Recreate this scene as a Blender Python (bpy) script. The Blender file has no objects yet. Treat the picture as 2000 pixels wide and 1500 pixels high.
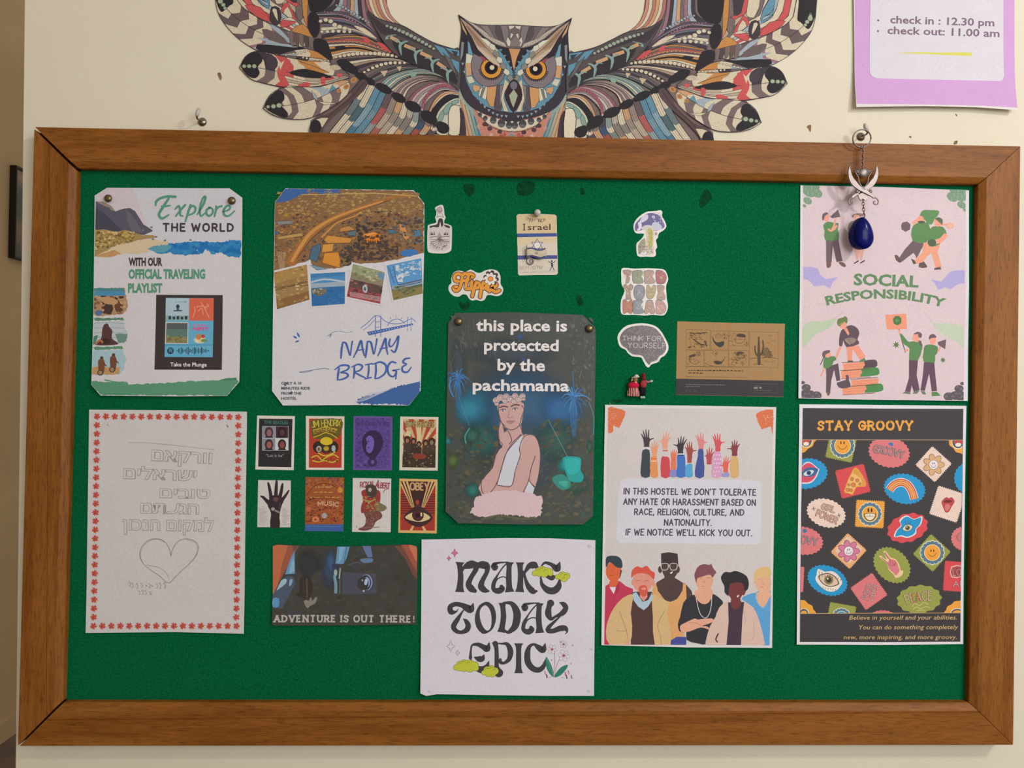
import bpy, bmesh, math, random
import numpy as np
from mathutils import Vector, Matrix
from mathutils.geometry import tessellate_polygon

scene = bpy.context.scene
COL = scene.collection
random.seed(7)
PI = math.pi

# ------------------------------------------------------------------ camera
F_PX = 1500.0                      # focal length for a 2000 px wide frame
RX, RY, RZ = -0.00995, -0.02905, 0.01347
TX, TY, TZ = 0.02554, 0.07829, 1.08189
BOARD_Y = -0.030                   # front face of the board frame; the wall is y = 0
Z0 = 1.55                          # height of the board's centre above the floor
def rot3(a, b, c):
    return (Matrix.Rotation(a, 3, 'X') @ Matrix.Rotation(b, 3, 'Y') @ Matrix.Rotation(c, 3, 'Z'))
R = rot3(RX, RY, RZ)               # board (x right, y down, z in) -> camera
Rt = R.transposed()
def b2w(v):                        # board axes -> world axes
    return Vector((v[0], v[2], -v[1]))
CAM = b2w(-(Rt @ Vector((TX, TY, TZ)))) + Vector((0, BOARD_Y, Z0))
cd = bpy.data.cameras.new('camera'); cam = bpy.data.objects.new('camera', cd); COL.objects.link(cam)
cd.sensor_width = 36; cd.lens = 36 * F_PX / 2000; cd.clip_start = 0.02; cd.clip_end = 50
xr = b2w(Rt @ Vector((1, 0, 0))); yu = b2w(Rt @ Vector((0, -1, 0))); zb = b2w(Rt @ Vector((0, 0, -1)))
m3 = Matrix((xr, yu, zb)).transposed()
cam.matrix_world = Matrix.Translation(CAM) @ m3.to_4x4()
scene.camera = cam
scene.cycles.transparent_max_bounces = 40

def P(px, py, Y=0.0):
    """the point of the plane y = Y that the photograph shows at px, py"""
    d = b2w(Rt @ Vector(((px - 1000) / F_PX, (py - 750) / F_PX, 1)))
    t = (Y - CAM.y) / d.y
    return CAM + d * t

# ------------------------------------------------------------------ light
scene.view_settings.view_transform = 'Standard'
scene.view_settings.look = 'None'
scene.view_settings.gamma = 1
scene.view_settings.use_curve_mapping = False
scene.view_settings.exposure = 0.0
w = bpy.data.worlds.new('room_light'); scene.world = w; w.use_nodes = True
w.node_tree.nodes['Background'].inputs[0].default_value = (1.0, 0.91, 0.75, 1)
w.node_tree.nodes['Background'].inputs[1].default_value = 0.53
def area(name, loc, target, size, power, color, sy=None):
    l = bpy.data.lights.new(name, 'AREA'); l.energy = power; l.color = color; l.size = size
    if sy: l.shape = 'RECTANGLE'; l.size_y = sy
    o = bpy.data.objects.new(name, l); COL.objects.link(o); o.location = loc
    o.rotation_euler = (Vector(target) - Vector(loc)).to_track_quat('-Z', 'Y').to_euler()
    return o
area('ceiling_lamp', (1.75, -1.55, 2.75), (0.1, 0, 1.5), 0.16, 18.5, (1.0, 0.95, 0.91))
area('window_light', (1.3, -2.6, 2.1), (0, 0, 1.5), 1.3, 37, (0.95, 0.97, 1.0), 1.2)

# ------------------------------------------------------------------ colour
def lin(c):
    return c / 12.92 if c <= 0.04045 else ((c + 0.055) / 1.055) ** 2.4
def col(h):
    if isinstance(h, tuple): return h
    return tuple(lin(int(h[i:i + 2], 16) / 255) for i in (0, 2, 4)) + (1.0,)
def dark(h, k):
    return ''.join('%02x' % max(0, min(255, int(int(h[i:i + 2], 16) * k))) for i in (0, 2, 4))

# ------------------------------------------------------------------ materials
class N:
    def __init__(s, name, rough=0.6, spec=0.3):
        s.m = bpy.data.materials.new(name); s.m.use_nodes = True
        s.t = s.m.node_tree; s.b = s.t.nodes['Principled BSDF']
        s.b.inputs['Roughness'].default_value = rough
        s.b.inputs['Specular IOR Level'].default_value = spec
        s.g = None
    def node(s, kind, **kw):
        n = s.t.nodes.new(kind)
        for k, v in kw.items(): setattr(n, k, v)
        return n
    def link(s, a, b): s.t.links.new(a, b)
    def coords(s, scale=(1, 1, 1), geo=False):
        mp = s.node('ShaderNodeMapping'); mp.inputs['Scale'].default_value = scale
        if geo:
            g = s.node('ShaderNodeNewGeometry'); s.link(g.outputs['Position'], mp.inputs[0])
        else:
            g = s.node('ShaderNodeTexCoord'); s.link(g.outputs['Object'], mp.inputs[0])
        return mp.outputs[0]
    def noise(s, vec, scale, detail=4, rough=0.6, dist=0.0):
        n = s.node('ShaderNodeTexNoise'); n.inputs['Scale'].default_value = scale
        n.inputs['Detail'].default_value = detail; n.inputs['Roughness'].default_value = rough
        n.inputs['Distortion'].default_value = dist
        s.link(vec, n.inputs['Vector']); return n.outputs['Fac']
    def ramp(s, fac, stops, interp='LINEAR'):
        r = s.node('ShaderNodeValToRGB'); r.color_ramp.interpolation = interp
        e = r.color_ramp.elements
        while len(e) < len(stops): e.new(0.5)
        for i, (p, c) in enumerate(stops):
            e[i].position = p; e[i].color = col(c)
        s.link(fac, r.inputs[0]); return r.outputs['Color']
    def mix(s, fac, a, b, mode='MIX'):
        n = s.node('ShaderNodeMix'); n.data_type = 'RGBA'; n.blend_type = mode
        for i, v in ((0, fac), (6, a), (7, b)):
            if hasattr(v, 'node'): s.link(v, n.inputs[i])
            elif i == 0: n.inputs[0].default_value = v
            else: n.inputs[i].default_value = col(v)
        return n.outputs[2]
    def base(s, c):
        if hasattr(c, 'node'): s.link(c, s.b.inputs['Base Color'])
        else: s.b.inputs['Base Color'].default_value = col(c)
    def bump(s, h, strength=0.3, dist=0.001):
        n = s.node('ShaderNodeBump'); n.inputs['Strength'].default_value = strength
        n.inputs['Distance'].default_value = dist
        s.link(h, n.inputs['Height']); s.link(n.outputs[0], s.b.inputs['Normal'])

def mat_wall():
    n = N('cream_wall_paint', 0.75, 0.2)
    v = n.coords(geo=True)
    a = n.noise(v, 3.0, 5, 0.55); b = n.noise(v, 60, 4, 0.7)
    c = n.ramp(a, [(0.3, 'd9d1bd'), (0.75, 'e1dac8')])
    n.base(n.mix(n.ramp(b, [(0.45, '000000'), (0.8, '333333')]), c, 'cec4ac'))
    n.bump(n.noise(v, 260, 3, 0.6), 0.35, 0.0008); return n.m
def mat_dim_wall():
    n = N('brown_wall_paint', 0.8, 0.2); v = n.coords(geo=True)
    a = n.noise(v, 1.2, 4)
    n.base(n.ramp(a, [(0.3, 'ae9472'), (0.7, 'bfa582')])); return n.m
def mat_floor():
    n = N('dark_floor_tiles', 0.5, 0.4); v = n.coords(geo=True)
    n.base(n.ramp(n.noise(v, 4, 5), [(0.3, '5e4e48'), (0.7, '77665f')])); return n.m
def mat_wood(name, scale, tone=1.0):
    n = N(name, 0.5, 0.22)
    v = n.coords(scale, geo=True)
    g = n.noise(v, 9, 8, 0.62, 0.6)
    v2 = n.coords(tuple(0.35 * k for k in scale), geo=True)
    g2 = n.noise(v2, 5, 5, 0.6, 1.2)
    c1 = n.ramp(g, [(0.22, dark('603408', tone)), (0.42, dark('8a5014', tone)), (0.6, dark('a46626', tone)), (0.8, dark('774210', tone))])
    c2 = n.ramp(g2, [(0.25, dark('6e3e0e', tone)), (0.5, dark('965a1c', tone)), (0.75, dark('ad7232', tone))])
    v3 = n.coords(tuple(k * 3.2 for k in scale), geo=True); g3 = n.noise(v3, 16, 5, 0.7)
    pores = n.ramp(g3, [(0.36, (0.55, 0.5, 0.45, 1)), (0.46, (0.93, 0.92, 0.9, 1)), (0.7, (1.08, 1.08, 1.08, 1))])
    n.base(n.mix(1.0, n.mix(0.5, c1, c2), pores, 'MULTIPLY')); n.bump(g, 0.25, 0.0006); return n.m
def mat_felt():
    n = N('green_felt', 0.95, 0.03); v = n.coords(geo=True)
    a = n.noise(v, 420, 4, 0.75); b = n.noise(v, 6, 4, 0.6)
    c1 = n.ramp(a, [(0.3, '02442a'), (0.5, '045e38'), (0.72, '0c7449')])
    n.base(n.mix(n.ramp(b, [(0.35, '000000'), (0.7, '555555')]), c1, '04683e'))
    n.bump(a, 0.6, 0.0012)
    n.b.inputs['Sheen Weight'].default_value = 0.03; n.b.inputs['Sheen Roughness'].default_value = 0.5
    return n.m
def mat_ink(name, rough, spec, grain=0.16, scale=900, alpha=False):
    n = N(name, rough, spec)
    at = n.node('ShaderNodeAttribute', attribute_name='ink')
    v = n.coords(geo=True)
    a = n.noise(v, scale, 2, 0.6); b = n.noise(v, 25, 3)
    g = n.ramp(a, [(0.3, (1 - grain * 0.9,) * 3 + (1,)), (0.7, (1.05, 1.05, 1.05, 1))])
    c = n.mix(1.0, at.outputs['Color'], g, 'MULTIPLY')
    g2 = n.ramp(b, [(0.3, (0.96, 0.96, 0.96, 1)), (0.7, (1, 1, 1, 1))])
    n.base(n.mix(1.0, c, g2, 'MULTIPLY'))
    if alpha: n.link(at.outputs['Alpha'], n.b.inputs['Alpha'])
    return n.m
def mat_plain(name, c, rough=0.5, spec=0.4, metal=0.0, noise=None):
    n = N(name, rough, spec); n.b.inputs['Metallic'].default_value = metal
    v = n.coords(geo=True)
    a = n.noise(v, noise or 180, 4, 0.6)
    n.base(n.ramp(a, [(0.3, dark(c, 0.86)), (0.7, c)]))
    return n.m
M = dict(
    wall=mat_wall(), dim=mat_dim_wall(), floor=mat_floor(),
    wood_h=mat_wood('stained_pine_horizontal', (1.0, 9, 12), 0.9), wood_v=mat_wood('stained_pine_vertical', (12, 9, 1.0), 0.9),
    felt=mat_felt(), ink=mat_ink('printed_paper', 0.6, 0.3), gloss=mat_ink('printed_gloss_sticker', 0.3, 0.5, 0.12),
    lam=mat_ink('printed_laminate', 0.38, 0.4, 0.2, 900, True), mural=mat_ink('printed_wall_decal', 0.7, 0.2, 0.25, 700),
    photo=mat_ink('printed_photograph', 0.5, 0.3, 0.4, 260),
    steel=mat_plain('dull_steel', '8f867c', 0.3, 0.5, 1.0), silver=mat_plain('pewter', '948a86', 0.45, 0.5, 0.75),
    bronze=mat_plain('brown_chain_metal', '8a6f66', 0.35, 0.5, 0.9), tin=mat_plain('tack_brass', '857656', 0.34, 0.5, 0.9),
    white=mat_plain('white_plastic', 'c4c0b8', 0.4, 0.5), black=mat_plain('black_frame_paint', '171311', 0.5, 0.4),
    gap=mat_plain('dark_joint_wood', '2a1508', 0.9, 0.1))  # gap: dark colour standing in for the shade inside the mitre gaps

# ------------------------------------------------------------------ objects
def tag(o, label=None, cat=None, group=None, kind=None):
    if label: o['label'] = label
    if cat: o['category'] = cat
    if group: o['group'] = group
    if kind: o['kind'] = kind
    return o
def empty(name, loc):
    o = bpy.data.objects.new(name, None); COL.objects.link(o); o.location = loc; o.empty_display_size = 0.02
    return o
def link(name, me, parent=None, mat=None):
    o = bpy.data.objects.new(name, me); COL.objects.link(o)
    if mat and not me.materials: me.materials.append(mat)
    if parent is not None:
        o.parent = parent; o.matrix_parent_inverse = Matrix.Translation(-parent.location)
    return o
def mesh(name, verts, faces, mat, parent=None, smooth=False):
    me = bpy.data.meshes.new(name); me.from_pydata([tuple(v) for v in verts], [], faces); me.update()
    bm = bmesh.new(); bm.from_mesh(me); bmesh.ops.recalc_face_normals(bm, faces=bm.faces); bm.to_mesh(me); bm.free()
    if smooth: me.polygons.foreach_set('use_smooth', [True] * len(me.polygons))
    return link(name, me, parent, mat)
def frombm(name, bm, mat, parent=None, smooth=False):
    me = bpy.data.meshes.new(name); bmesh.ops.recalc_face_normals(bm, faces=bm.faces)
    bm.to_mesh(me); bm.free()
    if smooth: me.polygons.foreach_set('use_smooth', [True] * len(me.polygons))
    return link(name, me, parent, mat)
def box(name, a, b, mat, parent=None, bev=0.0):
    bm = bmesh.new(); bmesh.ops.create_cube(bm, size=1)
    for v in bm.verts:
        v.co = Vector([(a[i] + b[i]) / 2 + v.co[i] * (b[i] - a[i]) for i in range(3)])
    if bev: bmesh.ops.bevel(bm, geom=bm.edges[:], offset=bev, segments=2, affect='EDGES')
    return frombm(name, bm, mat, parent)
def tube(bm, pts, r, n=10, closed=False):
    pts = [Vector(p) for p in pts]; rings = []
    rs = r if isinstance(r, (list, tuple)) else [r] * len(pts)
    up = None; L = len(pts)
    for i, p in enumerate(pts):
        a = pts[i - 1] if (i or closed) else p; b = pts[(i + 1) % L] if (i < L - 1 or closed) else p
        t = (b - a).normalized()
        if up is None:
            up = t.orthogonal().normalized()
        up = (up - t * up.dot(t)).normalized(); s = t.cross(up)
        rings.append([bm.verts.new(p + (up * math.cos(k * 2 * PI / n) + s * math.sin(k * 2 * PI / n)) * rs[i]) for k in range(n)])
    for i in range(L if closed else L - 1):
        A, B = rings[i], rings[(i + 1) % L]
        for k in range(n): bm.faces.new((A[k], A[(k + 1) % n], B[(k + 1) % n], B[k]))
    if not closed:
        bm.faces.new(rings[0][::-1]); bm.faces.new(rings[-1])
def ring_pts(c, rx, rz, tilt=0.0, n=24, axis='y'):
    out = []
    for k in range(n):
        a = 2 * PI * k / n
        out.append(Vector(c) + Vector((rx * math.cos(a) * math.cos(tilt), rx * math.cos(a) * math.sin(tilt), rz * math.sin(a))))
    return out
def lathe(bm, c, axis, prof, n=20):
    """prof: (distance along axis, radius)"""
    axis = Vector(axis).normalized(); u = axis.orthogonal().normalized(); v = axis.cross(u); rings = []
    for d, r in prof:
        if r < 1e-6: rings.append([bm.verts.new(Vector(c) + axis * d)])
        else: rings.append([bm.verts.new(Vector(c) + axis * d + (u * math.cos(2 * PI * k / n) + v * math.sin(2 * PI * k / n)) * r) for k in range(n)])
    for A, B in zip(rings, rings[1:]):
        for k in range(n):
            a0, a1 = A[k % len(A)], A[(k + 1) % len(A)]; b0, b1 = B[k % len(B)], B[(k + 1) % len(B)]
            f = [x for i, x in enumerate((a0, a1, b1, b0)) if x not in (a0, a1, b1, b0)[:i]]
            if len(f) > 2: bm.faces.new(f)

# ------------------------------------------------------------------ ink: flat print laid on a plane
STEP = 7e-6
def catmull(p, k=6, closed=False):
    p = np.asarray(p, float); n = len(p)
    if n < 3 and not closed: return p
    if closed: q = np.vstack([p[-1], p, p[0], p[1]])
    else: q = np.vstack([2 * p[0] - p[1], p, 2 * p[-1] - p[-2]])
    out = []
    for i in range(1, len(q) - 2):
        a, b, c, d = q[i - 1], q[i], q[i + 1], q[i + 2]
        for j in range(k):
            t = j / k
            out.append(0.5 * (2 * b + (c - a) * t + (2 * a - 5 * b + 4 * c - d) * t * t + (3 * b - a - 3 * c + d) * t ** 3))
    if not closed: out.append(p[-1])
    return np.array(out)
def resample(p, n):
    p = np.asarray(p, float); d = np.r_[0, np.cumsum(np.hypot(*np.diff(p[:, :2], axis=0).T))]
    t = np.linspace(0, d[-1], n)
    return np.stack([np.interp(t, d, p[:, i]) for i in range(p.shape[1])], 1)
_text = {}
def text_mesh(s, bold, res=2):
    key = (s, bold, res)
    if key not in _text:
        c = bpy.data.curves.new('t', 'FONT'); c.body = s; c.resolution_u = res; c.offset = bold
        o = bpy.data.objects.new('t', c); m = o.to_mesh()
        V = np.array([v.co[:2] for v in m.vertices]); m.calc_loop_triangles()
        T = np.array([t.vertices[:] for t in m.loop_triangles])
        o.to_mesh_clear(); bpy.data.objects.remove(o); bpy.data.curves.remove(c)
        _text[key] = (V, T)
    return _text[key]

class Ink:
    def __init__(s, Y, ox=0, oy=0, sc=1.0):
        s.Y = Y; s.view(ox, oy, sc); s.V = []; s.T = []; s.C = []; s.L = []; s.n = 0
        s.bb = np.zeros((4096, 4)); s.ll = np.zeros(4096, int); s.k = 0; s.clip = None; s.xf = None; s.mir = False; s.mironly = False; s.base = 0
    def view(s, ox, oy, sc): s.ox, s.oy, s.sc = ox, oy, sc
    def emit(s, V, T, c, lay=None):
        V = np.asarray(V, float)
        if s.xf: V = s.xf(V)
        V = V / s.sc + (s.ox, s.oy)
        T = np.asarray(T, int)
        if len(T) == 0: return
        if s.clip is not None: V, T = clip_tris(V, T, s.clip)
        if len(T) == 0: return
        V = np.array([tuple(p) for p in V])
        for V in ((V, mirror(V)) if s.mir else ((mirror(V),) if s.mironly else (V,))):
            b = np.r_[V.min(0), V.max(0)]
            if lay is None:
                B = s.bb[:s.k]
                hit = (B[:, 0] < b[2]) & (B[:, 2] > b[0]) & (B[:, 1] < b[3]) & (B[:, 3] > b[1])
                l = int(s.ll[:s.k][hit].max()) + 1 if hit.any() else s.base
            else: l = lay
            if s.k >= len(s.bb):
                s.bb = np.vstack([s.bb, np.zeros_like(s.bb)]); s.ll = np.r_[s.ll, np.zeros_like(s.ll)]
            s.bb[s.k] = b; s.ll[s.k] = l; s.k += 1
            s.V.append(V); s.T.append(T + s.n); s.n += len(V)
            s.L.append(np.full(len(V), l)); s.C.append(np.array(c) if isinstance(c, np.ndarray) else np.tile(np.array(col(c)), (len(V), 1)))
    def poly(s, pts, c, smooth=0, holes=(), lay=None):
        pts = np.asarray(pts, float)
        if smooth: pts = catmull(pts, smooth, True)
        rings = [pts] + [np.asarray(h, float) for h in holes]
        tri = tessellate_polygon([[Vector((p[0], p[1], 0)) for p in r] for r in rings])
        s.emit(np.vstack(rings), np.array(tri).reshape(-1, 3), c, lay)
    def fan(s, pts, c, lay=None):
        pts = np.asarray(pts, float); n = len(pts)
        s.emit(np.vstack([pts, pts.mean(0)]), [(i, (i + 1) % n, n) for i in range(n)], c, lay)
    def soft(s, cx, cy, rx, ry, c, a=1.0, core=0.45, rot=0, seed=1, n=16):
        """a printed airbrush spot: full colour in the middle, thinning out to nothing"""
        r = np.random.RandomState(seed); t = np.linspace(0, 2 * PI, n, endpoint=False); k = r.uniform(.85, 1.12, n)
        co, si = math.cos(math.radians(rot)), math.sin(math.radians(rot)); V = [(cx, cy)]; C = [col(c)[:3] + (a,)]
        for f, al in ((core, 1), (core + (1 - core) * .35, .7), (core + (1 - core) * .7, .25), (1, 0)):
            x, y = rx * f * k * np.cos(t), ry * f * k * np.sin(t)
            V += list(zip(cx + x * co - y * si, cy + x * si + y * co)); C += [col(c)[:3] + (a * al,)] * n
        T = [(0, 1 + i, 1 + (i + 1) % n) for i in range(n)]
        for q in range(3):
            b = 1 + q * n
            for i in range(n): j = (i + 1) % n; T += [(b + i, b + n + i, b + n + j), (b + i, b + n + j, b + j)]
        clip, s.clip = s.clip, None; s.emit(np.array(V), T, np.array(C)); s.clip = clip
    def rect(s, x0, y0, x1, y1, c, lay=None): s.fan([(x0, y0), (x1, y0), (x1, y1), (x0, y1)], c, lay)
    def ell(s, cx, cy, rx, ry=None, c='000000', rot=0, n=18, lay=None, a0=0, a1=360):
        ry = rx if ry is None else ry; r = math.radians(rot)
        a = np.radians(np.linspace(a0, a1, n, endpoint=(a1 - a0 != 360)))
        x, y = rx * np.cos(a), ry * np.sin(a)
        pts = np.stack([cx + x * math.cos(r) - y * math.sin(r), cy + x * math.sin(r) + y * math.cos(r)], 1)
        s.fan(pts, c, lay)
    def line(s, pts, wd, c, smooth=0, closed=False, lay=None, cap=False):
        """pts may carry their own widths as a third value"""
        pts = np.asarray(pts, float)
        if pts.shape[1] == 2: pts = np.c_[pts, np.full(len(pts), float(wd))]
        else: pts = pts * (1, 1, wd if wd else 1)
        if smooth: pts = catmull(pts, smooth, closed)
        if cap and len(pts) > 1:
            def cp(e, f):
                u = pts[e, :2] - pts[f, :2]; u = u / (np.hypot(*u) + 1e-9); w0 = pts[e, 2] / 2
                return [np.r_[pts[e, :2] + u * w0 * math.sin(t), 2 * w0 * math.cos(t)] for t in (0.45, 0.85, 1.2, 1.5)]
            pts = np.vstack([cp(0, 1)[::-1], pts, cp(-1, -2)])
        q = pts[:, :2]
        if closed: d = np.roll(q, -1, 0) - np.roll(q, 1, 0)
        else: d = np.gradient(q, axis=0)
        l = np.hypot(d[:, 0], d[:, 1]) + 1e-9; nx = np.stack([-d[:, 1] / l, d[:, 0] / l], 1)
        w = pts[:, 2] / 2
        A = q + nx * w[:, None]; B = q - nx * w[:, None]; n = len(q)
        V = np.vstack([A, B]); T = []
        for i in range(n if closed else n - 1):
            j = (i + 1) % n; T += [(i, j, n + j), (i, n + j, n + i)]
        s.emit(V, T, c, lay)
    def loft(s, A, B, cols, m=1, lay=None, jag=0):
        """fill between two curves with bands along them: cols is a list of colours from A to B (or a grid of rows)"""
        A = resample(A, m + 1); B = resample(B, m + 1)
        grid = cols if isinstance(cols[0], (list, tuple)) and isinstance(cols[0][0], str) else [cols]
        K = len(grid[0]); 
        for j in range(K):
            P0 = A + (B - A) * (j / K); P1 = A + (B - A) * ((j + 1) / K)
            n = len(grid)
            for i in range(n):
                a, b = i * m // n, (i + 1) * m // n
                if b <= a: continue
                V = np.vstack([P0[a:b + 1], P1[a:b + 1]]); k = b - a + 1
                T = []
                for q in range(k - 1): T += [(q, q + 1, k + q + 1), (q, k + q + 1, k + q)]
                c = grid[i][j]
                if c: s.emit(V, T, c, lay)
    def outline(s, pts, wd, c, smooth=0): s.line(pts, wd, c, smooth, True)
    def fillout(s, pts, c, oc, wd, smooth=0):
        s.poly(pts, c, smooth); s.line(pts, wd, oc, smooth or 1, True)
    def text(s, t, x0, y0, x1, y1, h, c, bold=0.0, shear=0.0, arc=0.0, font=None, lay=None, res=2, rev=False):
        if rev: t = t[::-1]
        V, T = text_mesh(t, bold, res)
        if len(V) == 0: return
        a, b = V[:, 0].min(), V[:, 0].max()
        u = (V[:, 0] - a) / (b - a); v = V[:, 1] / 0.682
        u = u + shear * v * h / math.hypot(x1 - x0, y1 - y0)
        s.emit(curve_map(u, v, x0, y0, x1, y1, h, arc), T, c, lay)
    def strokes(s, t, x0, y0, x1, y1, h, c, wd, arc=0.0, flare=0.0, slab=0.0, outline=None, ow=0, gap=0.22, shear=0.0, jit=0.0, cap=True, lay=None):
        """hand-drawn lettering from the stroke alphabet"""
        x = 0; items = []
        rnd = random.Random(hash(len(t)) + int(x0))
        for ch in t:
            if ch == ' ': x += 0.5; continue
            g = GLYPH[ch]; 
            for st in g[1]:
                p = np.array(st[1:], float) if isinstance(st[0], str) else np.array(st, float)
                if isinstance(st[0], str): p = catmull(p, 5, 'o' in st[0])
                if isinstance(st[0], str) and 'o' in st[0]: p = np.vstack([p, p[:1]])
                p = p + np.array([rnd.uniform(-jit, jit), rnd.uniform(-jit, jit)])
                items.append((p + (x, 0), 'o' in st[0] if isinstance(st[0], str) else False))
            x += g[0] + gap
        W = x - gap
        passes = ([(outline, ow)] if outline else []) + [(c, 0)]
        for cc, extra in passes:
            for p, closed in items:
                u = (p[:, 0] + shear * p[:, 1]) / W; q = curve_map(u, p[:, 1], x0, y0, x1, y1, h, arc)
                if flare or len(q) < 3:
                    q = resample(q, max(5, len(q)))
                k = np.linspace(-1, 1, len(q)); ww = wd * (1 + flare * np.abs(k) ** 2.5) if not closed else np.full(len(q), wd * (1 + flare * 0.4))
                s.line(np.c_[q, ww + extra], 0, cc, cap=cap, lay=lay)
                if slab and not closed and not extra:
                    for e, f in ((0, 1), (-1, -2)):
                        if abs(q[e][1] - q[f][1]) > abs(q[e][0] - q[f][0]) * 0.6:
                            s.line([(q[e][0] - slab, q[e][1]), (q[e][0] + slab, q[e][1])], wd * 0.8, cc, lay=lay)
    def build(s, name, parent, mat, bend=None):
        V = np.vstack(s.V); T = np.vstack(s.T); L = np.concatenate(s.L); C = np.vstack(s.C)
        W = plane_pts(V, s.Y)
        W[:, 1] -= 3e-5 + L * STEP
        # face towards -y
        a, b, c = W[T[:, 0]], W[T[:, 1]], W[T[:, 2]]
        ny = (b - a)[:, 2] * (c - a)[:, 0] - (b - a)[:, 0] * (c - a)[:, 2]
        T[ny > 0] = T[ny > 0][:, ::-1]
        area2 = np.abs(ny); T = T[area2 > 1e-13]
        me = bpy.data.meshes.new(name); me.from_pydata(W.tolist(), [], T.tolist()); me.update()
        at = me.color_attributes.new('ink', 'FLOAT_COLOR', 'POINT'); at.data.foreach_set('color', C.ravel())
        if bend: bend_mesh(me, bend)
        return link(name, me, parent, mat)
def mirror(V):
    a = 0.0292; n = np.array([math.cos(a), math.sin(a)]); c = np.array([1001.5, 190])
    return V - 2 * ((V - c) @ n)[:, None] * n
_R = np.array(Rt)
def plane_pts(V, Y):
    V = np.asarray(V, float)
    d = np.stack([(V[:, 0] - 1000) / F_PX, (V[:, 1] - 750) / F_PX, np.ones(len(V))], 1) @ _R.T
    d = np.stack([d[:, 0], d[:, 2], -d[:, 1]], 1)
    t = (Y - CAM.y) / d[:, 1]
    return np.array(CAM) + d * t[:, None]
def curve_map(u, v, x0, y0, x1, y1, h, arc):
    L = math.hypot(x1 - x0, y1 - y0); dx, dy = (x1 - x0) / L, (y1 - y0) / L
    k = 4 * arc; bx = x0 + (x1 - x0) * u; by = y0 + (y1 - y0) * u - k * u * (1 - u)
    s = -k * (1 - 2 * u) / L          # slope of the arc
    nx, ny = dy - 0, -dx
    tx = -s * -1.0 * 0 + 0
    # normal tilted by the arc's slope
    n = np.stack([np.full_like(u, nx) + s * dx * -1 * -1, np.full_like(u, ny) + s * dy], 1)
    n /= np.hypot(n[:, 0], n[:, 1])[:, None]
    return np.stack([bx, by], 1) + n * (v * h)[:, None]
def clip_tris(V, T, Q):
    Q = np.asarray(Q, float); ctr = Q.mean(0)
    out = []
    for t in T:
        p = [V[i] for i in t]
        for k in range(len(Q)):
            a, b = Q[k], Q[(k + 1) % len(Q)]; nrm = np.array([b[1] - a[1], a[0] - b[0]])
            if (ctr - a) @ nrm < 0: nrm = -nrm
            d = [(x - a) @ nrm for x in p]
            if min(d) >= 0: continue
            q = []
            for i in range(len(p)):
                j = (i + 1) % len(p)
                if d[i] >= 0: q.append(p[i])
                if (d[i] >= 0) != (d[j] >= 0): q.append(p[i] + (p[j] - p[i]) * (d[i] / (d[i] - d[j])))
            p = q
            if len(p) < 3: break
        if len(p) >= 3: out.append(p)
    if not out: return np.zeros((0, 2)), np.zeros((0, 3), int)
    VV, TT, n = [], [], 0
    for p in out:
        VV += p; TT += [(n, n + i, n + i + 1) for i in range(1, len(p) - 1)]; n += len(p)
    return np.array(VV), np.array(TT)

# gentle curl of a sheet: lift = f(z) + g(x), both piecewise linear, so print and paper bend together
def bend_mesh(me, bend):
    xs, gx, zs, fz = bend
    bm = bmesh.new(); bm.from_mesh(me)
    for x in xs[1:-1]: bmesh.ops.bisect_plane(bm, geom=bm.verts[:] + bm.edges[:] + bm.faces[:], plane_co=(x, 0, 0), plane_no=(1, 0, 0), dist=1e-7)
    for z in zs[1:-1]: bmesh.ops.bisect_plane(bm, geom=bm.verts[:] + bm.edges[:] + bm.faces[:], plane_co=(0, 0, z), plane_no=(0, 0, 1), dist=1e-7)
    for v in bm.verts: v.co.y -= float(np.interp(v.co.x, xs, gx) + np.interp(v.co.z, zs, fz))
    bm.to_mesh(me); bm.free()
def bend_for(quad, Y, gx, fz):
    """gx: lifts (mm) left to right, fz: lifts top to bottom"""
    W = plane_pts(quad, Y); x0, x1 = W[:, 0].min() - 1e-4, W[:, 0].max() + 1e-4; z0, z1 = W[:, 2].min() - 1e-4, W[:, 2].max() + 1e-4
    def knots(a, n=10):
        a = np.array(a, float); q = catmull(np.c_[np.linspace(0, 1, len(a)), a], 6)
        q = resample(q, n + 1); q[:, 1] = np.maximum(q[:, 1], 0); return q
    kx = knots(gx); kz = knots(fz[::-1])
    return (x0 + (x1 - x0) * kx[:, 0], kx[:, 1] / 850, z0 + (z1 - z0) * kz[:, 0], kz[:, 1] / 750)
SHEET_T = 0.00022
def sheet(name, pts, c, Y, parent, mat, bend=None, thick=SHEET_T):
    """a cut sheet of paper; pts in photo pixels, its front face in the plane y = Y"""
    W = plane_pts(pts, Y); n = len(W)
    vec = [Vector((p[0], p[2], 0)) for p in W]
    tri = tessellate_polygon([vec])
    bm = bmesh.new(); vs = [bm.verts.new(p) for p in W]
    for t in tri:
        try: bm.faces.new([vs[i] for i in t])
        except ValueError: pass
    bmesh.ops.recalc_face_normals(bm, faces=bm.faces)
    me = bpy.data.meshes.new(name); bm.to_mesh(me); bm.free()
    if bend: bend_mesh(me, bend)
    bm = bmesh.new(); bm.from_mesh(me)
    r = bmesh.ops.extrude_face_region(bm, geom=bm.faces[:])
    for v in [g for g in r['geom'] if isinstance(g, bmesh.types.BMVert)]: v.co.y += thick
    bmesh.ops.recalc_face_normals(bm, faces=bm.faces); bm.to_mesh(me); bm.free()
    at = me.color_attributes.new('ink', 'FLOAT_COLOR', 'POINT')
    at.data.foreach_set('color', list(col(c)) * len(me.vertices))
    return link(name, me, parent, mat)

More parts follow.
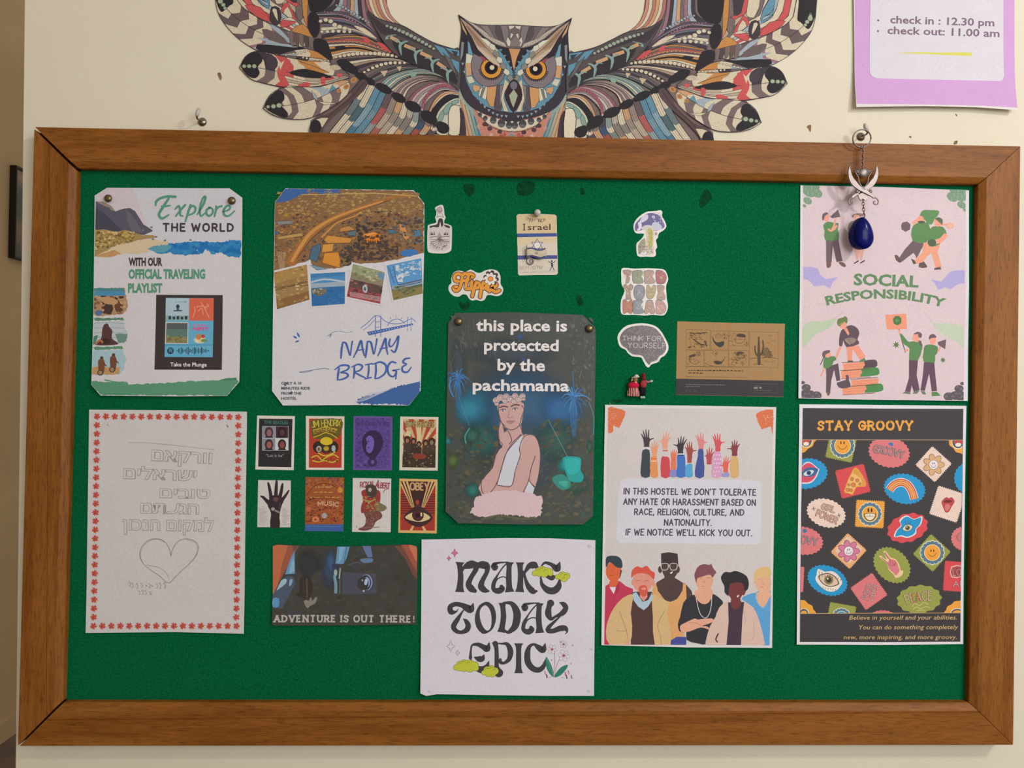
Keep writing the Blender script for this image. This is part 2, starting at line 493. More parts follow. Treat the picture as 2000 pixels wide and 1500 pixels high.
# stroke alphabet: cap height 1, (advance, strokes); 's' smooth, 'o' closed smooth
GLYPH = {
 'A': (.75, [[(0, 0), (.38, 1)], [(.38, 1), (.75, 0)], [(.14, .36), (.62, .36)]]),
 'B': (.6, [[(0, 0), (0, 1)], ['s', (0, 1), (.45, .95), (.5, .75), (.35, .55), (0, .52)], ['s', (0, .52), (.45, .5), (.6, .27), (.45, .04), (0, 0)]]),
 'C': (.68, [['s', (.66, .82), (.5, .97), (.25, .96), (.04, .7), (.02, .35), (.2, .05), (.45, .02), (.66, .17)]]),
 'D': (.66, [[(0, 0), (0, 1)], ['s', (0, 1), (.4, .93), (.64, .65), (.62, .3), (.4, .06), (0, 0)]]),
 'E': (.52, [[(0, 0), (0, 1)], [(0, 1), (.5, 1)], [(0, .53), (.42, .53)], [(0, 0), (.52, 0)]]),
 'F': (.5, [[(0, 0), (0, 1)], [(0, 1), (.5, 1)], [(0, .52), (.42, .52)]]),
 'G': (.72, [['s', (.66, .84), (.45, .99), (.2, .93), (.03, .62), (.05, .28), (.25, .02), (.5, .02), (.68, .16), (.7, .44)], [(.42, .46), (.72, .46)]]),
 'H': (.66, [[(0, 0), (0, 1)], [(.66, 0), (.66, 1)], [(0, .5), (.66, .5)]]),
 'I': (.02, [[(0, 0), (0, 1)]]),
 'J': (.45, [['s', (.44, 1), (.45, .3), (.35, .05), (.15, .02), (0, .2)]]),
 'K': (.6, [[(0, 0), (0, 1)], [(.58, 1), (.02, .45)], [(.15, .57), (.6, 0)]]),
 'L': (.5, [[(0, 1), (0, 0)], [(0, 0), (.5, 0)]]),
 'M': (.84, [[(0, 0), (.06, 1)], [(.06, 1), (.42, .25)], [(.42, .25), (.78, 1)], [(.78, 1), (.84, 0)]]),
 'N': (.66, [[(0, 0), (0, 1)], [(0, 1), (.66, 0)], [(.66, 0), (.66, 1)]]),
 'O': (.76, [['o', (.38, 1), (.1, .85), (0, .5), (.1, .15), (.38, 0), (.66, .15), (.76, .5), (.66, .85)]]),
 'P': (.56, [[(0, 0), (0, 1)], ['s', (0, 1), (.42, .96), (.56, .73), (.42, .48), (0, .45)]]),
 'Q': (.76, [['o', (.38, 1), (.1, .85), (0, .5), (.1, .15), (.38, 0), (.66, .15), (.76, .5), (.66, .85)], [(.5, .2), (.75, -.05)]]),
 'R': (.6, [[(0, 0), (0, 1)], ['s', (0, 1), (.42, .96), (.56, .74), (.42, .5), (0, .46)], [(.28, .47), (.6, 0)]]),
 'S': (.56, [['s', (.53, .84), (.36, .99), (.12, .95), (.03, .76), (.14, .58), (.42, .46), (.55, .26), (.44, .05), (.2, 0), (.01, .14)]]),
 'T': (.66, [[(0, 1), (.66, 1)], [(.33, 1), (.33, 0)]]),
 'U': (.64, [['s', (0, 1), (0, .35), (.1, .07), (.32, 0), (.54, .07), (.64, .35), (.64, 1)]]),
 'V': (.7, [[(0, 1), (.35, 0)], [(.35, 0), (.7, 1)]]),
 'W': (.98, [[(0, 1), (.24, 0)], [(.24, 0), (.49, .8)], [(.49, .8), (.74, 0)], [(.74, 0), (.98, 1)]]),
 'X': (.66, [[(0, 0), (.66, 1)], [(0, 1), (.66, 0)]]),
 'Y': (.66, [[(0, 1), (.33, .48)], [(.66, 1), (.33, .48)], [(.33, .48), (.33, 0)]]),
 'Z': (.6, [[(0, 1), (.6, 1)], [(.6, 1), (0, 0)], [(0, 0), (.6, 0)]]),
 '.': (.05, [[(0, 0), (.04, .03)]]), ',': (.08, [[(.06, .06), (0, -.16)]]), "'": (.05, [[(.04, 1.02), (.01, .82)]]),
 '!': (.05, [[(.02, 1), (.02, .3)], [(.02, 0), (.03, .02)]]),
}

# ================================================================== the setting
WY = 0.0
cl0, cl1 = P(49.5, -60, WY), P(30, 1560, WY)      # the corner where the wall ends on the left
def xedge(z): return cl0.x + (cl1.x - cl0.x) * (cl0.z - z) / (cl0.z - cl1.z)
ZT, ZB = 2.9, 0.0
tag(mesh('wall_back', [(xedge(ZB), 0, ZB), (2.6, 0, ZB), (2.6, 0, ZT), (xedge(ZT), 0, ZT),
      (xedge(ZB), 0.16, ZB), (2.6, 0.16, ZB), (2.6, 0.16, ZT), (xedge(ZT), 0.16, ZT)],
     [(0, 1, 2, 3), (4, 5, 6, 7), (0, 1, 5, 4), (1, 2, 6, 5), (2, 3, 7, 6), (3, 0, 4, 7)], M['wall']), kind='structure')
# the passage behind the corner: its far side wall and the floor
XL = -2.25
box('wall_left', (XL - 0.1, -3.2, 0.0), (XL, 4.6, 4.6), M['dim'])['kind'] = 'structure'
box('floor', (XL - 0.1, -3.2, -0.08), (2.6, 4.6, 0.0), M['floor'])['kind'] = 'structure'
def on_left_wall(px, py, X=XL):
    d = b2w(Rt @ Vector(((px - 1000) / F_PX, (py - 750) / F_PX, 1))); t = (X - CAM.x) / d.x
    return CAM + d * t
a = on_left_wall(8, 1440); print('floor height at corridor wall', a)
box('baseboard_left', (XL, -3.2, 0.0), (XL + 0.015, 4.6, 0.09), M['dim'])['kind'] = 'structure'

# framed picture on the passage wall
pt, pb = on_left_wall(19, 322), on_left_wall(11, 502)
py0, py1, pz0, pz1 = pt.y, pt.y + 0.46, pb.z, pt.z
pr = empty('framed_picture', (XL, (py0 + py1) / 2, pz0))
tag(pr, 'dark framed picture on the dim brown passage wall left of the board', 'picture')
th, fw = 0.03, 0.012
for nm, a, b in (('frame_rail', (XL, py0, pz0), (XL + th, py1, pz0 + fw)), ('frame_rail', (XL, py0, pz1 - fw), (XL + th, py1, pz1)),
                 ('frame_stile', (XL, py0, pz0 + fw), (XL + th, py0 + fw, pz1 - fw)), ('frame_stile', (XL, py1 - fw, pz0 + fw), (XL + th, py1, pz1 - fw))):
    box(nm, a, b, M['black'], pr, 0.002)
n = N('dark_landscape_print', 0.35, 0.5); v = n.coords(geo=True)
sep = n.node('ShaderNodeSeparateXYZ'); n.link(v, sep.inputs[0])
mr = n.node('ShaderNodeMapRange'); n.link(sep.outputs['Z'], mr.inputs[0]); mr.inputs[1].default_value = pz0; mr.inputs[2].default_value = pz1
ns = n.noise(v, 14, 6, 0.7)
ma = n.node('ShaderNodeMath', operation='ADD'); n.link(mr.outputs[0], ma.inputs[0])
mm = n.node('ShaderNodeMath', operation='MULTIPLY_ADD'); n.link(ns, mm.inputs[0]); mm.inputs[1].default_value = 0.5; mm.inputs[2].default_value = -0.25
n.link(mm.outputs[0], ma.inputs[1])
n.base(n.ramp(ma.outputs[0], [(0.1, '2a2118'), (0.3, '6b5335'), (0.45, '3a382a'), (0.6, '26301f'), (0.72, '2b3a3a'), (0.9, '8a6a55')]))
box('canvas', (XL + 0.004, py0 + fw * .9, pz0 + fw * .9), (XL + 0.02, py1 - fw * .9, pz1 - fw * .9), n.m, pr)

# ================================================================== the notice board
FRONT = BOARD_Y; FELT = -0.0145
board = empty('notice_board', (0, 0, Z0 - 0.43))
tag(board, 'wide green felt notice board with a stained wooden mitred frame', 'notice board')
OUT = {'tl': (66, 247), 'tr': (1994, 285), 'br': (1980, 1456), 'bl': (34, 1458)}
INN = {'tl': (147, 327), 'tr': (1915, 358), 'br': (1897, 1375), 'bl': (118, 1375)}
PROF = [(0.0, 0.0), (0.0, -0.0275), (0.012, -0.0296), (0.03, -0.030), (0.385, -0.030), (0.392, -0.0291), (0.408, -0.0291), (0.415, -0.030),
        (0.835, -0.030), (0.85, -0.0297), (0.985, -0.0246), (1.0, -0.0232), (1.0, -0.0105), (0.97, -0.0105), (0.97, 0.0)]
def grooved(g): return PROF[:4] + [(g - .02, -.030), (g - .008, -.0287), (g + .008, -.0287), (g + .02, -.030)] + PROF[8:]
PROF_PLAIN = [p for p in PROF if p[0] not in (0.385, 0.392, 0.408, 0.415)]
def rail(name, k0, k1, mat, prof, gap0, gap1, lab=None, cut0=0.0, seg=24, wob=0.0, prof1=None):
    O0, O1, I0, I1 = (P(*OUT[k0], FRONT), P(*OUT[k1], FRONT), P(*INN[k0], FRONT), P(*INN[k1], FRONT))
    d = (O1 - O0).normalized(); V = []; Fc = []; n = len(prof)
    for s in range(seg + 1):
        f = s / seg
        for (t, y), (tb, yb) in zip(prof, prof1 or prof):
            t = t + (tb - t) * f
            a = O0.lerp(I0, t) + d * gap0 * (0.35 + 0.65 * t if gap0 else 1); b = O1.lerp(I1, t) - d * gap1
            if cut0 and t < 0.12: a = a + d * cut0 * (1 - t / 0.12)
            p = a.lerp(b, f); p.y = y
            q = (O1 - O0).cross(Vector((0, 1, 0))).normalized()
            p += q * wob * math.sin(f * 7 + t) * (1 - abs(2 * f - 1))
            V.append(p)
    for s in range(seg):
        for i in range(n):
            j = (i + 1) % n; Fc.append((s * n + i, s * n + j, (s + 1) * n + j, (s + 1) * n + i))
    Fc.append(tuple(range(n))); Fc.append(tuple(seg * n + i for i in range(n)))
    o = mesh(name, V, Fc, mat, board)
    if lab: o['label'] = lab
    return o
rail('frame_rail', 'tl', 'tr', M['wood_h'], PROF_PLAIN, 0.0022, 0.0006)
rail('frame_rail', 'br', 'bl', M['wood_h'], grooved(.8), 0.0004, 0.0022, None, prof1=grooved(.62))
rail('frame_rail', 'tr', 'br', M['wood_v'], PROF_PLAIN, 0.0006, 0.0006)
rail('frame_rail', 'bl', 'tl', M['wood_v'], grooved(.66), 0.0022, 0.0034, 'rail with a routed groove along it', prof1=grooved(.37))
def inset(q, k):
    c = np.mean([q[x] for x in q], 0); return {x: tuple(c + (np.array(q[x]) - c) * k) for x in q}
IQ = inset(INN, 1.02)
A = [P(*IQ[k], FRONT) for k in ('tl', 'tr', 'br', 'bl')]
V = [(p.x, FELT, p.z) for p in A] + [(p.x, -0.002, p.z) for p in A]
mesh('felt_panel', V, [(0, 1, 2, 3), (4, 5, 6, 7), (0, 1, 5, 4), (1, 2, 6, 5), (2, 3, 7, 6), (3, 0, 4, 7)], M['felt'], board)
# dark spots where things were once glued
n = N('old_glue_stain', 0.9, 0.1); v = n.coords(geo=True)
n.base(n.ramp(n.noise(v, 300, 3), [(0.3, '02311d'), (0.7, '084a2e')]))
for k in ('tl', 'tr', 'br', 'bl'):  # dark strips added behind the open mitres so the gaps read as shaded
    o_, i_ = P(*OUT[k], FRONT), P(*INN[k], FRONT); o_ = o_.lerp(i_, .12); d_ = (i_ - o_).normalized(); q_ = Vector((-d_.z, 0, d_.x)) * .006
    mesh('mitre_shade', [(p.x, y, p.z) for y in (-.024, -.004) for p in (o_ - q_, o_ + q_, i_ + q_, i_ - q_)], [(0, 1, 2, 3), (4, 5, 6, 7), (0, 1, 5, 4), (1, 2, 6, 5), (2, 3, 7, 6), (3, 0, 4, 7)], M['gap'], board)
rs = random.Random(3)
def blot(px, py, rx, ry, pts=None):
    q = pts or [(px + rx * math.cos(a) * rs.uniform(.8, 1.15), py + ry * math.sin(a) * rs.uniform(.8, 1.15)) for a in np.linspace(0, 2 * PI, 9, endpoint=False)]
    q = catmull(q, 3, True); W = plane_pts(q, FELT - 0.0002); k = len(W)
    V = [tuple(p) for p in W] + [(p[0], FELT + 0.0002, p[2]) for p in W]
    mesh('glue_stain', V, [tuple(range(k)), tuple(range(k, 2 * k))] + [(i, (i + 1) % k, k + (i + 1) % k, k + i) for i in range(k)], n.m, board)
blot(0, 0, 0, 0, [(1013, 357), (1042, 355), (1043, 372), (1034, 381), (1012, 380)])
blot(0, 0, 0, 0, [(905, 362), (912, 359), (924, 360), (927, 372), (917, 384), (907, 374)])
blot(0, 0, 0, 0, [(1377, 370), (1386, 375), (1391, 387), (1378, 401), (1369, 406), (1366, 393)])
blot(0, 0, 0, 0, [(1134, 366), (1141, 370), (1143, 378), (1135, 380)])
blot(0, 0, 0, 0, [(897, 589), (905, 593), (914, 588), (917, 597), (909, 606), (900, 602)])
blot(0, 0, 0, 0, [(1126, 578), (1133, 577), (1139, 588), (1137, 597), (1129, 595)])
blot(1207, 783, 11, 4)
# old marks on the painted wall
n = N('brown_wall_mark', 0.8, 0.1); v = n.coords(geo=True); n.base(n.ramp(n.noise(v, 200, 3), [(0.3, '6b5440'), (0.7, '937a60')]))
def mark(q):
    q = catmull(q, 3, True); W = plane_pts(q, -0.0002); k = len(W)
    V = [tuple(p) for p in W] + [(p[0], 0.0001, p[2]) for p in W]
    o = mesh('trim_1', V, [tuple(range(k)), tuple(range(k, 2 * k))] + [(i, (i + 1) % k, k + (i + 1) % k, k + i) for i in range(k)], n.m, bpy.data.objects['wall_back']); o.name = 'paint_chip'
mark([(425, 143), (430, 142), (433, 150), (431, 157), (426, 149)])
mark([(1576, 247), (1584, 244), (1583, 258), (1579, 252)])
mark([(1775, 266), (1780, 266), (1779, 270)]); mark([(1864, 276), (1870, 275), (1869, 281), (1863, 282)]); mark([(1866, 222), (1870, 225), (1868, 227)])

# ================================================================== the owl decal on the wall
owl = empty('owl_wall_decal', tuple(P(1001, 262, -0.0006)))
tag(owl, 'patterned spread winged owl decal on the cream wall above the notice board', 'wall decal')
CR_, GB_, DK, BKo, RDo, ORo, LB, BLo, TL, TN, DU, PL = 'd8ccb4', '7b6b6a', '453e44', '302d32', 'cc5a5c', 'c68c50', 'a3b2bd', '6596ae', '8aa89f', 'cfa27a', 'b9ab98', '9c7480'
OL = '38313a'
OW = (400, 0, 3.846)
def evalc(p, n=60): return resample(catmull(p, 8), n)
def feather(i, axis, up, lo, bands, sweep=.06, tipdots=None, lw=4):
    """axis, upper and lower edge run tip -> root; bands: (t_end, colour above, colour below)"""
    A, U, L = evalc(axis, 101), evalc(up, 101), evalc(lo, 101)
    i.poly(np.vstack([U, L[::-1]]), GB_)
    def at(C, t): return C[int(max(0, min(1, t)) * 100)]
    t0 = 0
    for t1, cu, cl in bands:
        for E_, c in ((U, cu), (L, cl)):
            if c is None: continue
            m = [(a + (b - a) * .5) for a, b in ((at(A, t0), at(E_, t0 + sweep * .3)), (at(A, t1), at(E_, t1 + sweep * .3)))]
            i.poly([at(A, t0), m[0], at(E_, t0 - sweep if t0 else 0), at(E_, (t0 + t1) / 2 - sweep), at(E_, t1 - sweep), m[1], at(A, t1)], c)
            i.line([at(A, t1), m[1], at(E_, t1 - sweep)], lw * .8, OL, 4)
        t0 = t1
    i.line(A, lw * .8, OL); i.line(U, lw, OL); i.line(L, lw, OL)
def hearts(i, q, dots):
    i.poly(q, BKo, 3)
    for x, y, r in dots: i.ell(x, y, r, r * .9, '5a6258', n=10); i.ell(x, y, r * .82, r * .74, 'a9b79c', n=10)
def beads(i, path, r, n, c=CR_, half=True, oc=OL):
    Q = evalc(path, n)
    for k, (x, y) in enumerate(Q):
        rr = r * (0.55 + .45 * math.sin(PI * (k + .5) / n) ** .5); i.ell(x, y, rr + 2.5, rr * .85 + 2.5, oc, n=8); i.ell(x, y, rr, rr * .85, c, n=8)
def fan(i, A, B, cols, m=14, lw=3, lc=OL):
    A, B = evalc(A, m + 1), evalc(B, m + 1)
    i.loft(A, B, cols, m)
    K = len(cols)
    for k in range(K + 1): i.line(A + (B - A) * (k / K), lw, lc)
def wing(i):
    i.view(*OW)
    i.xf = lambda V: np.c_[V[:, 0], np.where(V[:, 1] < 0, V[:, 1] * 5, V[:, 1])]
    i.poly([(70, -70), (85, 40), (150, 180), (230, 270), (330, 345), (400, 380), (330, 420), (264, 510), (320, 570), (430, 625), (560, 656), (500, 720), (442, 815), (520, 870), (640, 895), (760, 895), (840, 872), (795, 905), (790, 1000),
            (1912, 1010), (1912, 380), (1870, 375), (1720, 330), (1600, 270), (1480, 195), (1400, 120), (1370, 40), (1345, -70)], GB_)
    r = random.Random(31)
    # upper plumes that run out of sight at the top
    fan(i, [(180, -70), (290, 60), (480, 165), (630, 232)], [(560, -70), (640, -10), (740, 60), (790, 190)], [CR_, RDo, CR_, LB, CR_, GB_, DU, RDo], 12)
    for q, c in (([(300, 40), (420, 55), (495, 165), (380, 120)], RDo), ([(385, -30), (480, -5), (482, 62), (430, 35)], BLo), ([(395, -10), (470, 20), (470, 45)], LB), ([(500, 55), (560, 60), (575, 140), (545, 190), (490, 160)], DK), ([(505, 75), (540, 70), (548, 160)], CR_),
                 ([(570, 80), (620, 15), (690, 155), (640, 130)], RDo), ([(590, 100), (625, 50), (660, 140)], CR_), ([(570, 200), (590, 140), (690, 165), (600, 205)], RDo), ([(575, 150), (640, 130), (680, 160), (600, 150)], CR_), ([(650, 230), (740, 180), (812, 278), (720, 255)], ORo),
                 ([(735, -60), (775, -60), (772, 100), (762, 185), (735, 100)], ORo), ([(680, 60), (730, 40), (735, 140), (700, 150)], GB_), ([(490, -50), (560, -60), (600, 10), (540, 30)], CR_), ([(600, -60), (700, -60), (690, 20), (640, 0)], DK)):
        i.poly(q, c, 2); i.line(q, 3, OL, 2, True)
    hearts(i, [(780, -70), (975, -70), (965, 0), (930, 50), (860, 92), (800, 88), (782, 40)], [])
    hearts(i, [(790, 95), (850, 110), (866, 190), (852, 262), (822, 285), (785, 240), (772, 180)], [])
    # steel and plum fans
    fan(i, [(850, 95), (970, 30), (1000, -70)], [(1350, 315), (1230, 160), (1190, -70)][::-1][::-1], [DK, LB, PL, GB_, TN, LB, DK, PL], 12)
    fan(i, [(1340, 310), (1220, 190), (1040, 90), (835, 92)], [(1345, 330), (1200, 230), (1050, 170), (870, 150)], ['5c5666', '8e8c9a', DK, PL, '6e7686'])
    fan(i, [(1345, 330), (1200, 230), (1050, 170), (870, 150)], [(1350, 345), (1220, 285), (1060, 250), (880, 290)], [DK, '6b6474', CR_, '7d7a88', DK])
    beads(i, [(1230, 170), (1130, 110), (1040, 55), (990, 40)], 11, 12, LB); beads(i, [(1210, 225), (1120, 160), (1020, 110), (900, 90)], 9, 15, PL)
    beads(i, [(870, 160), (930, 150), (980, 190), (1090, 225)], 19, 7); beads(i, [(1090, 240), (990, 235), (880, 240)], 15, 6)
    i.poly([(1120, 195), (1200, 215), (1270, 270), (1290, 295), (1190, 245)], CR_, 2)
    # pink outer plume
    fan(i, [(1345, -70), (1375, 60), (1410, 130), (1480, 195)], [(1195, -70), (1215, 40), (1260, 130), (1330, 165)], ['c98f7c', CR_, 'b98074', TN, CR_, 'b0766c'], 12)
    # feather 1 with chevrons
    feather(i, [(85, -70), (160, 60), (270, 160), (400, 240), (560, 300), (735, 358)], [(200, -70), (290, 58), (430, 150), (560, 212), (700, 262), (822, 290)], [(70, -70), (95, 80), (150, 180), (230, 270), (330, 345), (420, 385), (620, 400), (760, 385)],
            [(.13, BKo, BKo), (.26, CR_, CR_), (.37, '6d5e60', '6d5e60'), (.46, CR_, CR_), (.53, '6d5e60', '6d5e60'), (.62, CR_, CR_), (.65, PL, PL), (.8, '6f6062', LB), (.88, LB, BKo), (1, CR_, BKo)], .08)
    hearts(i, [(80, -60), (92, 30), (125, 90), (158, 70), (185, 45), (215, 20), (190, -60)], [(118, 12, 22), (140, 38, 18), (152, 62, 14)])
    i.poly([(480, 185), (560, 215), (640, 300), (715, 355), (600, 290)], LB, 2); i.poly([(390, 285), (500, 300), (700, 356), (560, 345)], LB, 2); i.poly([(430, 220), (520, 240), (640, 335), (480, 300)], '6f6062', 2)
    i.poly([(395, 335), (600, 350), (800, 378), (700, 408), (430, 395)], BKo, 2)
    for k, c in enumerate((GB_, '6b5a50', GB_, '574c4c', GB_)): i.poly([(630 + k * 38, 245 + k * 9), (668 + k * 38, 255 + k * 8), (672 + k * 36, 355), (640 + k * 38, 325 + k * 6)], c, 2); i.line([(668 + k * 38, 255 + k * 8), (672 + k * 36, 355)], 3, OL)
    hearts(i, [(822, 295), (900, 300), (955, 370), (962, 440), (930, 455), (880, 425), (822, 375)], [])
    # orange fans
    fan(i, [(1440, 425), (1300, 330), (1150, 270), (900, 285)], [(1440, 432), (1280, 370), (1130, 330), (930, 335)], [ORo, GB_, RDo, TN, '6f5a60'])
    beads(i, [(1420, 405), (1280, 350), (1130, 315), (950, 312)], 11, 16, 'c08068')
    fan(i, [(1440, 432), (1280, 370), (1130, 330), (930, 335)], [(1450, 440), (1280, 420), (1120, 405), (965, 448)], [CR_, ORo, BKo, ORo, CR_, TN])
    beads(i, [(1440, 425), (1310, 405), (1150, 405), (985, 430)], 17, 15)
    i.poly([(975, 350), (1040, 345), (1060, 360), (1000, 372)], BKo, 2); i.poly([(1190, 275), (1230, 290), (1240, 320), (1200, 310)], RDo, 2); i.poly([(1290, 320), (1340, 330), (1420, 400), (1340, 370)], RDo, 2)
    # feather between 1 and 2
    feather(i, [(550, 415), (700, 425), (860, 440), (945, 462)], [(550, 415), (700, 375), (820, 380), (945, 460)], [(550, 415), (720, 460), (860, 468), (945, 464)], [(.35, LB, GB_), (.6, CR_, DK), (1, ORo, CR_)], .05)
    beads(i, [(610, 415), (700, 400), (780, 385)], 9, 7); beads(i, [(740, 435), (830, 450), (930, 460)], 10, 8)
    # feather 2
    feather(i, [(262, 510), (400, 512), (560, 540), (800, 560), (1080, 580)], [(262, 510), (310, 425), (385, 388), (480, 400), (560, 420), (760, 458), (940, 470), (1090, 562)], [(262, 510), (340, 590), (430, 622), (620, 658), (860, 652), (1090, 588)],
            [(.2, CR_, CR_), (.24, CR_, CR_), (.33, DK, GB_), (.4, CR_, CR_), (.5, RDo, RDo), (.6, CR_, CR_), (.78, ORo, DU), (.86, CR_, RDo), (1, GB_, DU)], .05)
    hearts(i, [(275, 505), (310, 430), (360, 392), (415, 410), (435, 460), (400, 505), (415, 550), (385, 588), (330, 575)], [(298, 500, 17), (335, 500, 18), (374, 500, 19)])
    i.poly([(470, 400), (540, 440), (548, 500), (510, 525), (470, 480)], '4c444c', 2)
    i.poly([(560, 500), (600, 460), (640, 450), (650, 520), (590, 560), (640, 640), (600, 645), (560, 600), (545, 545)], RDo, 2)
    i.poly([(560, 490), (600, 455), (570, 530)], CR_); i.poly([(640, 545), (740, 520), (860, 545), (960, 585), (800, 590), (680, 570)], BKo, 3); i.poly([(700, 470), (800, 490), (880, 530), (940, 550), (840, 540)], ORo, 3); i.poly([(820, 470), (940, 475), (900, 500), (940, 545), (880, 520)], CR_, 1); i.line([(700, 460), (820, 500), (935, 548)], 3, OL, 3)
    fan(i, [(600, 570), (760, 610), (900, 610), (1060, 570)], [(640, 645), (780, 655), (900, 640), (1060, 590)], [CR_, DU, CR_], 10)
    for q in ([(700, 640), (760, 620), (795, 630), (780, 658), (720, 658)], [(870, 590), (905, 580), (905, 635), (880, 640)], [(990, 555), (1040, 560), (1010, 590)]): i.poly(q, RDo, 2)
    i.ell(985, 508, 46, 22, 'c8b8a4'); i.line([(940, 490), (985, 482), (1030, 500)], 16, '6f5f5c', 3)
    # feather 3
    feather(i, [(440, 815), (580, 800), (730, 775), (900, 720), (1040, 640), (1180, 575)], [(440, 815), (490, 720), (570, 668), (680, 655), (860, 655), (1000, 615), (1180, 570)], [(440, 815), (520, 868), (640, 896), (780, 892), (900, 840), (1040, 745), (1180, 590)],
            [(.2, CR_, CR_), (.27, CR_, CR_), (.33, GB_, GB_), (.4, CR_, CR_), (.5, GB_, CR_), (.58, CR_, GB_), (.66, LB, CR_), (.76, CR_, GB_), (.86, TN, CR_), (1, GB_, GB_)], .05)
    hearts(i, [(455, 810), (490, 730), (550, 680), (592, 700), (600, 750), (575, 790), (625, 850), (615, 888), (540, 868)], [(478, 805, 15), (518, 802, 20), (560, 795, 22)])
    for x, y, a in ((1120, 605, 26), (1065, 655, 24), (1010, 685, 18)): i.ell(x, y, a, a * .8, 'bf8f5c', -30); i.ell(x, y, a * .6, a * .4, 'a87444', -30)
    for q, c in (([(800, 680), (840, 720), (850, 760), (820, 740)], LB), ([(850, 765), (1000, 780), (900, 790)], CR_), ([(960, 640), (990, 670), (930, 700)], BLo)): i.poly(q, c, 1); i.line(q, 2.5, OL, 1, True)
    # dark chain of ovals
    hearts(i, [(995, 455), (1080, 450), (1150, 520), (1140, 560), (1080, 540), (1020, 510)], [])
    def chain():
      for x, y, a, b, rr in ((1180, 580, 50, 28, 28), (1240, 615, 46, 26, 25), (1345, 668, 66, 32, 28), (1458, 738, 58, 32, 30), (1565, 805, 66, 38, 25), (1685, 885, 70, 42, 35), (1785, 958, 56, 36, 35)): i.ell(x, y, a, b, BKo, rr)
    # fans below the arm
    fan(i, [(1600, 500), (1450, 440), (1300, 430), (1060, 445)], [(1600, 505), (1450, 480), (1300, 490), (1180, 540)], [DK, CR_, 'a88f80', DK, '6a5c60'])
    beads(i, [(1500, 475), (1380, 478), (1280, 505), (1200, 545)], 15, 10)
    fan(i, [(1620, 505), (1470, 485), (1330, 520), (1210, 590)], [(1700, 540), (1560, 520), (1400, 560), (1270, 620)], ['6a6468', DK, '857a78', '5c6668'])
    for q in ([(1320, 540), (1375, 530), (1350, 580)], [(1440, 505), (1480, 500), (1465, 540)]): i.poly(q, 'cbb89a', 1)
    fan(i, [(1850, 600), (1720, 530), (1560, 525), (1400, 570), (1310, 640)], [(1860, 620), (1740, 570), (1600, 560), (1480, 600), (1390, 675)], [TL, 'b8bcae', '7aa0a8', CR_, TL], 16)
    i.poly([(1540, 545), (1600, 545), (1560, 620)], TL, 1)
    fan(i, [(1870, 622), (1740, 580), (1600, 575), (1480, 620), (1400, 680)], [(1895, 645), (1760, 610), (1640, 615), (1540, 665), (1500, 740)], ['c4bba8', 'a89a98', '8f7478', 'bfb0a8', '8a6c74', CR_], 16)
    fan(i, [(1900, 648), (1780, 615), (1660, 640), (1580, 690), (1520, 765)], [(1905, 700), (1800, 680), (1720, 720), (1660, 780), (1640, 840)], ['8f5f6c', 'c0a8a8', 'a4949a', 'c9bdb4', '9a8890', 'b5aaa8'], 16, 3, '4a3840')
    beads(i, [(1890, 668), (1790, 645), (1700, 690), (1650, 760), (1640, 810)], 14, 15, 'a8606c', oc='5a3444')
    fan(i, [(1905, 700), (1810, 690), (1730, 750), (1680, 850)], [(1905, 725), (1820, 720), (1750, 780), (1700, 880)], [TN, 'd8c0a8'], 12)
    i.line([(1908, 742, 44), (1830, 745, 60), (1750, 820, 62), (1715, 900, 66), (1720, 1010, 70)], 1, BKo, 5)
    i.poly([(1745, 1005), (1740, 880), (1790, 800), (1860, 752), (1910, 745), (1910, 800), (1862, 810), (1835, 860), (1832, 1005)], 'c9cbb8', 3)
    for q in ([(1745, 930), (1770, 850), (1800, 830), (1790, 900)], [(1790, 830), (1840, 775), (1860, 800), (1815, 870)], [(1850, 770), (1905, 752), (1905, 775), (1870, 795)]): i.poly(q, TL, 2); i.line(q, 3, OL, 2, True)
    i.poly([(1832, 1008), (1830, 870), (1850, 805), (1880, 792), (1912, 800), (1912, 1008)], 'e2d9c3', 2); i.line([(1832, 1008), (1830, 870), (1850, 805), (1880, 792), (1912, 800)], 5, OL, 4)
    i.ell(1790, 965, 50, 42, BKo, 20)
    # hanging strips between the chain and the board
    T_ = evalc([(1205, 600), (1310, 680), (1440, 740), (1560, 820), (1660, 885), (1720, 945)], 14)
    B_ = evalc([(930, 1008), (1060, 1008), (1200, 1008), (1340, 1008), (1500, 1008), (1730, 1008)], 14)
    pal = [[CR_, '6f7f84', CR_], [CR_, '4f6c74', CR_], ['6596ae', '86a8b8', '4f7f9a'], ['5f8fa8', '7a9aa8', BLo], ['6a5a60', 'b5605c', '8fa0a4'],
           ['9a8a80', DU, 'b0685c'], [TN, '9a8e80', DU], [CR_, '8c8880', 'dccfb8'], ['b8b0a0', '8a807a', TN], ['8fa09c', CR_, '7f8c88'], ['4a4854', '3f5a78', 'a8584c'], ['8a7a6c', TN, DU], ['6a5f60', CR_, '5c5458']]
    for k in range(13):
        a0, a1, b0, b1 = T_[k], T_[k + 1], B_[k], B_[k + 1]
        def bow(a, b): m = (a + b) / 2 + np.array([22, 0.0]); return evalc([a, m, b], 11)
        L_, R_ = bow(a0, b0), bow(a1, b1)
        cut = [0, 3 + k % 2, 6 + k % 3, 10]
        for j in range(3):
            u, v = cut[j], cut[j + 1]
            i.poly(np.vstack([L_[u:v + 1], [(L_[v] + R_[v]) / 2 + (0, 14)], R_[u:v + 1][::-1], [(L_[u] + R_[u]) / 2 + ((0, 14) if u else (0, 0))]]), pal[k][j])
            i.line([L_[v], (L_[v] + R_[v]) / 2 + (0, 14), R_[v]], 3, OL, 3)
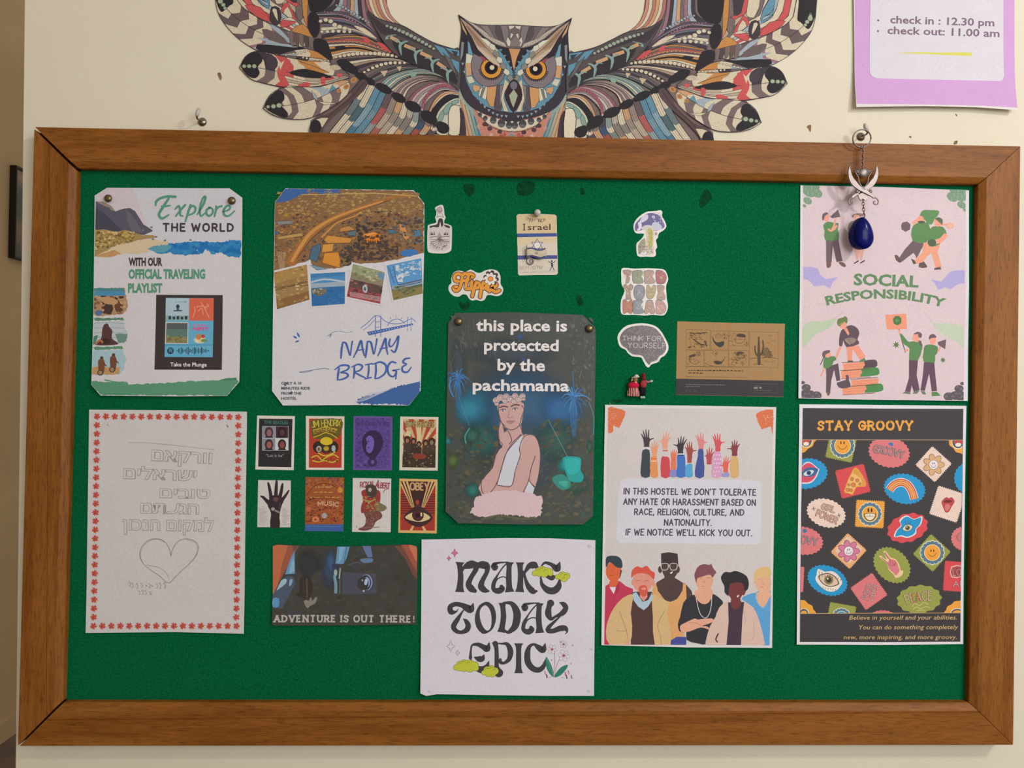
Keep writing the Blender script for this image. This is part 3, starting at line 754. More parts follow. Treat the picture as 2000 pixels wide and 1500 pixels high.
        for f in (.3, .7):
            i.line(L_ * (1 - f) + R_ * f, 2, '6a5f60')
        i.line(L_, 5, OL)
    chain()
    # brown quill
    i.poly([(1185, 600), (1225, 640), (1150, 730), (1000, 850), (900, 950), (880, 1010), (790, 1008), (800, 930), (850, 880), (980, 800), (1100, 690)], '5d4c4e', 3)
    i.line([(1200, 620), (1100, 740), (960, 850), (880, 960)], 4, OL, 4); i.poly([(1100, 700), (1010, 790), (880, 870), (960, 840), (1090, 730)], '7a6462', 2); i.poly([(830, 905), (880, 890), (930, 890), (885, 960)], CR_, 1); i.ell(835, 955, 42, 52, BKo)
    # arm of the wing
    i.poly([(1225, 85), (1320, 150), (1480, 195), (1600, 262), (1720, 325), (1870, 372), (1912, 378), (1912, 690), (1780, 570), (1600, 500), (1460, 430), (1380, 360), (1300, 250), (1250, 160)], '5a5254', 2)
    i.line([(1225, 85), (1320, 150), (1480, 195), (1600, 262), (1720, 325), (1870, 372), (1912, 378)], 6, OL, 4); i.line([(1225, 85), (1290, 230), (1370, 350), (1460, 430), (1600, 500), (1780, 570), (1900, 680)], 5, OL, 4)
    i.poly([(1240, 110), (1330, 180), (1450, 240), (1620, 320), (1760, 400), (1620, 340), (1420, 260), (1350, 270), (1300, 220)], '433c42', 2)
    beads(i, [(1370, 200), (1480, 240), (1600, 300), (1720, 370)], 16, 13, '9fab9c')
    i.poly([(1400, 290), (1460, 300), (1600, 370), (1740, 450), (1880, 560), (1890, 640), (1760, 560), (1600, 500), (1470, 430)], '38343a', 2)
    for a, b in (((1395, 283), (1455, 315)), ((1500, 345), (1582, 378)), ((1620, 400), (1705, 440)), ((1745, 475), (1810, 520))): i.line([a, b], 26, 'd0a57c')
    for x, y in ((1475, 345), (1590, 410), (1715, 480), (1830, 555)):
        i.line([(x + 50, y - 30, 8), (x + 20, y - 22, 16), (x - 6, y, 22), (x - 4, y + 40, 16), (x + 4, y + 76, 4)], 1, TL, 4); i.line([(x - 60, y - 36, 5), (x - 30, y - 40, 12), (x, y - 10, 18)], 1, TL, 4)
    i.line([(1370, 300, 30), (1372, 280, 10), (1440, 265, 5)], 1, TL, 3)
    for q, c in (([(1720, 340), (1800, 365), (1850, 440), (1780, 420)], BLo), ([(1800, 362), (1912, 382), (1912, 430), (1860, 410)], BLo), ([(1840, 440), (1912, 470), (1912, 560), (1870, 500)], BLo), ([(1850, 385), (1900, 395), (1890, 430)], '39424c'), ([(1790, 400), (1850, 450), (1900, 580), (1850, 520)], '6b6a6c')): i.poly(q, c, 1); i.line(q, 3, OL, 1, True)
def build_wing(mirrored):
    i = Ink(-0.0006)
    i.mironly = mirrored; wing(i); return i.build('wing', owl, M['mural'])
build_wing(False); build_wing(True)

def head():
    i = Ink(-0.0009); i.view(860, 0, 5.173)
    i.mir = True; C = 745
    # body sides and breast
    i.poly([(180, 620), (760, 620), (760, 1400), (190, 1400)], '8fa7ab')
    i.poly([(195, 930), (260, 1060), (330, 1200), (410, 1400), (190, 1400)], 'b5b09c', 1)
    for k, c in enumerate((TN, DU, TL, BLo)): i.poly([(200 + k * 46, 1000 + k * 55), (236 + k * 46, 1050 + k * 55), (330 + k * 36, 1400), (270 + k * 36, 1400)], c, 1); i.line([(200 + k * 46, 1000 + k * 55), (300 + k * 36, 1400)], 4, OL)
    i.poly([(192, 1090), (240, 1160), (262, 1400), (190, 1400)], '4a3c44', 2); i.poly([(330, 1100), (560, 1200), (760, 1260), (760, 1400), (420, 1400)], 'c98a78', 1)
    r = random.Random(5)
    for k in range(26): x, y = r.uniform(380, 740), r.uniform(1190, 1390); (y > 1090 + (x - 330) * .35) and i.poly([(x, y - 26), (x + 22, y), (x, y + 30), (x - 20, y)], r.choice(['b0605c', 'c99a88', '8f9490', 'd4b8a4', '6a3f44', TN]), 1)
    i.poly([(350, 1105), (500, 1190), (760, 1230), (760, 1330), (620, 1310), (480, 1250)], 'd8cfba', 1)
    for x, y, a in ((400, 1160, 22), (455, 1195, 24), (535, 1215, 34), (618, 1245, 40), (695, 1265, 34)): i.ell(x, y, a, a * 1.1, '4b4a50', n=12); i.ell(x, y + a * .5, a * .8, a * .4, '6a6c70', n=10)
    for x, y in ((600, 1330), (500, 1300), (450, 1255)): i.ell(x, y, 26, 22, '5a4048')
    i.line([(350, 1105), (480, 1255), (620, 1320), (760, 1335)], 5, OL, 4)
    # ear and outer rim of the face
    i.poly([(182, 150), (210, 260), (205, 400), (175, 600), (170, 700), (180, 830), (230, 980), (330, 1090), (480, 1160), (600, 1190), (760, 1200), (760, 480), (560, 450), (420, 350), (300, 240)], '403a44', 2)
    i.poly([(188, 160), (250, 300), (280, 400), (250, 560), (210, 620), (212, 480), (222, 330)], '30303a', 1); i.poly([(195, 185), (262, 300), (270, 360), (230, 300)], TN, 1); i.poly([(215, 420), (240, 430), (228, 560), (200, 620)], '8a9098', 1)
    for k in range(13):
        t = k / 12; x = 225 + 440 * t ** 1.25; y = 640 + 560 * (1 - (1 - t) ** 1.9) - 30 * t; s = 24
        i.poly([(x - s * .6, y - s * .3), (x + s * .7, y - s * .2), (x, y + s * .9)], '8fa3b4', 0); 
    i.line([(172, 600), (170, 720), (182, 830), (232, 980), (330, 1090), (480, 1162), (600, 1192), (760, 1202)], 6, OL, 5)
    # face disc
    i.poly([(280, 430), (320, 500), (262, 560), (245, 700), (262, 820), (330, 960), (450, 1070), (580, 1120), (760, 1140), (760, 480), (560, 500), (400, 420)], BLo, 1)
    for q, c in (([(275, 410), (300, 440), (330, 560), (280, 560)], '6fa0b8'), ([(262, 540), (330, 560), (320, 640), (255, 640)], 'd6d6c4'), ([(250, 640), (312, 640), (318, 760), (262, 770)], TN), ([(262, 780), (320, 770), (350, 830), (290, 850)], 'd3cfbd'), ([(330, 850), (400, 870), (400, 910), (350, 935), (325, 890)], TN), ([(400, 900), (440, 865), (480, 880), (460, 1010), (385, 970)], 'dcd4c0'), ([(430, 880), (456, 880), (420, 985), (400, 980)], '7b8480'), ([(475, 880), (570, 870), (560, 960), (540, 1080), (500, 1075), (465, 1000)], 'd29d6a'),
                 ([(575, 860), (660, 850), (640, 960), (610, 1130), (560, 1120), (545, 1090)], '5f565e'), ([(600, 870), (650, 850), (640, 930), (600, 1090)], '8b7e86'), ([(650, 800), (700, 850), (650, 930), (640, 1000), (690, 1130), (640, 1125), (610, 1000)], 'cfc6ae')):
        i.poly(q, c, 1); i.line(q, 4, OL, 1, True)
    # eye
    i.poly([(312, 640), (330, 570), (370, 545), (640, 700), (650, 760), (600, 840), (520, 872), (430, 868), (350, 800), (318, 720)], '857a80', 3); i.line([(312, 640), (330, 570), (370, 545), (640, 700), (650, 760), (600, 840), (520, 872), (430, 868), (350, 800), (318, 720)], 5, OL, 3, True)
    for k in range(18):
        a = math.radians(60 + k * 10 - 60); x, y = 515 + 122 * math.cos(a), 690 + 118 * math.sin(a); i.poly([(x - 10, y - 8), (x + 10, y - 8), (x, y + 12)], OL)
    i.ell(515, 690, 112, 112, '3c2c30'); i.ell(515, 690, 102, 100, 'dc9c3e'); i.ell(515, 685, 68, 68, '33242c'); i.ell(515, 685, 50, 50, '191620')
    i.ell(522, 684, 24, 24, 'd9d4bc')
    # brow
    i.poly([(182, 150), (240, 230), (330, 330), (430, 430), (640, 690), (560, 650), (430, 590), (330, 540), (300, 440), (262, 320)], '352f38', 1)
    i.poly([(400, 560), (455, 590), (460, 620), (425, 615)], '9a4c5c'); i.poly([(520, 630), (550, 650), (545, 670)], '9a4c5c')
    i.poly([(300, 340), (420, 480), (560, 600), (635, 700), (500, 620), (380, 500)], 'cdb9a4', 1)
    i.poly([(200, 180), (300, 260), (420, 380), (520, 470), (600, 580), (640, 660), (500, 560), (370, 460), (290, 330)], 'b59c88', 1); i.poly([(250, 230), (340, 320), (480, 500), (380, 460), (300, 340)], 'a3836c', 1)
    i.poly([(400, 380), (470, 400), (560, 480), (600, 560), (520, 500)], 'd9dcc8', 1); i.line([(262, 262), (400, 420), (520, 540), (630, 660)], 4, OL, 4)
    for k in range(7):
        t = k / 6; x, y = 520 + 215 * t, 470 + 375 * t ** .95 * (1 if t < 1 else 1); w_ = 34
        i.poly([(x - 10, y - w_), (x + w_, y - 10), (x + w_ + 6, y + 40), (x - 2 + 6, y + 38), (x - w_ + 6, y + 8)], 'd6d4c2' if k % 2 == 0 else '8c8c86', 1); i.line([(x - 10, y - w_), (x + w_, y - 10), (x + w_ + 6, y + 40), (x + 4, y + 38), (x - w_ + 6, y + 8)], 4, OL, 1, True)
    # cap of the head
    i.poly([(182, 150), (300, 225), (400, 250), (560, 255), (760, 252), (760, 490), (660, 485), (540, 450), (440, 380), (330, 280)], '6f6668', 1)
    i.poly([(182, 150), (330, 260), (450, 370), (560, 440), (670, 480), (650, 440), (520, 380), (420, 300), (330, 240)], 'c2b5aa', 1)
    for q, c in (([(400, 260), (480, 262), (560, 400), (500, 370)], '8b7f7c'), ([(560, 262), (600, 262), (620, 330), (640, 420), (590, 400), (555, 330)], '5a5256'), ([(610, 262), (680, 262), (690, 330), (670, 440), (640, 400)], '857b7e'), ([(690, 262), (750, 262), (740, 285), (700, 300)], 'd5ccc0'), ([(715, 335), (740, 350), (712, 395), (705, 370)], 'd5ccc0'), ([(680, 375), (712, 420), (705, 470), (680, 465), (665, 420)], 'd8d0c6')): i.poly(q, c, 1); i.line(q, 3, OL, 1, True)
    for k in range(14): t = k / 13; i.poly([(320 + 330 * t, 250 + 215 * t ** .85), (342 + 330 * t, 264 + 215 * t ** .85), (335 + 330 * t, 272 + 212 * t ** .85)], '8a7a74')
    i.line([(182, 150), (300, 225), (400, 250), (560, 255), (760, 252)], 5, OL, 4); i.line([(182, 150), (330, 270), (450, 385), (560, 455), (670, 486), (760, 492)], 5, OL, 4); i.line([(182, 150), (212, 260), (205, 400), (176, 600)], 5, OL, 4)
    i.poly([(560, 460), (650, 490), (690, 490), (745, 700), (740, 740), (700, 660), (640, 560)], '2f2d36', 1)
    for x, y in ((610, 500), (650, 560), (690, 620), (712, 680)): i.poly([(x - 14, y), (x + 14, y - 4), (x + 4, y + 22)], '7f98ac')
    # nose bridge and beak, centre
    i.mir = False
    i.poly([(690, 492), (812, 498), (770, 600), (748, 720), (735, 680), (715, 580)], 'cf9c6c', 1); i.line([(690, 492), (715, 580), (742, 720), (770, 600), (812, 498)], 4, OL, 3)
    i.poly([(745, 800), (800, 850), (830, 960), (800, 1050), (740, 1140), (680, 1050), (650, 960), (690, 850)], '3c2c34', 2); i.poly([(742, 905), (782, 965), (760, 1030), (738, 1090), (712, 1030), (695, 965)], 'a8b39c', 1); i.ell(742, 865, 36, 40, '77707c')
    for y in (735, 760, 785): i.ell(745, y, 18, 11, '4a4a5a', n=8)
    i.poly([(705, 430), (760, 370), (815, 432), (800, 470), (720, 470)], '857b7e', 1)
    return i.build('head', owl, M['mural'])
head()

# ================================================================== posters
SHY = FELT - 0.0010                 # front face of a pinned sheet
def rough(pts, amp, n, seed=1):
    r = np.random.RandomState(seed); q = resample(pts, n); q[1:-1] += r.uniform(-amp, amp, (n - 2, q.shape[1])); return q
def to_px(pts, ox, oy, sc): return np.asarray(pts, float) / sc + (ox, oy)
class Poster:
    def __init__(s, name, label, cat, pts, c, bend=None, mat='ink', Y=None, group=None, thick=SHEET_T, part='sheet'):
        s.Y = Y or SHY; W = plane_pts(pts, s.Y)
        s.e = empty(name, (W[:, 0].mean(), s.Y, W[:, 2].min()))
        tag(s.e, label, cat, group); s.mat = mat
        s.bend = bend_for(pts, s.Y, *bend) if bend else None
        s.sheet = sheet(part, pts, c, s.Y, s.e, M[mat], s.bend, thick); s.layer = 0
    def ink(s, ox=0, oy=0, sc=1.0):
        i = Ink(s.Y, ox, oy, sc); i.base = s.layer; return i
    def done(s, ink, part, mat=None, label=None):
        o = ink.build(part, s.e, M[mat or s.mat], s.bend); s.layer = int(max(l.max() for l in ink.L)) + 1
        if label: o['label'] = label
        return o
def speckle(ink, quad, n, cols, r0, r1, seed=1, elong=1.6, rot=0):
    """small irregular dabs of colour inside a quad (print texture of photographs)"""
    r = random.Random(seed); q = np.array(quad, float); old = ink.clip
    ink.clip = np.array(quad) / ink.sc + (ink.ox, ink.oy)
    for _ in range(n):
        u, v = r.random(), r.random()
        p = (q[0] * (1 - u) + q[1] * u) * (1 - v) + (q[3] * (1 - u) + q[2] * u) * v
        a = r.uniform(r0, r1); b = a / r.uniform(1, elong * 1.4); th = math.radians(rot + r.uniform(-25, 25)); k = r.choice((4, 5, 6))
        pts = [(p[0] + a * math.cos(t) * math.cos(th) - b * math.sin(t) * math.sin(th), p[1] + a * math.cos(t) * math.sin(th) + b * math.sin(t) * math.cos(th))
               for t in [2 * PI * (i + r.uniform(-.3, .3)) / k for i in range(k)]]
        ink.fan(pts, r.choice(cols))
    ink.clip = old

def smear(ink, x0, y0, x1, y1, h, c, seed=1):
    """print too small to read in the photograph: a row of tiny dashes"""
    r = random.Random(seed); x = x0
    while x < x1 - h * .4:
        w_ = min(r.uniform(.5, 1.6) * h, x1 - x); y = y0 + (y1 - y0) * (x - x0) / (x1 - x0) - h * .35
        ink.line([(x, y + r.uniform(-.1, .1) * h), (x + w_, y + r.uniform(-.1, .1) * h)], h * r.uniform(.35, .6), c); x += w_ + h * r.uniform(.2, .6)
# ---- poster: Explore the world
EX = (170, 350, 3.409)
p = Poster('travel_poster', 'white travel playlist poster headed with green script lettering and mountain beach photo', 'poster',
    to_px([(135, 58), (950, 62), (1036, 125), (1033, 520), (1020, 1350), (940, 1443), (600, 1446), (100, 1440), (38, 1370), (48, 540), (52, 110)], *EX), 'd9d6dc',
    ((0.3, 0.1, 0.2, 0.1, 0.8), (0.4, 0.0, 0.3, 0.5, 1.6, 3.2)))
i = p.ink(*EX)
i.clip = to_px([(135, 59), (950, 63), (1035, 126), (1019, 1350), (940, 1442), (101, 1439), (39, 1370), (54, 111)], *EX)
i.poly([(135, 60), (700, 62), (440, 300), (430, 360), (52, 330), (54, 112)], 'd6cad6')
i.poly([(300, 64), (945, 64), (1030, 126), (1030, 400), (500, 420), (430, 360)], 'd3d3de')
i.poly([(60, 148), (110, 150), (165, 180), (190, 215), (215, 205), (250, 196), (285, 192), (320, 212), (350, 260), (375, 300), (430, 335), (440, 345), (380, 372), (240, 360), (55, 350)], '5b596b')
i.poly([(60, 148), (110, 150), (165, 180), (190, 215), (160, 205), (150, 190), (120, 180)], '9c8d84')
i.poly([(60, 190), (120, 230), (190, 300), (240, 345), (140, 350), (56, 345)], '4a4a5d'); i.poly([(260, 205), (300, 240), (340, 300), (370, 355), (300, 350), (270, 280)], '6d6877')
i.poly(rough([(55, 335), (130, 338), (200, 350), (250, 338), (320, 352), (350, 370), (440, 374), (462, 388), (400, 396), (300, 420), (180, 445), (100, 500), (52, 518)], 4, 40), 'a98f5c')
speckle(i, [(55, 345), (330, 350), (300, 420), (55, 480)], 190, ['8a7136', 'c2a765', '6d5e31', 'b89a52', 'd6bd86', '9a7a48'], 5, 15, 2)
i.poly(rough([(52, 515), (110, 490), (200, 440), (320, 415), (440, 395), (560, 425), (480, 450), (420, 480), (330, 500), (250, 492), (200, 505), (120, 522)], 3, 50), 'dcc7a8')
i.poly(rough([(52, 515), (110, 495), (180, 470), (230, 495), (160, 520)], 3, 18), 'c69a6a')
i.poly(rough([(400, 462), (450, 448), (520, 435), (640, 420), (760, 415), (880, 420), (960, 408), (1028, 404), (1026, 520), (1000, 522), (940, 512), (890, 485), (850, 466), (800, 462), (740, 470), (710, 500), (640, 508), (580, 500), (540, 488), (470, 496), (430, 475)], 6, 120, 4), '2f86c4')
i.poly(rough([(405, 462), (450, 450), (540, 434), (570, 450), (520, 484), (470, 492), (432, 474)], 4, 30), '5da3b8')
speckle(i, [(560, 430), (1024, 415), (1024, 500), (620, 500)], 60, ['2178bd', '3a90cc', '1d70b6'], 10, 32, 5)
for a, b in ((460, 384), (690, 405), (520, 408), (440, 400), (375, 340), (430, 320)): i.ell(a, b, 9, 6, '6f7f83')
# three torn snapshots at the left edge
i.poly(rough([(48, 728), (250, 722), (258, 760), (270, 820), (280, 840), (262, 875), (240, 900), (60, 912), (46, 900)], 4, 50), 'b58f6d')
i.poly(rough([(48, 726), (250, 724), (252, 745), (160, 752), (48, 745)], 3, 30), '4d8a96'); i.poly([(50, 746), (252, 746), (256, 775), (50, 780)], '4f93bd')
speckle(i, [(50, 775), (262, 780), (262, 895), (50, 905)], 60, ['8b6547', 'caa07a', '5d4434', '46392f', 'c9ab8c', '7c5a45'], 8, 20, 8)
i.ell(145, 860, 30, 40, '4c3830'); i.ell(205, 845, 20, 40, '6b4632'); i.ell(80, 890, 25, 18, '5a76a8'); i.ell(150, 810, 60, 24, 'c39a72', 10)
i.poly(rough([(45, 925), (245, 922), (250, 938), (60, 945)], 4, 40), '5d8c7c')
i.poly(rough([(46, 955), (240, 940), (255, 990), (278, 1030), (262, 1070), (235, 1095), (50, 1105)], 4, 50), 'c2cbd2')
for k in range(5): i.line([(50, 960 + k * 32), (150, 955 + k * 32), (255, 962 + k * 32)], 5, '9fb0bb', 3)
i.poly(rough([(48, 1045), (80, 1040), (60, 1100), (44, 1105)], 3, 12), '4f8a76'); i.poly(rough([(190, 1030), (276, 1030), (262, 1085), (215, 1092)], 3, 20), '6d9288')
i.poly([(105, 1000), (118, 968), (140, 962), (152, 985), (172, 1010), (170, 1060), (210, 1100), (60, 1104), (98, 1060)], '5b3b3c', 4)
i.ell(132, 1080, 28, 20, '3d2c30'); i.line([(62, 1100), (90, 1072), (110, 1090)], 14, 'b9724e', 3)
i.poly(rough([(44, 1118), (245, 1112), (242, 1130), (60, 1140)], 4, 40), '5d9478')
i.poly(rough([(44, 1142), (240, 1135), (268, 1200), (250, 1270), (225, 1300), (42, 1305)], 4, 50), 'a9c9d6')
i.poly(rough([(42, 1250), (230, 1250), (225, 1298), (42, 1303)], 4, 30), 'c59a6b')
for x, y in ((104, 1200), (182, 1180)):
    i.ell(x, y - 8, 11, 13, '5b4034'); i.poly([(x - 22, y + 5), (x + 12, y), (x + 22, y + 40), (x + 12, y + 96), (x - 16, y + 98), (x - 22, y + 50)], '7b4f3a', 3)
    i.line([(x + 8, y + 20), (x + 34, y + 45)], 7, '6a4030'); i.ell(x - 8, y + 88, 20, 20, '5a463a'); i.ell(x - 8, y + 88, 13, 13, 'a58a6d')
# album tile
i.poly([(462, 770), (905, 772), (903, 1270), (455, 1268)], '3e3638')
i.poly([(526, 790), (845, 792), (841, 1186), (521, 1184)], '67b4d8')
i.poly([(527, 792), (680, 792), (678, 942), (524, 941)], 'b3cbd9'); i.poly([(684, 792), (845, 793), (843, 943), (682, 942)], 'dd6b50')
i.poly([(526, 908), (679, 908), (678, 942), (524, 941)], '8fb0bb'); i.poly([(524, 950), (677, 952), (676, 1098), (522, 1096)], 'c9cfcb')
i.poly([(532, 958), (672, 959), (670, 1092), (529, 1090)], '5a6364')
i.poly([(530, 1000), (671, 1000), (670, 1050), (529, 1050)], '5f8078'); i.poly([(530, 1050), (670, 1050), (670, 1090), (529, 1090)], '8f8a5c')
speckle(i, [(530, 1040), (670, 1040), (670, 1088), (530, 1088)], 50, ['5c5a3c', 'a9a06a', '707550'], 3, 8, 3)
i.ell(606, 848, 12, 14, '3a4046'); i.rect(578, 872, 634, 880, '4e5a61'); i.rect(598, 856, 614, 874, '4e5a61')
for k in range(5): i.rect(545 + k * 27, 912 + (k % 2) * 4, 562 + k * 27, 934, '2c3a3c')
smear(i, 590, 822, 665, 822, 14, '7f9db3')
for q in ([(705, 925), (720, 880), (716, 850)], [(760, 820), (790, 870), (815, 925)], [(730, 850), (770, 845), (800, 862)], [(740, 880), (765, 860), (775, 900)], [(800, 830), (812, 845), (790, 850)]): i.line(q, 6, 'f0a085', 4)
smear(i, 706, 980, 808, 980, 24, 'd878b0'); i.strokes('PARTY', 708, 1006, 806, 1006, 18, 'e05aa0', 7)
i.ell(755, 1072, 42, 22, 'd9cfa8'); i.ell(745, 1050, 18, 20, 'c98c50'); i.ell(775, 1046, 14, 12, 'c0504a'); i.ell(782, 1075, 22, 10, '7a9a60'); i.ell(735, 1078, 12, 12, 'e9e2c0')
i.rect(521, 1100, 841, 1108, '4fa0cc')
i.ell(560, 1143, 22, 22, '20303c'); 
for k in range(3): i.line([(547 + k, 1134 + k * 9), (560, 1129 + k * 9), (574 - k, 1136 + k * 9)], 4, '67b4d8', 3)
for k, hh in enumerate([8, 22, 36, 46, 30, 12, 24, 44, 52, 26, 14, 34, 48, 40, 20, 38, 26, 50, 30, 16, 28, 10, 8]): i.rect(600 + k * 9.6, 1143 - hh / 2, 605 + k * 9.6, 1143 + hh / 2, '1d3a55')
i.poly(rough([(40, 1345), (120, 1350), (270, 1345), (285, 1365), (420, 1362), (600, 1352), (720, 1345), (850, 1340), (1005, 1325), (1018, 1352), (940, 1441), (102, 1438), (40, 1370)], 5, 130, 6), '5d9a7c')
i.poly(rough([(120, 1330), (180, 1345), (260, 1348), (200, 1356), (130, 1344)], 3, 20), '5d9a7c'); i.poly(rough([(900, 1335), (960, 1322), (1000, 1322), (1000, 1335), (920, 1340)], 3, 20), '4a8468')
p.done(i, 'picture')
i = p.ink(*EX)
G = '5a9a82'
i.line([(590, 118, 14), (540, 116, 14), (490, 128, 13), (462, 150, 14), (458, 175, 8)], 1.25, G, 5, cap=True)
i.line([(545, 130, 12), (505, 190, 14), (480, 235, 14), (500, 262, 13), (545, 238, 8)], 1.25, G, 5, cap=True)
i.line([(500, 182, 11), (530, 180, 10), (555, 176, 7)], 1.25, G, 4, cap=True)
i.line([(588, 200, 8), (612, 178, 12), (620, 205, 12), (622, 240, 11), (640, 245, 7)], 1.25, G, 4, cap=True); i.line([(655, 172, 12), (625, 205, 11), (592, 246, 9)], 1.25, G, 4, cap=True)
i.line([(690, 172, 12), (672, 230, 12), (655, 282, 9)], 1.25, G, 4, cap=True); i.line([(672, 215, 9), (700, 180, 11), (722, 190, 12), (715, 222, 11), (680, 240, 8)], 1.25, G, 5, cap=True)
i.line([(735, 235, 8), (775, 170, 12), (790, 120, 13), (772, 128, 10), (752, 195, 12), (758, 245, 10), (785, 228, 7)], 1.25, G, 5, cap=True)
i.line([(820, 190, 11), (798, 205, 12), (796, 232, 12), (815, 245, 11), (838, 225, 11), (835, 198, 10), (812, 188, 9)], 1.25, G, 5, cap=True)
i.line([(862, 182, 11), (858, 215, 11), (850, 248, 9)], 1.25, G, 4, cap=True); i.line([(856, 215, 8), (875, 188, 10), (898, 180, 11)], 1.25, G, 4, cap=True)
i.line([(905, 218, 8), (945, 205, 10), (955, 185, 11), (935, 178, 11), (912, 205, 12), (915, 238, 12), (945, 245, 10), (985, 212, 7)], 1.25, G, 5, cap=True)
i.strokes('THE WORLD', 510, 345, 973, 346, 48, '463b48', 12, gap=.42)
i.text('WITH OUR', 278, 576, 503, 576, 50, '43383f', 0.045); i.text('OFFICIAL TRAVELING', 278, 661, 788, 661, 58, G, 0.045); i.text('PLAYLIST', 275, 753, 503, 753, 56, G, 0.045)
i.text('Take the Plunge', 560, 1246, 802, 1248, 25, 'ececec', 0.018)
p.done(i, 'lettering')

# ---- poster: bridge
NB = (520, 350, 3.333)
p = Poster('bridge_poster', 'white poster of a river bridge with aerial town photo and blue brush lettering', 'poster',
    to_px([(128, 62), (960, 74), (1030, 160), (1028, 480), (1006, 1378), (930, 1473), (600, 1470), (112, 1473), (40, 1378), (46, 760), (58, 150)], *NB), 'd8d6de',
    ((0.6, 0.1, 0.2, 0.2, 0.5), (1.2, 0.2, 0.1, 0.3, 0.5, 1.8)))
i = p.ink(*NB)
i.clip = to_px([(129, 63), (959, 75), (1029, 161), (1027, 480), (1006, 1378), (929, 1472), (113, 1472), (41, 1378), (59, 150)], *NB)
Q = to_px([(45, 62), (1032, 62), (1032, 590), (40, 590)], *NB)
ph = rough([(128, 64), (958, 76), (1028, 160), (1026, 482), (960, 505), (880, 520), (800, 540), (700, 550), (560, 565), (470, 580), (380, 585), (300, 570), (290, 520), (262, 536), (50, 600), (56, 152)], 5, 160, 3)
i.poly(ph, '8c6846')
speckle(i, [(60, 80), (1000, 90), (1020, 230), (60, 230)], 620, ['a98a4e', 'b0905a', 'b99a5a', '8a7044', '9a8058', '806846'], 4, 15, 4, 3, -8)
speckle(i, [(60, 230), (1020, 200), (1020, 500), (60, 540)], 900, ['6a4a3e', '523e38', '755544', '7f6248', '97703f', '59463f', 'a88048', '5f5140', '5a5a5a'], 4, 15, 6, 2.2)
speckle(i, [(60, 210), (330, 180), (250, 430), (60, 540)], 170, ['b07a3e', '9c6c3a', 'b98848', '7a5238'], 5, 15, 7, 2.5)
# the road sweeping to the upper right
i.line([(150, 560, 60), (190, 500, 58), (250, 410, 52), (310, 340, 46), (420, 270, 38), (560, 210, 30), (700, 160, 24), (820, 120, 20), (960, 105, 16)], 1, 'a8703a', 5)
i.line([(165, 540, 20), (215, 455, 22), (290, 352, 22), (410, 270, 16), (560, 208, 12), (760, 145, 9)], 1, 'cf9550', 5)
i.line([(200, 520, 6), (300, 385, 6), (420, 292, 5), (560, 228, 4), (800, 140, 4)], 1, '6b4630', 5)
i.line([(360, 380, 12), (420, 320, 12), (470, 280, 10), (580, 240, 9), (620, 210, 8)], 1, 'c98c4c', 4)
i.line([(90, 105), (400, 100), (700, 95), (980, 112)], 5, 'c8ad72', 4)
for q, c in (([(375, 395), (400, 365), (560, 385), (545, 415), (400, 418)], 'd39445'), ([(368, 425), (440, 420), (432, 470), (362, 478)], 'd79a48'), ([(380, 480), (470, 475), (482, 520), (478, 578), (365, 545)], 'dd9238'),
             ([(632, 360), (700, 345), (745, 360), (740, 425), (640, 415)], 'e0852c'), ([(480, 320), (540, 302), (580, 330), (480, 345)], 'c18a4a'), ([(865, 290), (900, 300), (935, 380), (905, 400), (870, 340)], 'd3935a'),
             ([(300, 440), (355, 418), (350, 470), (330, 540), (280, 520)], '4f6f8a'), ([(540, 340), (590, 335), (580, 370), (530, 365)], '5e7784'), ([(790, 330), (830, 325), (850, 350), (800, 358)], '4e7488'),
             ([(960, 335), (1000, 330), (1010, 370), (970, 375)], '4f7fa0'), ([(285, 560), (340, 568), (400, 585), (330, 590)], '7ca3b8'), ([(70, 275), (160, 270), (180, 290), (80, 300)], '8d8d8c'),
             ([(65, 340), (80, 340), (80, 360), (65, 362)], '4f6fb0'), ([(75, 375), (230, 350), (240, 370), (80, 395)], 'c09a5c')):
    i.poly(q, c); i.line(q, 4, dark(c, .6), 0, True)
i.ell(930, 480, 60, 24, '3f78b8', -4); speckle(i, [(580, 290), (780, 270), (800, 420), (600, 430)], 70, ['46352f', '54423a', '3f3532', '6a4f3c'], 6, 18, 21)
speckle(i, [(540, 410), (860, 400), (860, 520), (540, 540)], 120, ['4c3a36', '54423a', '614a3c', '43393a'], 7, 20, 22)
speckle(i, [(480, 440), (560, 430), (560, 560), (490, 570)], 30, ['4c4440', '3c3836'], 8, 18, 23)
speckle(i, [(860, 260), (1020, 230), (1020, 420), (870, 430)], 90, ['5a4a40', '7a5c44', '93805c', '4a4440', '5a7a8a'], 5, 15, 24)
for k in range(8): i.line([(70 + k * 8, 470), (90 + k * 4, 585)], 3, 'b99a78')
for k in range(6): i.rect(650 + k * 14, 398, 657 + k * 14, 410, '7a3c18')
i.poly([(632, 360), (700, 345), (722, 352), (660, 372)], 'ee9a48')
i.poly(rough([(128, 64), (480, 66), (500, 76), (420, 100), (330, 85), (240, 95), (180, 130), (110, 150), (66, 152)], 6, 60), '3f68a8')
speckle(i, [(240, 66), (480, 70), (500, 100), (260, 100)], 30, ['8a8060', 'a98a4e', '3f68a8'], 5, 14, 2)
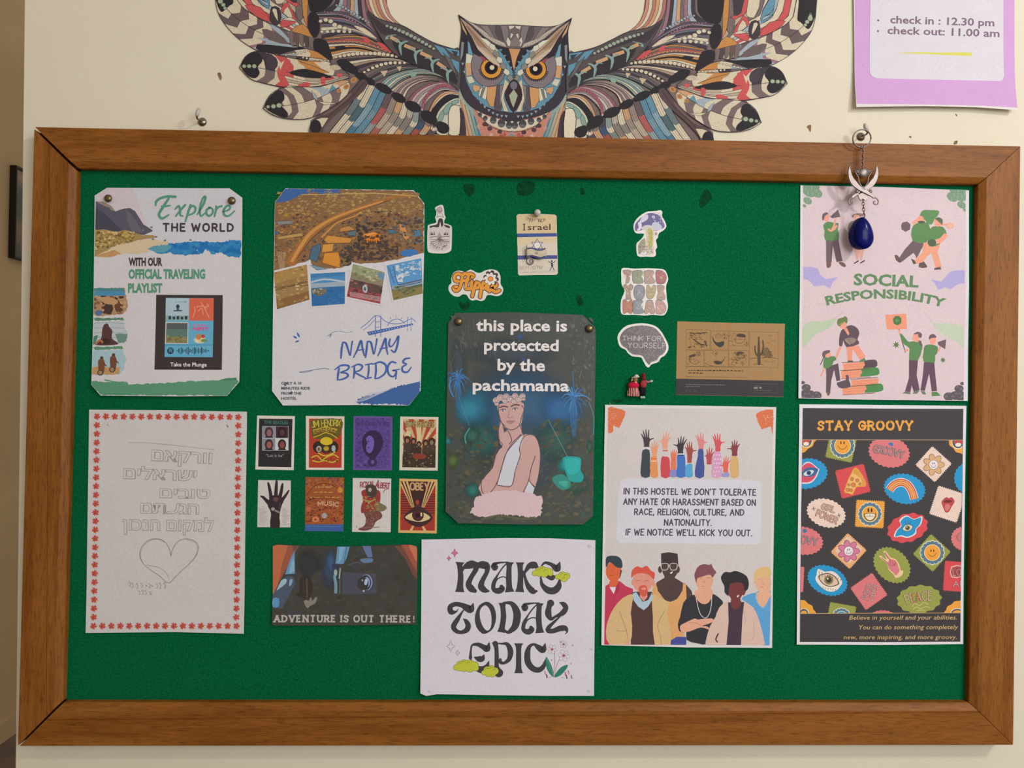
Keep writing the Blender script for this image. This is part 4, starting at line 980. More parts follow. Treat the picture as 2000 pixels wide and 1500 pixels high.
# torn white edge, snapshots
i.poly(rough([(300, 598), (380, 592), (480, 580), (560, 552), (700, 546), (860, 524), (1024, 480), (1024, 510), (860, 545), (700, 575), (520, 600)], 4, 60), 'd8d6de')
def snap(q, cols, frame=7):
    c = np.mean(q, 0); f = [c + (np.array(x) - c) * 1.1 for x in q]; i.fan(f, 'dad8de'); return q
def strip(q, rows):
    q = np.array(q, float); t0 = 0
    for t1, c in rows:
        a = q[0] + (q[3] - q[0]) * t0; b = q[1] + (q[2] - q[1]) * t0; cc = q[1] + (q[2] - q[1]) * t1; d = q[0] + (q[3] - q[0]) * t1
        i.fan([a, b, cc, d], c); t0 = t1
q = snap([(50, 608), (265, 555), (282, 785), (72, 848)], 0); strip(q, [(.3, 'b08a52'), (.45, 'a07c4c'), (.5, '7a6040'), (.75, 'a08254'), (1, '8f6840')])
speckle(i, q, 60, ['b8945c', '8b6a42', 'a07c4c', 'c3a272'], 6, 20, 3, 4, -12); i.line([(52, 705), (120, 700), (275, 690)], 4, '6a5038', 3); i.rect(190, 692, 216, 700, 'd8c4a0'); i.rect(195, 712, 212, 720, 'd8c4a0')
q = snap([(288, 616), (514, 604), (512, 812), (298, 828)], 0); strip(q, [(.12, '3f82bd'), (.3, '4c8fc6'), (.44, '9fb2c6'), (.5, '3b78ae'), (1, '2f6fae')])
i.line([(290, 672), (380, 652), (512, 668)], 12, 'b9c6d4', 3); i.poly([(298, 715), (390, 712), (395, 735), (350, 765), (300, 745)], '77705c'); speckle(i, [(300, 712), (392, 712), (380, 745), (300, 755)], 26, ['a09a88', '5a5548', 'c4beb0'], 4, 9, 3)
i.line([(400, 705), (512, 702)], 3, '1f4f86'); speckle(i, [(400, 720), (510, 715), (508, 805), (400, 815)], 20, ['3a7cba', '2a66a4'], 8, 22, 4, 4, -3)
q = snap([(565, 552), (772, 605), (742, 812), (525, 765)], 0); strip(q, [(.25, '98a07a'), (.45, '8f8570'), (.7, '5d4a46'), (.85, '9a4a50'), (1, 'a8484e')])
speckle(i, [(570, 560), (770, 610), (760, 680), (550, 640)], 50, ['b5b08c', '73805c', 'c7b99a', '8c9a74'], 5, 14, 5); speckle(i, [(545, 650), (760, 700), (742, 808), (528, 762)], 60, ['5a3f40', '47383a', '7d5350', 'b56a6c', '8a3f48'], 5, 18, 6, 3, 15)
i.poly([(720, 605), (772, 615), (765, 660), (735, 640)], '6f8fb8'); i.poly([(628, 700), (648, 686), (660, 712), (652, 740), (632, 730)], 'b8c0c8', 3); i.ell(643, 715, 8, 12, '5c6068')
for k in range(4): i.line([(545, 735 + k * 8), (640, 752 + k * 8), (745, 770 + k * 8)], 3, 'd8b8b8', 3)
q = snap([(782, 562), (1010, 515), (1020, 745), (828, 790)], 0); strip(q, [(.6, '5c9bd2'), (.72, '8aa6bf'), (.8, '6b7358'), (1, '8d7f50')])
speckle(i, [(840, 560), (1008, 525), (1008, 620), (850, 640)], 60, ['c4cfdc', 'd4dae2', 'a9c2dc', 'b2c6dc'], 5, 16, 25, 3, -14)
speckle(i, [(845, 620), (900, 610), (890, 670), (850, 670)], 18, ['d8dde4', 'ccd6e0'], 6, 14, 26)
i.line([(795, 570), (835, 680)], 5, '4a6a96'); i.line([(825, 562), (858, 690)], 5, '4a6a96'); i.line([(798, 598), (836, 590)], 3, '4a6a96'); i.line([(812, 640), (846, 632)], 3, '4a6a96')
i.line([(862, 690), (1014, 655)], 9, '5a6688'); i.line([(862, 702), (1014, 668)], 4, '3f4a6a')
speckle(i, [(810, 695), (900, 700), (1015, 715), (828, 788)], 50, ['6d7a4c', '8a7c4c', '53603c', 'a08a58'], 5, 16, 7); i.line([(890, 740), (960, 700), (1015, 690)], 10, '5a684a', 3)
# doodles
B = '4a6ab4'
i.line([(400, 1022), (425, 1005), (415, 1030)], 4, '6a7a9a', 3); i.line([(412, 1025), (430, 1000), (470, 990), (520, 996), (560, 992)], 3, '7080a0', 4)
i.line([(215, 1256), (290, 1245), (350, 1235), (385, 1232), (412, 1238)], 4, '55658c', 4); i.line([(215, 1257), (250, 1258), (300, 1248)], 3, '55658c', 4)
i.line([(178, 1022, 5), (190, 1030, 13), (198, 1035, 6)], 1, '3f6ab0', 3, cap=True); i.line([(202, 1000, 5), (210, 1015, 14), (218, 1028, 5)], 1, '3f6ab0', 3, cap=True); i.line([(192, 1060, 5), (202, 1056, 12), (214, 1052, 4)], 1, '3f6ab0', 3, cap=True)
i.line([(615, 970), (660, 935), (700, 895), (715, 888), (740, 892)], 4, B, 4); i.line([(740, 892), (775, 925), (830, 942), (890, 935), (945, 908), (975, 930)], 4, B, 4); i.line([(630, 985), (670, 955), (705, 915)], 3, B, 3)
for x in (712, 746): i.line([(x, 888), (x, 1025)], 5, B)
for x in (922, 945): i.line([(x, 895), (x - 2, 990)], 3, B)
i.line([(712, 930), (746, 928)], 3, B); i.line([(712, 965), (746, 962)], 3, B)
i.poly([(655, 995), (955, 938), (955, 950), (670, 1018)], B); 
for k in range(16): i.ell(675 + k * 18, 1002 - k * 3.6, 3.5, 3.5, 'c8cce0', n=6)
i.line([(790, 955), (810, 925), (850, 910), (880, 920), (900, 938)], 4, B, 4); i.line([(845, 880), (845, 900)], 3, 'b5905a'); i.line([(805, 898), (815, 910)], 3, B); i.line([(885, 900), (878, 912)], 3, B)
i.poly(rough([(1006, 1316), (1006, 1378), (930, 1470), (700, 1465), (590, 1462), (600, 1425), (640, 1410), (760, 1385), (830, 1355), (920, 1335)], 8, 90, 9), '3f66a6')
for k in range(8): i.line([(575 + k * 14, 1455 - k * 9), (640 + k * 20, 1440 - k * 9), (700 + k * 20, 1415 - k * 9)], 3, 'b8bfd4', 3)
for a, b in ((125, 1340), (168, 1388), (135, 1330)): i.ell(a, b, 9, 6, '4a4a50', 30, 7)
p.done(i, 'picture')
i = p.ink(*NB)
B = '4766b2'
def br(*st):
    for q in st: i.line(q, 0.98, B, 4, cap=True)
br([(500, 1062, 9), (492, 1110, 14), (488, 1165, 9)], [(500, 1062, 8), (520, 1068, 13), (535, 1110, 12), (548, 1148, 8), (556, 1090, 9), (562, 1056, 10)],
   [(570, 1160, 7), (595, 1110, 12), (618, 1050, 13), (628, 1100, 12), (640, 1148, 8)], [(590, 1115, 7), (635, 1108, 8)],
   [(660, 1058, 9), (655, 1105, 14), (648, 1160, 9)], [(660, 1056, 8), (682, 1062, 13), (692, 1100, 12), (702, 1140, 8), (715, 1085, 9), (722, 1040, 10)],
   [(728, 1150, 7), (752, 1100, 12), (778, 1035, 13), (782, 1090, 12), (792, 1140, 8)], [(742, 1105, 7), (790, 1095, 8)],
   [(808, 1040, 9), (800, 1075, 13), (815, 1090, 9), (840, 1060, 8), (862, 1020, 12), (855, 1080, 13), (838, 1125, 12), (815, 1112, 7)])
br([(475, 1230, 10), (470, 1270, 14), (466, 1305, 9)], [(448, 1240, 7), (490, 1212, 12), (538, 1215, 12), (530, 1240, 11), (485, 1258, 8), (520, 1262, 11), (535, 1280, 13), (505, 1300, 11), (466, 1306, 8)],
   [(575, 1215, 10), (575, 1260, 13), (570, 1295, 8)], [(558, 1222, 7), (600, 1205, 11), (628, 1218, 12), (610, 1245, 10), (578, 1255, 8), (610, 1275, 11), (645, 1292, 8)],
   [(668, 1205, 10), (668, 1250, 13), (662, 1295, 9)], [(648, 1208, 8), (690, 1200, 9)], [(645, 1300, 8), (685, 1290, 9)],
   [(715, 1198, 9), (716, 1250, 13), (710, 1298, 8)], [(695, 1205, 7), (745, 1190, 12), (782, 1215, 13), (775, 1262, 12), (738, 1292, 10), (710, 1298, 7)],
   [(845, 1195, 10), (815, 1190, 12), (792, 1225, 13), (800, 1270, 12), (830, 1285, 10), (848, 1250, 9), (822, 1245, 8), (868, 1238, 7)], [(850, 1250, 9), (845, 1300, 8)],
   [(935, 1165, 9), (905, 1170, 13), (892, 1192, 12), (915, 1205, 9), (888, 1222, 11), (890, 1250, 13), (920, 1255, 11), (945, 1225, 7)])
for k, (t, x) in enumerate((('ONLY A 10', 232), ('MINUTES RIDE', 288), ('FROM THE', 232), ('HOSTEL', 202))):
    i.text(t, 102, 1336 + k * 33, x, 1336 + k * 33, 17, '55525c', 0.02)
p.done(i, 'lettering')

# ---- drawing with the red maple border
HB = (160, 790, 3.261)
p = Poster('pencil_drawing', 'white sheet with pencil heart drawing and red leaf border', 'drawing',
    to_px([(47, 33), (500, 36), (1053, 46), (1042, 800), (1035, 1457), (600, 1447), (28, 1452), (36, 800)], *HB), 'd5d3d5', ((0.3, 0, 0.1, 0.1, 0.6), (0.3, 0, 0.2, 0.3, 0.4, 1.4)))
i = p.ink(*HB)
r = random.Random(4)
def leaf(x, y, a):
    c = 'cc5148'; pts = []
    for k in range(5):
        t = a + k * 2 * PI / 5; pts += [(x + 27 * math.cos(t), y + 27 * math.sin(t)), (x + 17 * math.cos(t + .32), y + 17 * math.sin(t + .32)), (x + 25 * math.cos(t + .55), y + 25 * math.sin(t + .55)), (x + 12 * math.cos(t + .95), y + 12 * math.sin(t + .95))]
    i.ell(x - 8, y + 9, 12, 8, 'd9a06e', 40, 7); i.fan(pts, c); i.ell(x + 5, y - 3, 5, 4, 'e58a7a', n=6); i.line([(x - 12, y + 14), (x, y), (x + 10, y - 10)], 3, '8c4a3c')
nt = 17
for k in range(nt): leaf(98 + k * (997 - 98) / 16, 76 + k * 4 / 16, k * .3); leaf(78 + k * (988 - 78) / 16, 1408, k * .3)
for k in range(1, 24):
    f = k / 24; leaf(98 - 20 * f, 76 + (1408 - 76) * f, k * .4); leaf(998 - 12 * f, 80 + (1408 - 80) * f, k * .4)
p.done(i, 'leaf_border')
i = p.ink(*HB)
K = 'a3a2a6'
def heb(t, x0, x1, y, h, arc=0):
    i.text(t[::-1], x0, y, x1, y + arc, h, K, 0.042, res=2)
    i.text(t[::-1], x0 + 3, y - 1, x1 - 3, y - 1 + arc, h * 0.985, 'd5d3d5', 0.004, res=2)
heb('וורקאם', 442, 828, 355, 74, 22); heb('ישראלים', 262, 732, 470, 70, 16); heb('טובים', 494, 818, 592, 62, 6); heb('הגעתם', 372, 748, 690, 70, 8); heb('למקום הנכון', 258, 842, 798, 74, 8)
i.line([(300, 243, 3), (400, 244, 3), (550, 256, 4), (700, 272, 3), (848, 290, 3)], 1, 'a9a8ac', 4)
H1 = [(566, 968), (562, 930), (530, 875), (480, 855), (425, 865), (380, 910), (370, 960), (390, 1010), (440, 1055), (500, 1095), (535, 1130), (562, 1135)]
H2 = [(566, 966), (580, 920), (615, 870), (670, 855), (722, 872), (742, 905), (730, 960), (690, 1010), (640, 1055), (600, 1095), (562, 1135)]
i.line(H1, 4, '8c8b90', 5); i.line(H2, 4, '8c8b90', 5); i.line([(x + 5, y + 5) for x, y in H1[2:9]], 3, 'a2a1a6', 5); i.line([(x - 6, y + 4) for x, y in H2[3:]], 3, 'a2a1a6', 5)
i.line([(410, 1022), (490, 1038), (540, 1075), (556, 1110)], 3, '96959a', 4)
r = random.Random(2)
for x0, x1, y, h in ((296, 532, 1160, 26), (358, 452, 1205, 24)):
    x = x0
    while x < x1:
        i.line([(x, y - h * r.uniform(.3, .9)), (x + 10, y - h * r.uniform(.2, 1.2)), (x + 14, y + h * r.uniform(-.3, .5)), (x + 3, y + h * r.uniform(-.2, .4))], 3, '8e8d92', 3); x += r.choice((17, 20, 30))
for x, y in ((165, 130), (928, 138)): i.ell(x, y, 10, 6, 'b9b5b8' if x < 500 else '9a8a90', 60, 7)
p.done(i, 'pencil_lines')

# ---- poster: hostel rules
HT = (1170, 785, 5.172); HBm = (1165, 1060, 5.556)
q = [(1181.5, 790.5), (1340, 792), (1515, 795), (1511, 1030), (1506.5, 1264), (1340, 1263.5), (1174, 1259), (1177.5, 1030)]
p = Poster('rules_poster', 'beige hostel rules poster with raised hands above text and six people below', 'poster', q, 'e0dddf',
    ((0.3, 0, 0.1, 0.1, 0.9), (0.8, 0.2, 0.1, 0.2, 0.6, 1.6)))
i = p.ink(*HT)
i.view(0, 0, 1)
i.fan([(1186.5, 796), (1509.5, 799.5), (1505.5, 1030), (1501, 1259), (1180, 1254.5), (1183, 1030)], 'd5cfcf')
i.view(*HT)
for q in ([(90, 60), (120, 50), (180, 62), (240, 80), (268, 95), (262, 130), (235, 190), (205, 265), (180, 258), (145, 235), (140, 300), (120, 318), (90, 312)],
          [(1755, 78), (1690, 76), (1640, 90), (1590, 110), (1582, 135), (1600, 200), (1640, 278), (1690, 262), (1730, 245), (1750, 335), (1757, 200)]):
    i.poly(rough(q + q[:1], 3, 60)[:-1], 'e0774e')
r = random.Random(5)
for k in range(28): i.ell(120 + r.gauss(18, 22), 130 + r.gauss(10, 40), 4, 4, 'efb094', n=6); i.ell(1690 + r.gauss(0, 24), 140 + r.gauss(10, 32), 4, 4, 'efb094', n=6)
def hand(x, y, tips, c, wr=26, palm=34, fw=13, ph=60):
    """open raised hand: palm centre, five finger tips, wrist below"""
    for k, (tx, ty) in enumerate(tips):
        bx = x + (k - 2) * palm * 0.42 * (1 if abs(k - 2) < 2 else .9)
        thumb = ty > y - 45
        i.line([(x + (tx - x) * .25 if thumb else bx, y + (8 if thumb else -ph * .3), fw * 1.3), ((x * .45 + tx * .55) if thumb else (bx + tx) / 2 + (0), (y * .4 + ty * .6) if thumb else (y - ph * .35 + ty) / 2, fw * 1.05), (tx, ty, fw * .55)], 1, c, 4, cap=True, lay=None)
    i.poly([(x - palm, y - ph * .45), (x - palm * .5, y - ph * .6), (x + palm * .5, y - ph * .6), (x + palm, y - ph * .45), (x + palm * .9, y + ph * .15), (x + wr, y + ph * .7), (x + wr, y + ph * 1.15), (x - wr, y + ph * 1.15), (x - wr, y + ph * .7), (x - palm * .9, y + ph * .15)], c, 3)
def sleeve(pts, c): i.poly(pts, c, 3)
sk1, sk2, sk3, sk4, sk5 = '4b3c44', 'e8a184', 'e58b66', 'a35048', 'd85a56'
hand(480, 395, [(424, 320), (445, 290), (472, 278), (502, 282), (550, 368)], sk1)
i.rect(440, 455, 508, 485, 'dcdadf'); i.poly([(440, 486), (508, 486), (514, 600), (512, 755), (428, 755), (420, 680), (430, 570)], '3f4852', 2)
hand(560, 490, [(515, 450), (535, 415), (560, 388), (584, 402), (604, 430)], 'eba27c', 22, 32, 12); i.poly([(522, 560), (584, 560), (592, 680), (596, 755), (522, 755)], 'e8985f', 2); i.rect(524, 592, 584, 603, 'efc9a8'); i.line([(526, 572), (582, 574)], 6, 'c25a3f')
hand(665, 405, [(604, 395), (652, 310), (682, 300), (708, 312), (726, 350)], 'e9a58f', 26); i.line([(642, 492), (694, 492)], 14, 'd76a5c'); i.poly([(628, 565), (665, 552), (708, 565), (716, 650), (714, 755), (626, 755)], 'd04a56', 2)
hand(752, 560, [(726, 505), (745, 482), (765, 478), (785, 492), (790, 520)], 'e67b5c', 26, 28, 11); i.poly([(724, 625), (780, 625), (776, 700), (724, 700)], 'e67b5c'); i.poly([(722, 690), (790, 690), (788, 755), (715, 755)], '8f8ecf', 2)
hand(822, 455, [(752, 432), (800, 365), (828, 348), (858, 352), (884, 378)], '3d3640', 26); i.rect(796, 520, 850, 532, 'dcdadf'); i.poly([(786, 540), (826, 533), (864, 540), (872, 640), (872, 755), (782, 755), (788, 640)], '4577c8', 2); i.line([(796, 540), (850, 540)], 8, '3a2f48')
hand(915, 500, [(868, 455), (888, 415), (912, 402), (938, 408), (984, 490)], sk4, 24); i.poly([(890, 550), (938, 550), (934, 615), (892, 615)], sk4); i.poly([(878, 640), (938, 625), (944, 690), (944, 755), (872, 755)], '57aadf', 2)
hand(1030, 415, [(975, 340), (995, 328), (1024, 315), (1052, 322), (1096, 408)], 'e0898b', 24); i.poly([(1000, 485), (1048, 478), (1056, 560), (1060, 755), (970, 755), (976, 640), (998, 545)], '44569e', 2)
hand(1112, 560, [(1066, 545), (1090, 480), (1114, 462), (1142, 470), (1165, 500)], 'bf5058', 24, 32, 12)
i.poly([(1160, 505), (1224, 508), (1240, 640), (1232, 755), (1140, 755), (1142, 640)], 'dba3cb', 2)
for k in range(16): i.ell(1158 + (k % 3) * 28 + (k // 3 % 2) * 12, 535 + (k // 3) * 42, 9, 9, 'edd0e6', n=8)
hand(1200, 425, [(1148, 348), (1165, 325), (1195, 318), (1222, 325), (1266, 405)], 'd95560', 24); i.poly([(1170, 470), (1228, 470), (1218, 500), (1180, 500)], 'd95560')
hand(1278, 640, [(1215, 645), (1262, 565), (1284, 550), (1308, 558), (1326, 590)], 'e2665a', 22, 30, 11); i.poly([(1244, 720), (1308, 712), (1312, 755), (1240, 755)], '9a9ed2', 2)
hand(1368, 475, [(1294, 472), (1342, 398), (1368, 384), (1394, 392), (1420, 425)], '8a4046', 26); i.poly([(1328, 560), (1365, 550), (1402, 562), (1410, 660), (1406, 755), (1326, 755)], 'dbb27c', 2)
i.view(*HT)
i.poly([(215, 795), (250, 772), (1600, 790), (1640, 815), (1632, 1400), (1600, 1440), (210, 1425), (175, 1395), (180, 1050)], 'dad8e6')
i.view(*HBm)
cl = [(88, 0), (1905, 0), (1870, 1107), (82, 1100)]; i.clip = to_px(cl, *HBm)
# six people
S = 'e0693f'
i.poly([(95, 470), (200, 400), (260, 420), (320, 470), (395, 500), (400, 640), (200, 1105), (80, 1105)], 'c9395a')
i.ell(185, 310, 85, 110, S); i.poly([(150, 400), (230, 400), (235, 470), (190, 540), (140, 470)], S, 2); i.poly([(140, 480), (215, 480), (185, 555)], 'dfe3f0'); i.poly([(205, 490), (240, 420), (250, 500), (200, 570)], 'b52d50')
i.poly([(100, 250), (105, 160), (160, 140), (230, 148), (272, 190), (278, 270), (215, 262), (145, 210), (110, 260)], '33434d', 3); i.poly([(262, 290), (275, 300), (262, 360), (250, 390)], '3a2a34'); i.line([(140, 348), (170, 352), (200, 346)], 5, 'a5442c', 3); i.line([(175, 290), (170, 315), (182, 318)], 4, 'b5502f', 3); i.line([(185, 560), (182, 900)], 4, 'a82a4c')
T = 'dcba88'
i.poly([(640, 440), (720, 410), (860, 410), (960, 440), (1030, 520), (1060, 640), (900, 1105), (800, 1105), (600, 560)], '53403f')
i.poly([(612, 440), (650, 440), (665, 520), (740, 620), (800, 640), (870, 610), (930, 520), (940, 435), (970, 450), (975, 600), (940, 980), (960, 1010), (800, 1060), (640, 900), (600, 560)], 'e2aa70')
i.poly([(742, 300), (840, 300), (850, 380), (930, 430), (925, 520), (870, 610), (800, 630), (735, 615), (665, 500), (650, 430), (735, 380)], '53403f', 2)
i.poly([(715, 160), (870, 160), (882, 300), (850, 370), (800, 395), (745, 370), (712, 300)], '53403f', 3); i.poly([(700, 115), (780, 102), (880, 118), (885, 180), (880, 240), (702, 235)], '43353a')
i.ell(690, 290, 22, 38, '53403f'); i.ell(882, 290, 22, 38, '53403f')
for x in (738, 835): i.line([(x - 38, 232), (x + 36, 230), (x + 34, 280), (x + 10, 296), (x - 28, 290)], 7, 'e8dcdc', 3, True)
i.line([(776, 248), (800, 248)], 5, 'e8dcdc'); i.poly([(795, 325), (828, 308), (822, 330), (805, 338)], 'ebe5e6')
i.poly([(800, 1055), (870, 1015), (972, 1018), (970, 1107), (800, 1107)], '4850a0')
i.poly([(380, 540), (420, 530), (600, 530), (640, 640), (640, 1105), (370, 1105), (360, 700)], '553b3a')
i.poly([(380, 555), (395, 600), (370, 760), (385, 900), (350, 1105), (140, 1105), (100, 960), (130, 820), (190, 700), (280, 600)], T, 2); i.poly([(605, 560), (690, 590), (780, 660), (760, 760), (790, 900), (800, 1105), (630, 1105), (610, 800), (600, 640)], T, 2)
i.poly([(390, 550), (430, 535), (500, 640), (560, 620), (600, 540), (612, 600), (560, 690), (510, 730), (450, 690), (400, 620)], 'b3cde2'); 
i.line([(250, 740), (290, 860), (320, 950), (350, 1090)], 4, '8f6b50', 3); i.line([(215, 950), (300, 955), (330, 930)], 4, '8f6b50', 3); i.line([(740, 735), (690, 820), (660, 900), (690, 1000), (700, 1105)], 4, '8f6b50', 3); i.poly([(290, 1105), (320, 1060), (360, 1080), (365, 1105)], 'e3a58c')
K = 'e59a8c'
i.poly([(470, 520), (550, 520), (550, 590), (510, 635), (470, 590)], K); i.ell(500, 420, 108, 122, K); i.ell(395, 430, 18, 34, K); i.ell(612, 430, 18, 34, K)
i.poly([(378, 380), (385, 300), (440, 255), (490, 270), (545, 250), (590, 300), (632, 330), (620, 400), (600, 380), (560, 345), (500, 330), (440, 335), (400, 360)], 'dd5a48', 4)
i.poly([(455, 500), (480, 465), (530, 462), (552, 500), (545, 560), (510, 585), (475, 560)], 'd9604c', 3); i.ell(512, 498, 26, 16, 'e8988a')
for x in (455, 545): i.line([(x - 25, 420), (x, 405), (x + 22, 418)], 6, 'c9604f', 3)
i.line([(440, 380), (470, 395)], 5, 'f0b0a0')
D = '34323a'; K = 'e8ad94'
i.poly([(1060, 560), (1130, 540), (1200, 540), (1280, 560), (1345, 610), (1372, 660), (1300, 760), (1290, 830), (1210, 960), (1200, 1095), (1080, 1085), (975, 1050), (970, 960), (900, 960), (880, 880), (905, 800), (940, 650), (1000, 590)], D, 2)
i.poly([(1060, 560), (1100, 500), (1245, 500), (1260, 560), (1220, 640), (1170, 665), (1110, 640)], K, 2)
i.poly([(1070, 380), (1090, 340), (1240, 330), (1265, 380), (1258, 440), (1225, 505), (1165, 535), (1110, 500), (1075, 440)], K, 3)
i.poly([(1068, 390), (1062, 340), (1100, 260), (1160, 232), (1225, 240), (1245, 228), (1262, 270), (1298, 320), (1280, 345), (1260, 375), (1225, 345), (1150, 365), (1095, 385), (1085, 430)], '86505f', 3)
i.line([(1145, 420), (1165, 428), (1175, 410)], 4, 'b5705c', 3); i.line([(1140, 470), (1175, 470)], 4, 'c07a66'); i.line([(1120, 385), (1150, 375)], 4, '7a4a50'); i.line([(1195, 380), (1235, 378)], 4, '7a4a50')
i.line([(1080, 600), (1100, 700), (1130, 780), (1175, 815), (1215, 780), (1240, 700), (1250, 580)], 7, 'dcdce6', 5)
i.poly([(905, 900), (960, 865), (1060, 820), (1100, 830), (1250, 818), (1250, 860), (1140, 900), (1200, 905), (1220, 940), (1130, 915), (1000, 960), (920, 962)], K, 3); i.line([(1000, 860), (1080, 868), (1130, 895)], 4, 'b5705c', 3)
i.poly([(1720, 540), (1640, 560), (1570, 610), (1700, 700), (1760, 900), (1800, 1107), (1880, 1107), (1890, 520)], '5ea6dd', 2); i.poly([(1730, 540), (1880, 530), (1870, 600), (1800, 700), (1740, 640)], 'e8b596', 2); i.line([(1735, 560), (1740, 640), (1800, 702), (1850, 660)], 8, '9cb8e8', 3)
i.poly([(1725, 380), (1880, 360), (1885, 500), (1850, 545), (1790, 550), (1740, 500)], 'e8b596', 2); i.ell(1716, 425, 12, 26, 'e8b596'); i.poly([(1705, 400), (1715, 310), (1790, 262), (1860, 262), (1888, 300), (1888, 350), (1830, 380), (1740, 370), (1730, 420)], 'e3c187', 3)
i.line([(1795, 420), (1808, 445), (1790, 450)], 4, 'c08a70', 3); i.line([(1775, 478), (1812, 480)], 5, 'c9705c'); i.line([(1750, 400), (1780, 392)], 4, 'c09a60')
P_ = 'dfc0b4'
i.poly([(1430, 640), (1330, 700), (1290, 800), (1230, 900), (1185, 1050), (1200, 1107), (1410, 1107), (1440, 900)], P_, 2); i.poly([(1575, 640), (1680, 690), (1740, 780), (1790, 950), (1812, 1060), (1800, 1107), (1570, 1107), (1560, 900)], P_, 2)
i.poly([(1425, 645), (1600, 640), (1580, 800), (1562, 1107), (1405, 1107), (1430, 850)], '493349')
i.poly([(1460, 600), (1555, 600), (1560, 680), (1500, 722), (1465, 690)], '7a3a3c', 2); i.poly([(1425, 430), (1580, 430), (1590, 520), (1560, 600), (1505, 640), (1455, 600), (1420, 520)], '7a3a3c', 3); i.ell(1420, 525, 24, 50, '7a3a3c', -10); i.ell(1596, 520, 22, 50, '7a3a3c', 10)
i.poly([(1360, 420), (1350, 370), (1390, 318), (1450, 320), (1500, 305), (1560, 320), (1625, 360), (1650, 430), (1640, 500), (1605, 520), (1590, 450), (1540, 430), (1460, 440), (1440, 480), (1430, 560), (1390, 540), (1385, 470)], '2f2a30', 4)
i.poly([(1518, 575), (1548, 562), (1538, 585), (1525, 592)], 'eedfdd'); i.line([(1320, 980), (1290, 1040), (1310, 1075)], 14, '3f2c34', 3); i.line([(1600, 740), (1612, 880)], 3, 'b59488'); i.line([(1700, 850), (1705, 1000), (1680, 1060)], 4, 'b59488', 3)
i.clip = None
p.done(i, 'picture')
i = p.ink(*HT); K = '4b4656'
for t, x0, y0, x1, y1 in (("IN THIS HOSTEL WE DON'T TOLERATE", 252, 930, 1578, 942), ('ANY HATE OR HARASSMENT BASED ON', 248, 1035, 1575, 1045), ('RACE, RELIGION, CULTURE, AND', 358, 1138, 1460, 1145), ('NATIONALITY.', 660, 1245, 1132, 1248), ("IF WE NOTICE WE'LL KICK YOU OUT.", 272, 1343, 1540, 1353)):
    i.strokes(t, x0, y0, x1, y1, 58, K, 11.5, jit=.02, gap=.3, shear=.05)
p.done(i, 'lettering')

# ---- poster: social responsibility
SA = (1550, 350, 5.556); SB = (1550, 580, 5.556)
q = [(1563, 362), (1720, 365), (1892, 372), (1892, 560), (1888, 783), (1720, 781), (1558, 778), (1562, 560)]
p = Poster('social_poster', 'pink social responsibility poster with green shirted figures and stacked books', 'poster', q, 'e2dde6', ((0.4, 0, .1, .1, .4), (.2, .1, .2, .3, .6, 1.6)))
i = p.ink(*SA)
i.view(0, 0, 1); i.fan([(1568, 362.3), (1720, 365), (1886, 371.8), (1886, 560), (1880, 782), (1720, 780), (1564, 777), (1567, 560)], 'dcc8d0')
i.clip = [(1568, 362), (1886, 371), (1880, 782), (1564, 777)]
i.view(*SA); G = '5c8a54'; DG = '56493f'; SKN = 'f0a48c'; BR = '6d5a62'
for s in (0, 1):
    def X(v): return v if not s else 1970 - v
    dy = 45 * s
    for a, b, rr in ((170, 130, 85), (250, 150, 65), (130, 60, 60), (230, 80, 55), (150, 235, 50), (115, 290, 22)): i.ell(X(a), b + dy, rr, rr * .72, '7a9a80', 30)
    for a, b in ((120, 110), (150, 150), (190, 100), (200, 160), (240, 130), (130, 190), (170, 210), (140, 240), (190, 70), (260, 170)): i.line([(X(a), b - 22 + dy), (X(a) + 6, b + dy), (X(a), b + 22 + dy)], 4, 'a9c0aa', 3)
i.poly([(103, 955), (180, 950), (262, 970), (290, 1040), (350, 1085), (485, 1062), (430, 1110), (390, 1190), (330, 1150), (220, 1165), (160, 1095), (103, 1082)], 'b3aade')
i.poly([(1485, 1090), (1600, 1110), (1700, 1000), (1780, 988), (1860, 990), (1860, 1130), (1780, 1140), (1700, 1195), (1640, 1175), (1570, 1205), (1530, 1130)], 'b3aade')
# flag bearer with loudhailer, top left
i.poly([(350, 655), (485, 655), (530, 890), (465, 900), (425, 720), (412, 905), (352, 905)], BR); i.poly([(320, 500), (370, 460), (440, 475), (490, 480), (478, 540), (490, 655), (340, 660), (335, 560)], G, 2)
i.line([(470, 500), (440, 540), (400, 560), (375, 540)], 22, SKN, 3); i.line([(455, 420), (440, 500), (415, 545)], 20, SKN, 3); i.ell(355, 420, 32, 42, SKN); i.poly([(310, 440), (312, 385), (350, 360), (375, 375), (340, 400), (325, 445)], BR, 3)
i.poly([(395, 410), (480, 330), (508, 408), (420, 424)], BR); i.poly([(355, 905), (405, 905), (400, 950), (370, 965), (358, 950)], '7a5450', 2); i.poly([(492, 900), (540, 905), (568, 940), (545, 955), (500, 925)], '7a5450', 2)
# the figure behind the pendant
i.ell(690, 395, 62, 24, '8a7160', -10); i.ell(680, 420, 40, 34, 'e8b09c'); i.poly([(590, 590), (600, 480), (660, 450), (740, 470), (760, 700), (640, 700)], '7d7468', 2); i.poly([(650, 700), (780, 700), (740, 880), (720, 880), (716, 800), (700, 880), (676, 880)], 'dfa79a'); i.line([(655, 915), (705, 885)], 14, '5a3a40'); i.line([(722, 912), (772, 882)], 14, '5a3a40')
i.line([(500, 530), (530, 450), (565, 405)], 12, 'e7bcb8', 3)
i.ell(870, 375, 36, 32, 'd0c4d2')
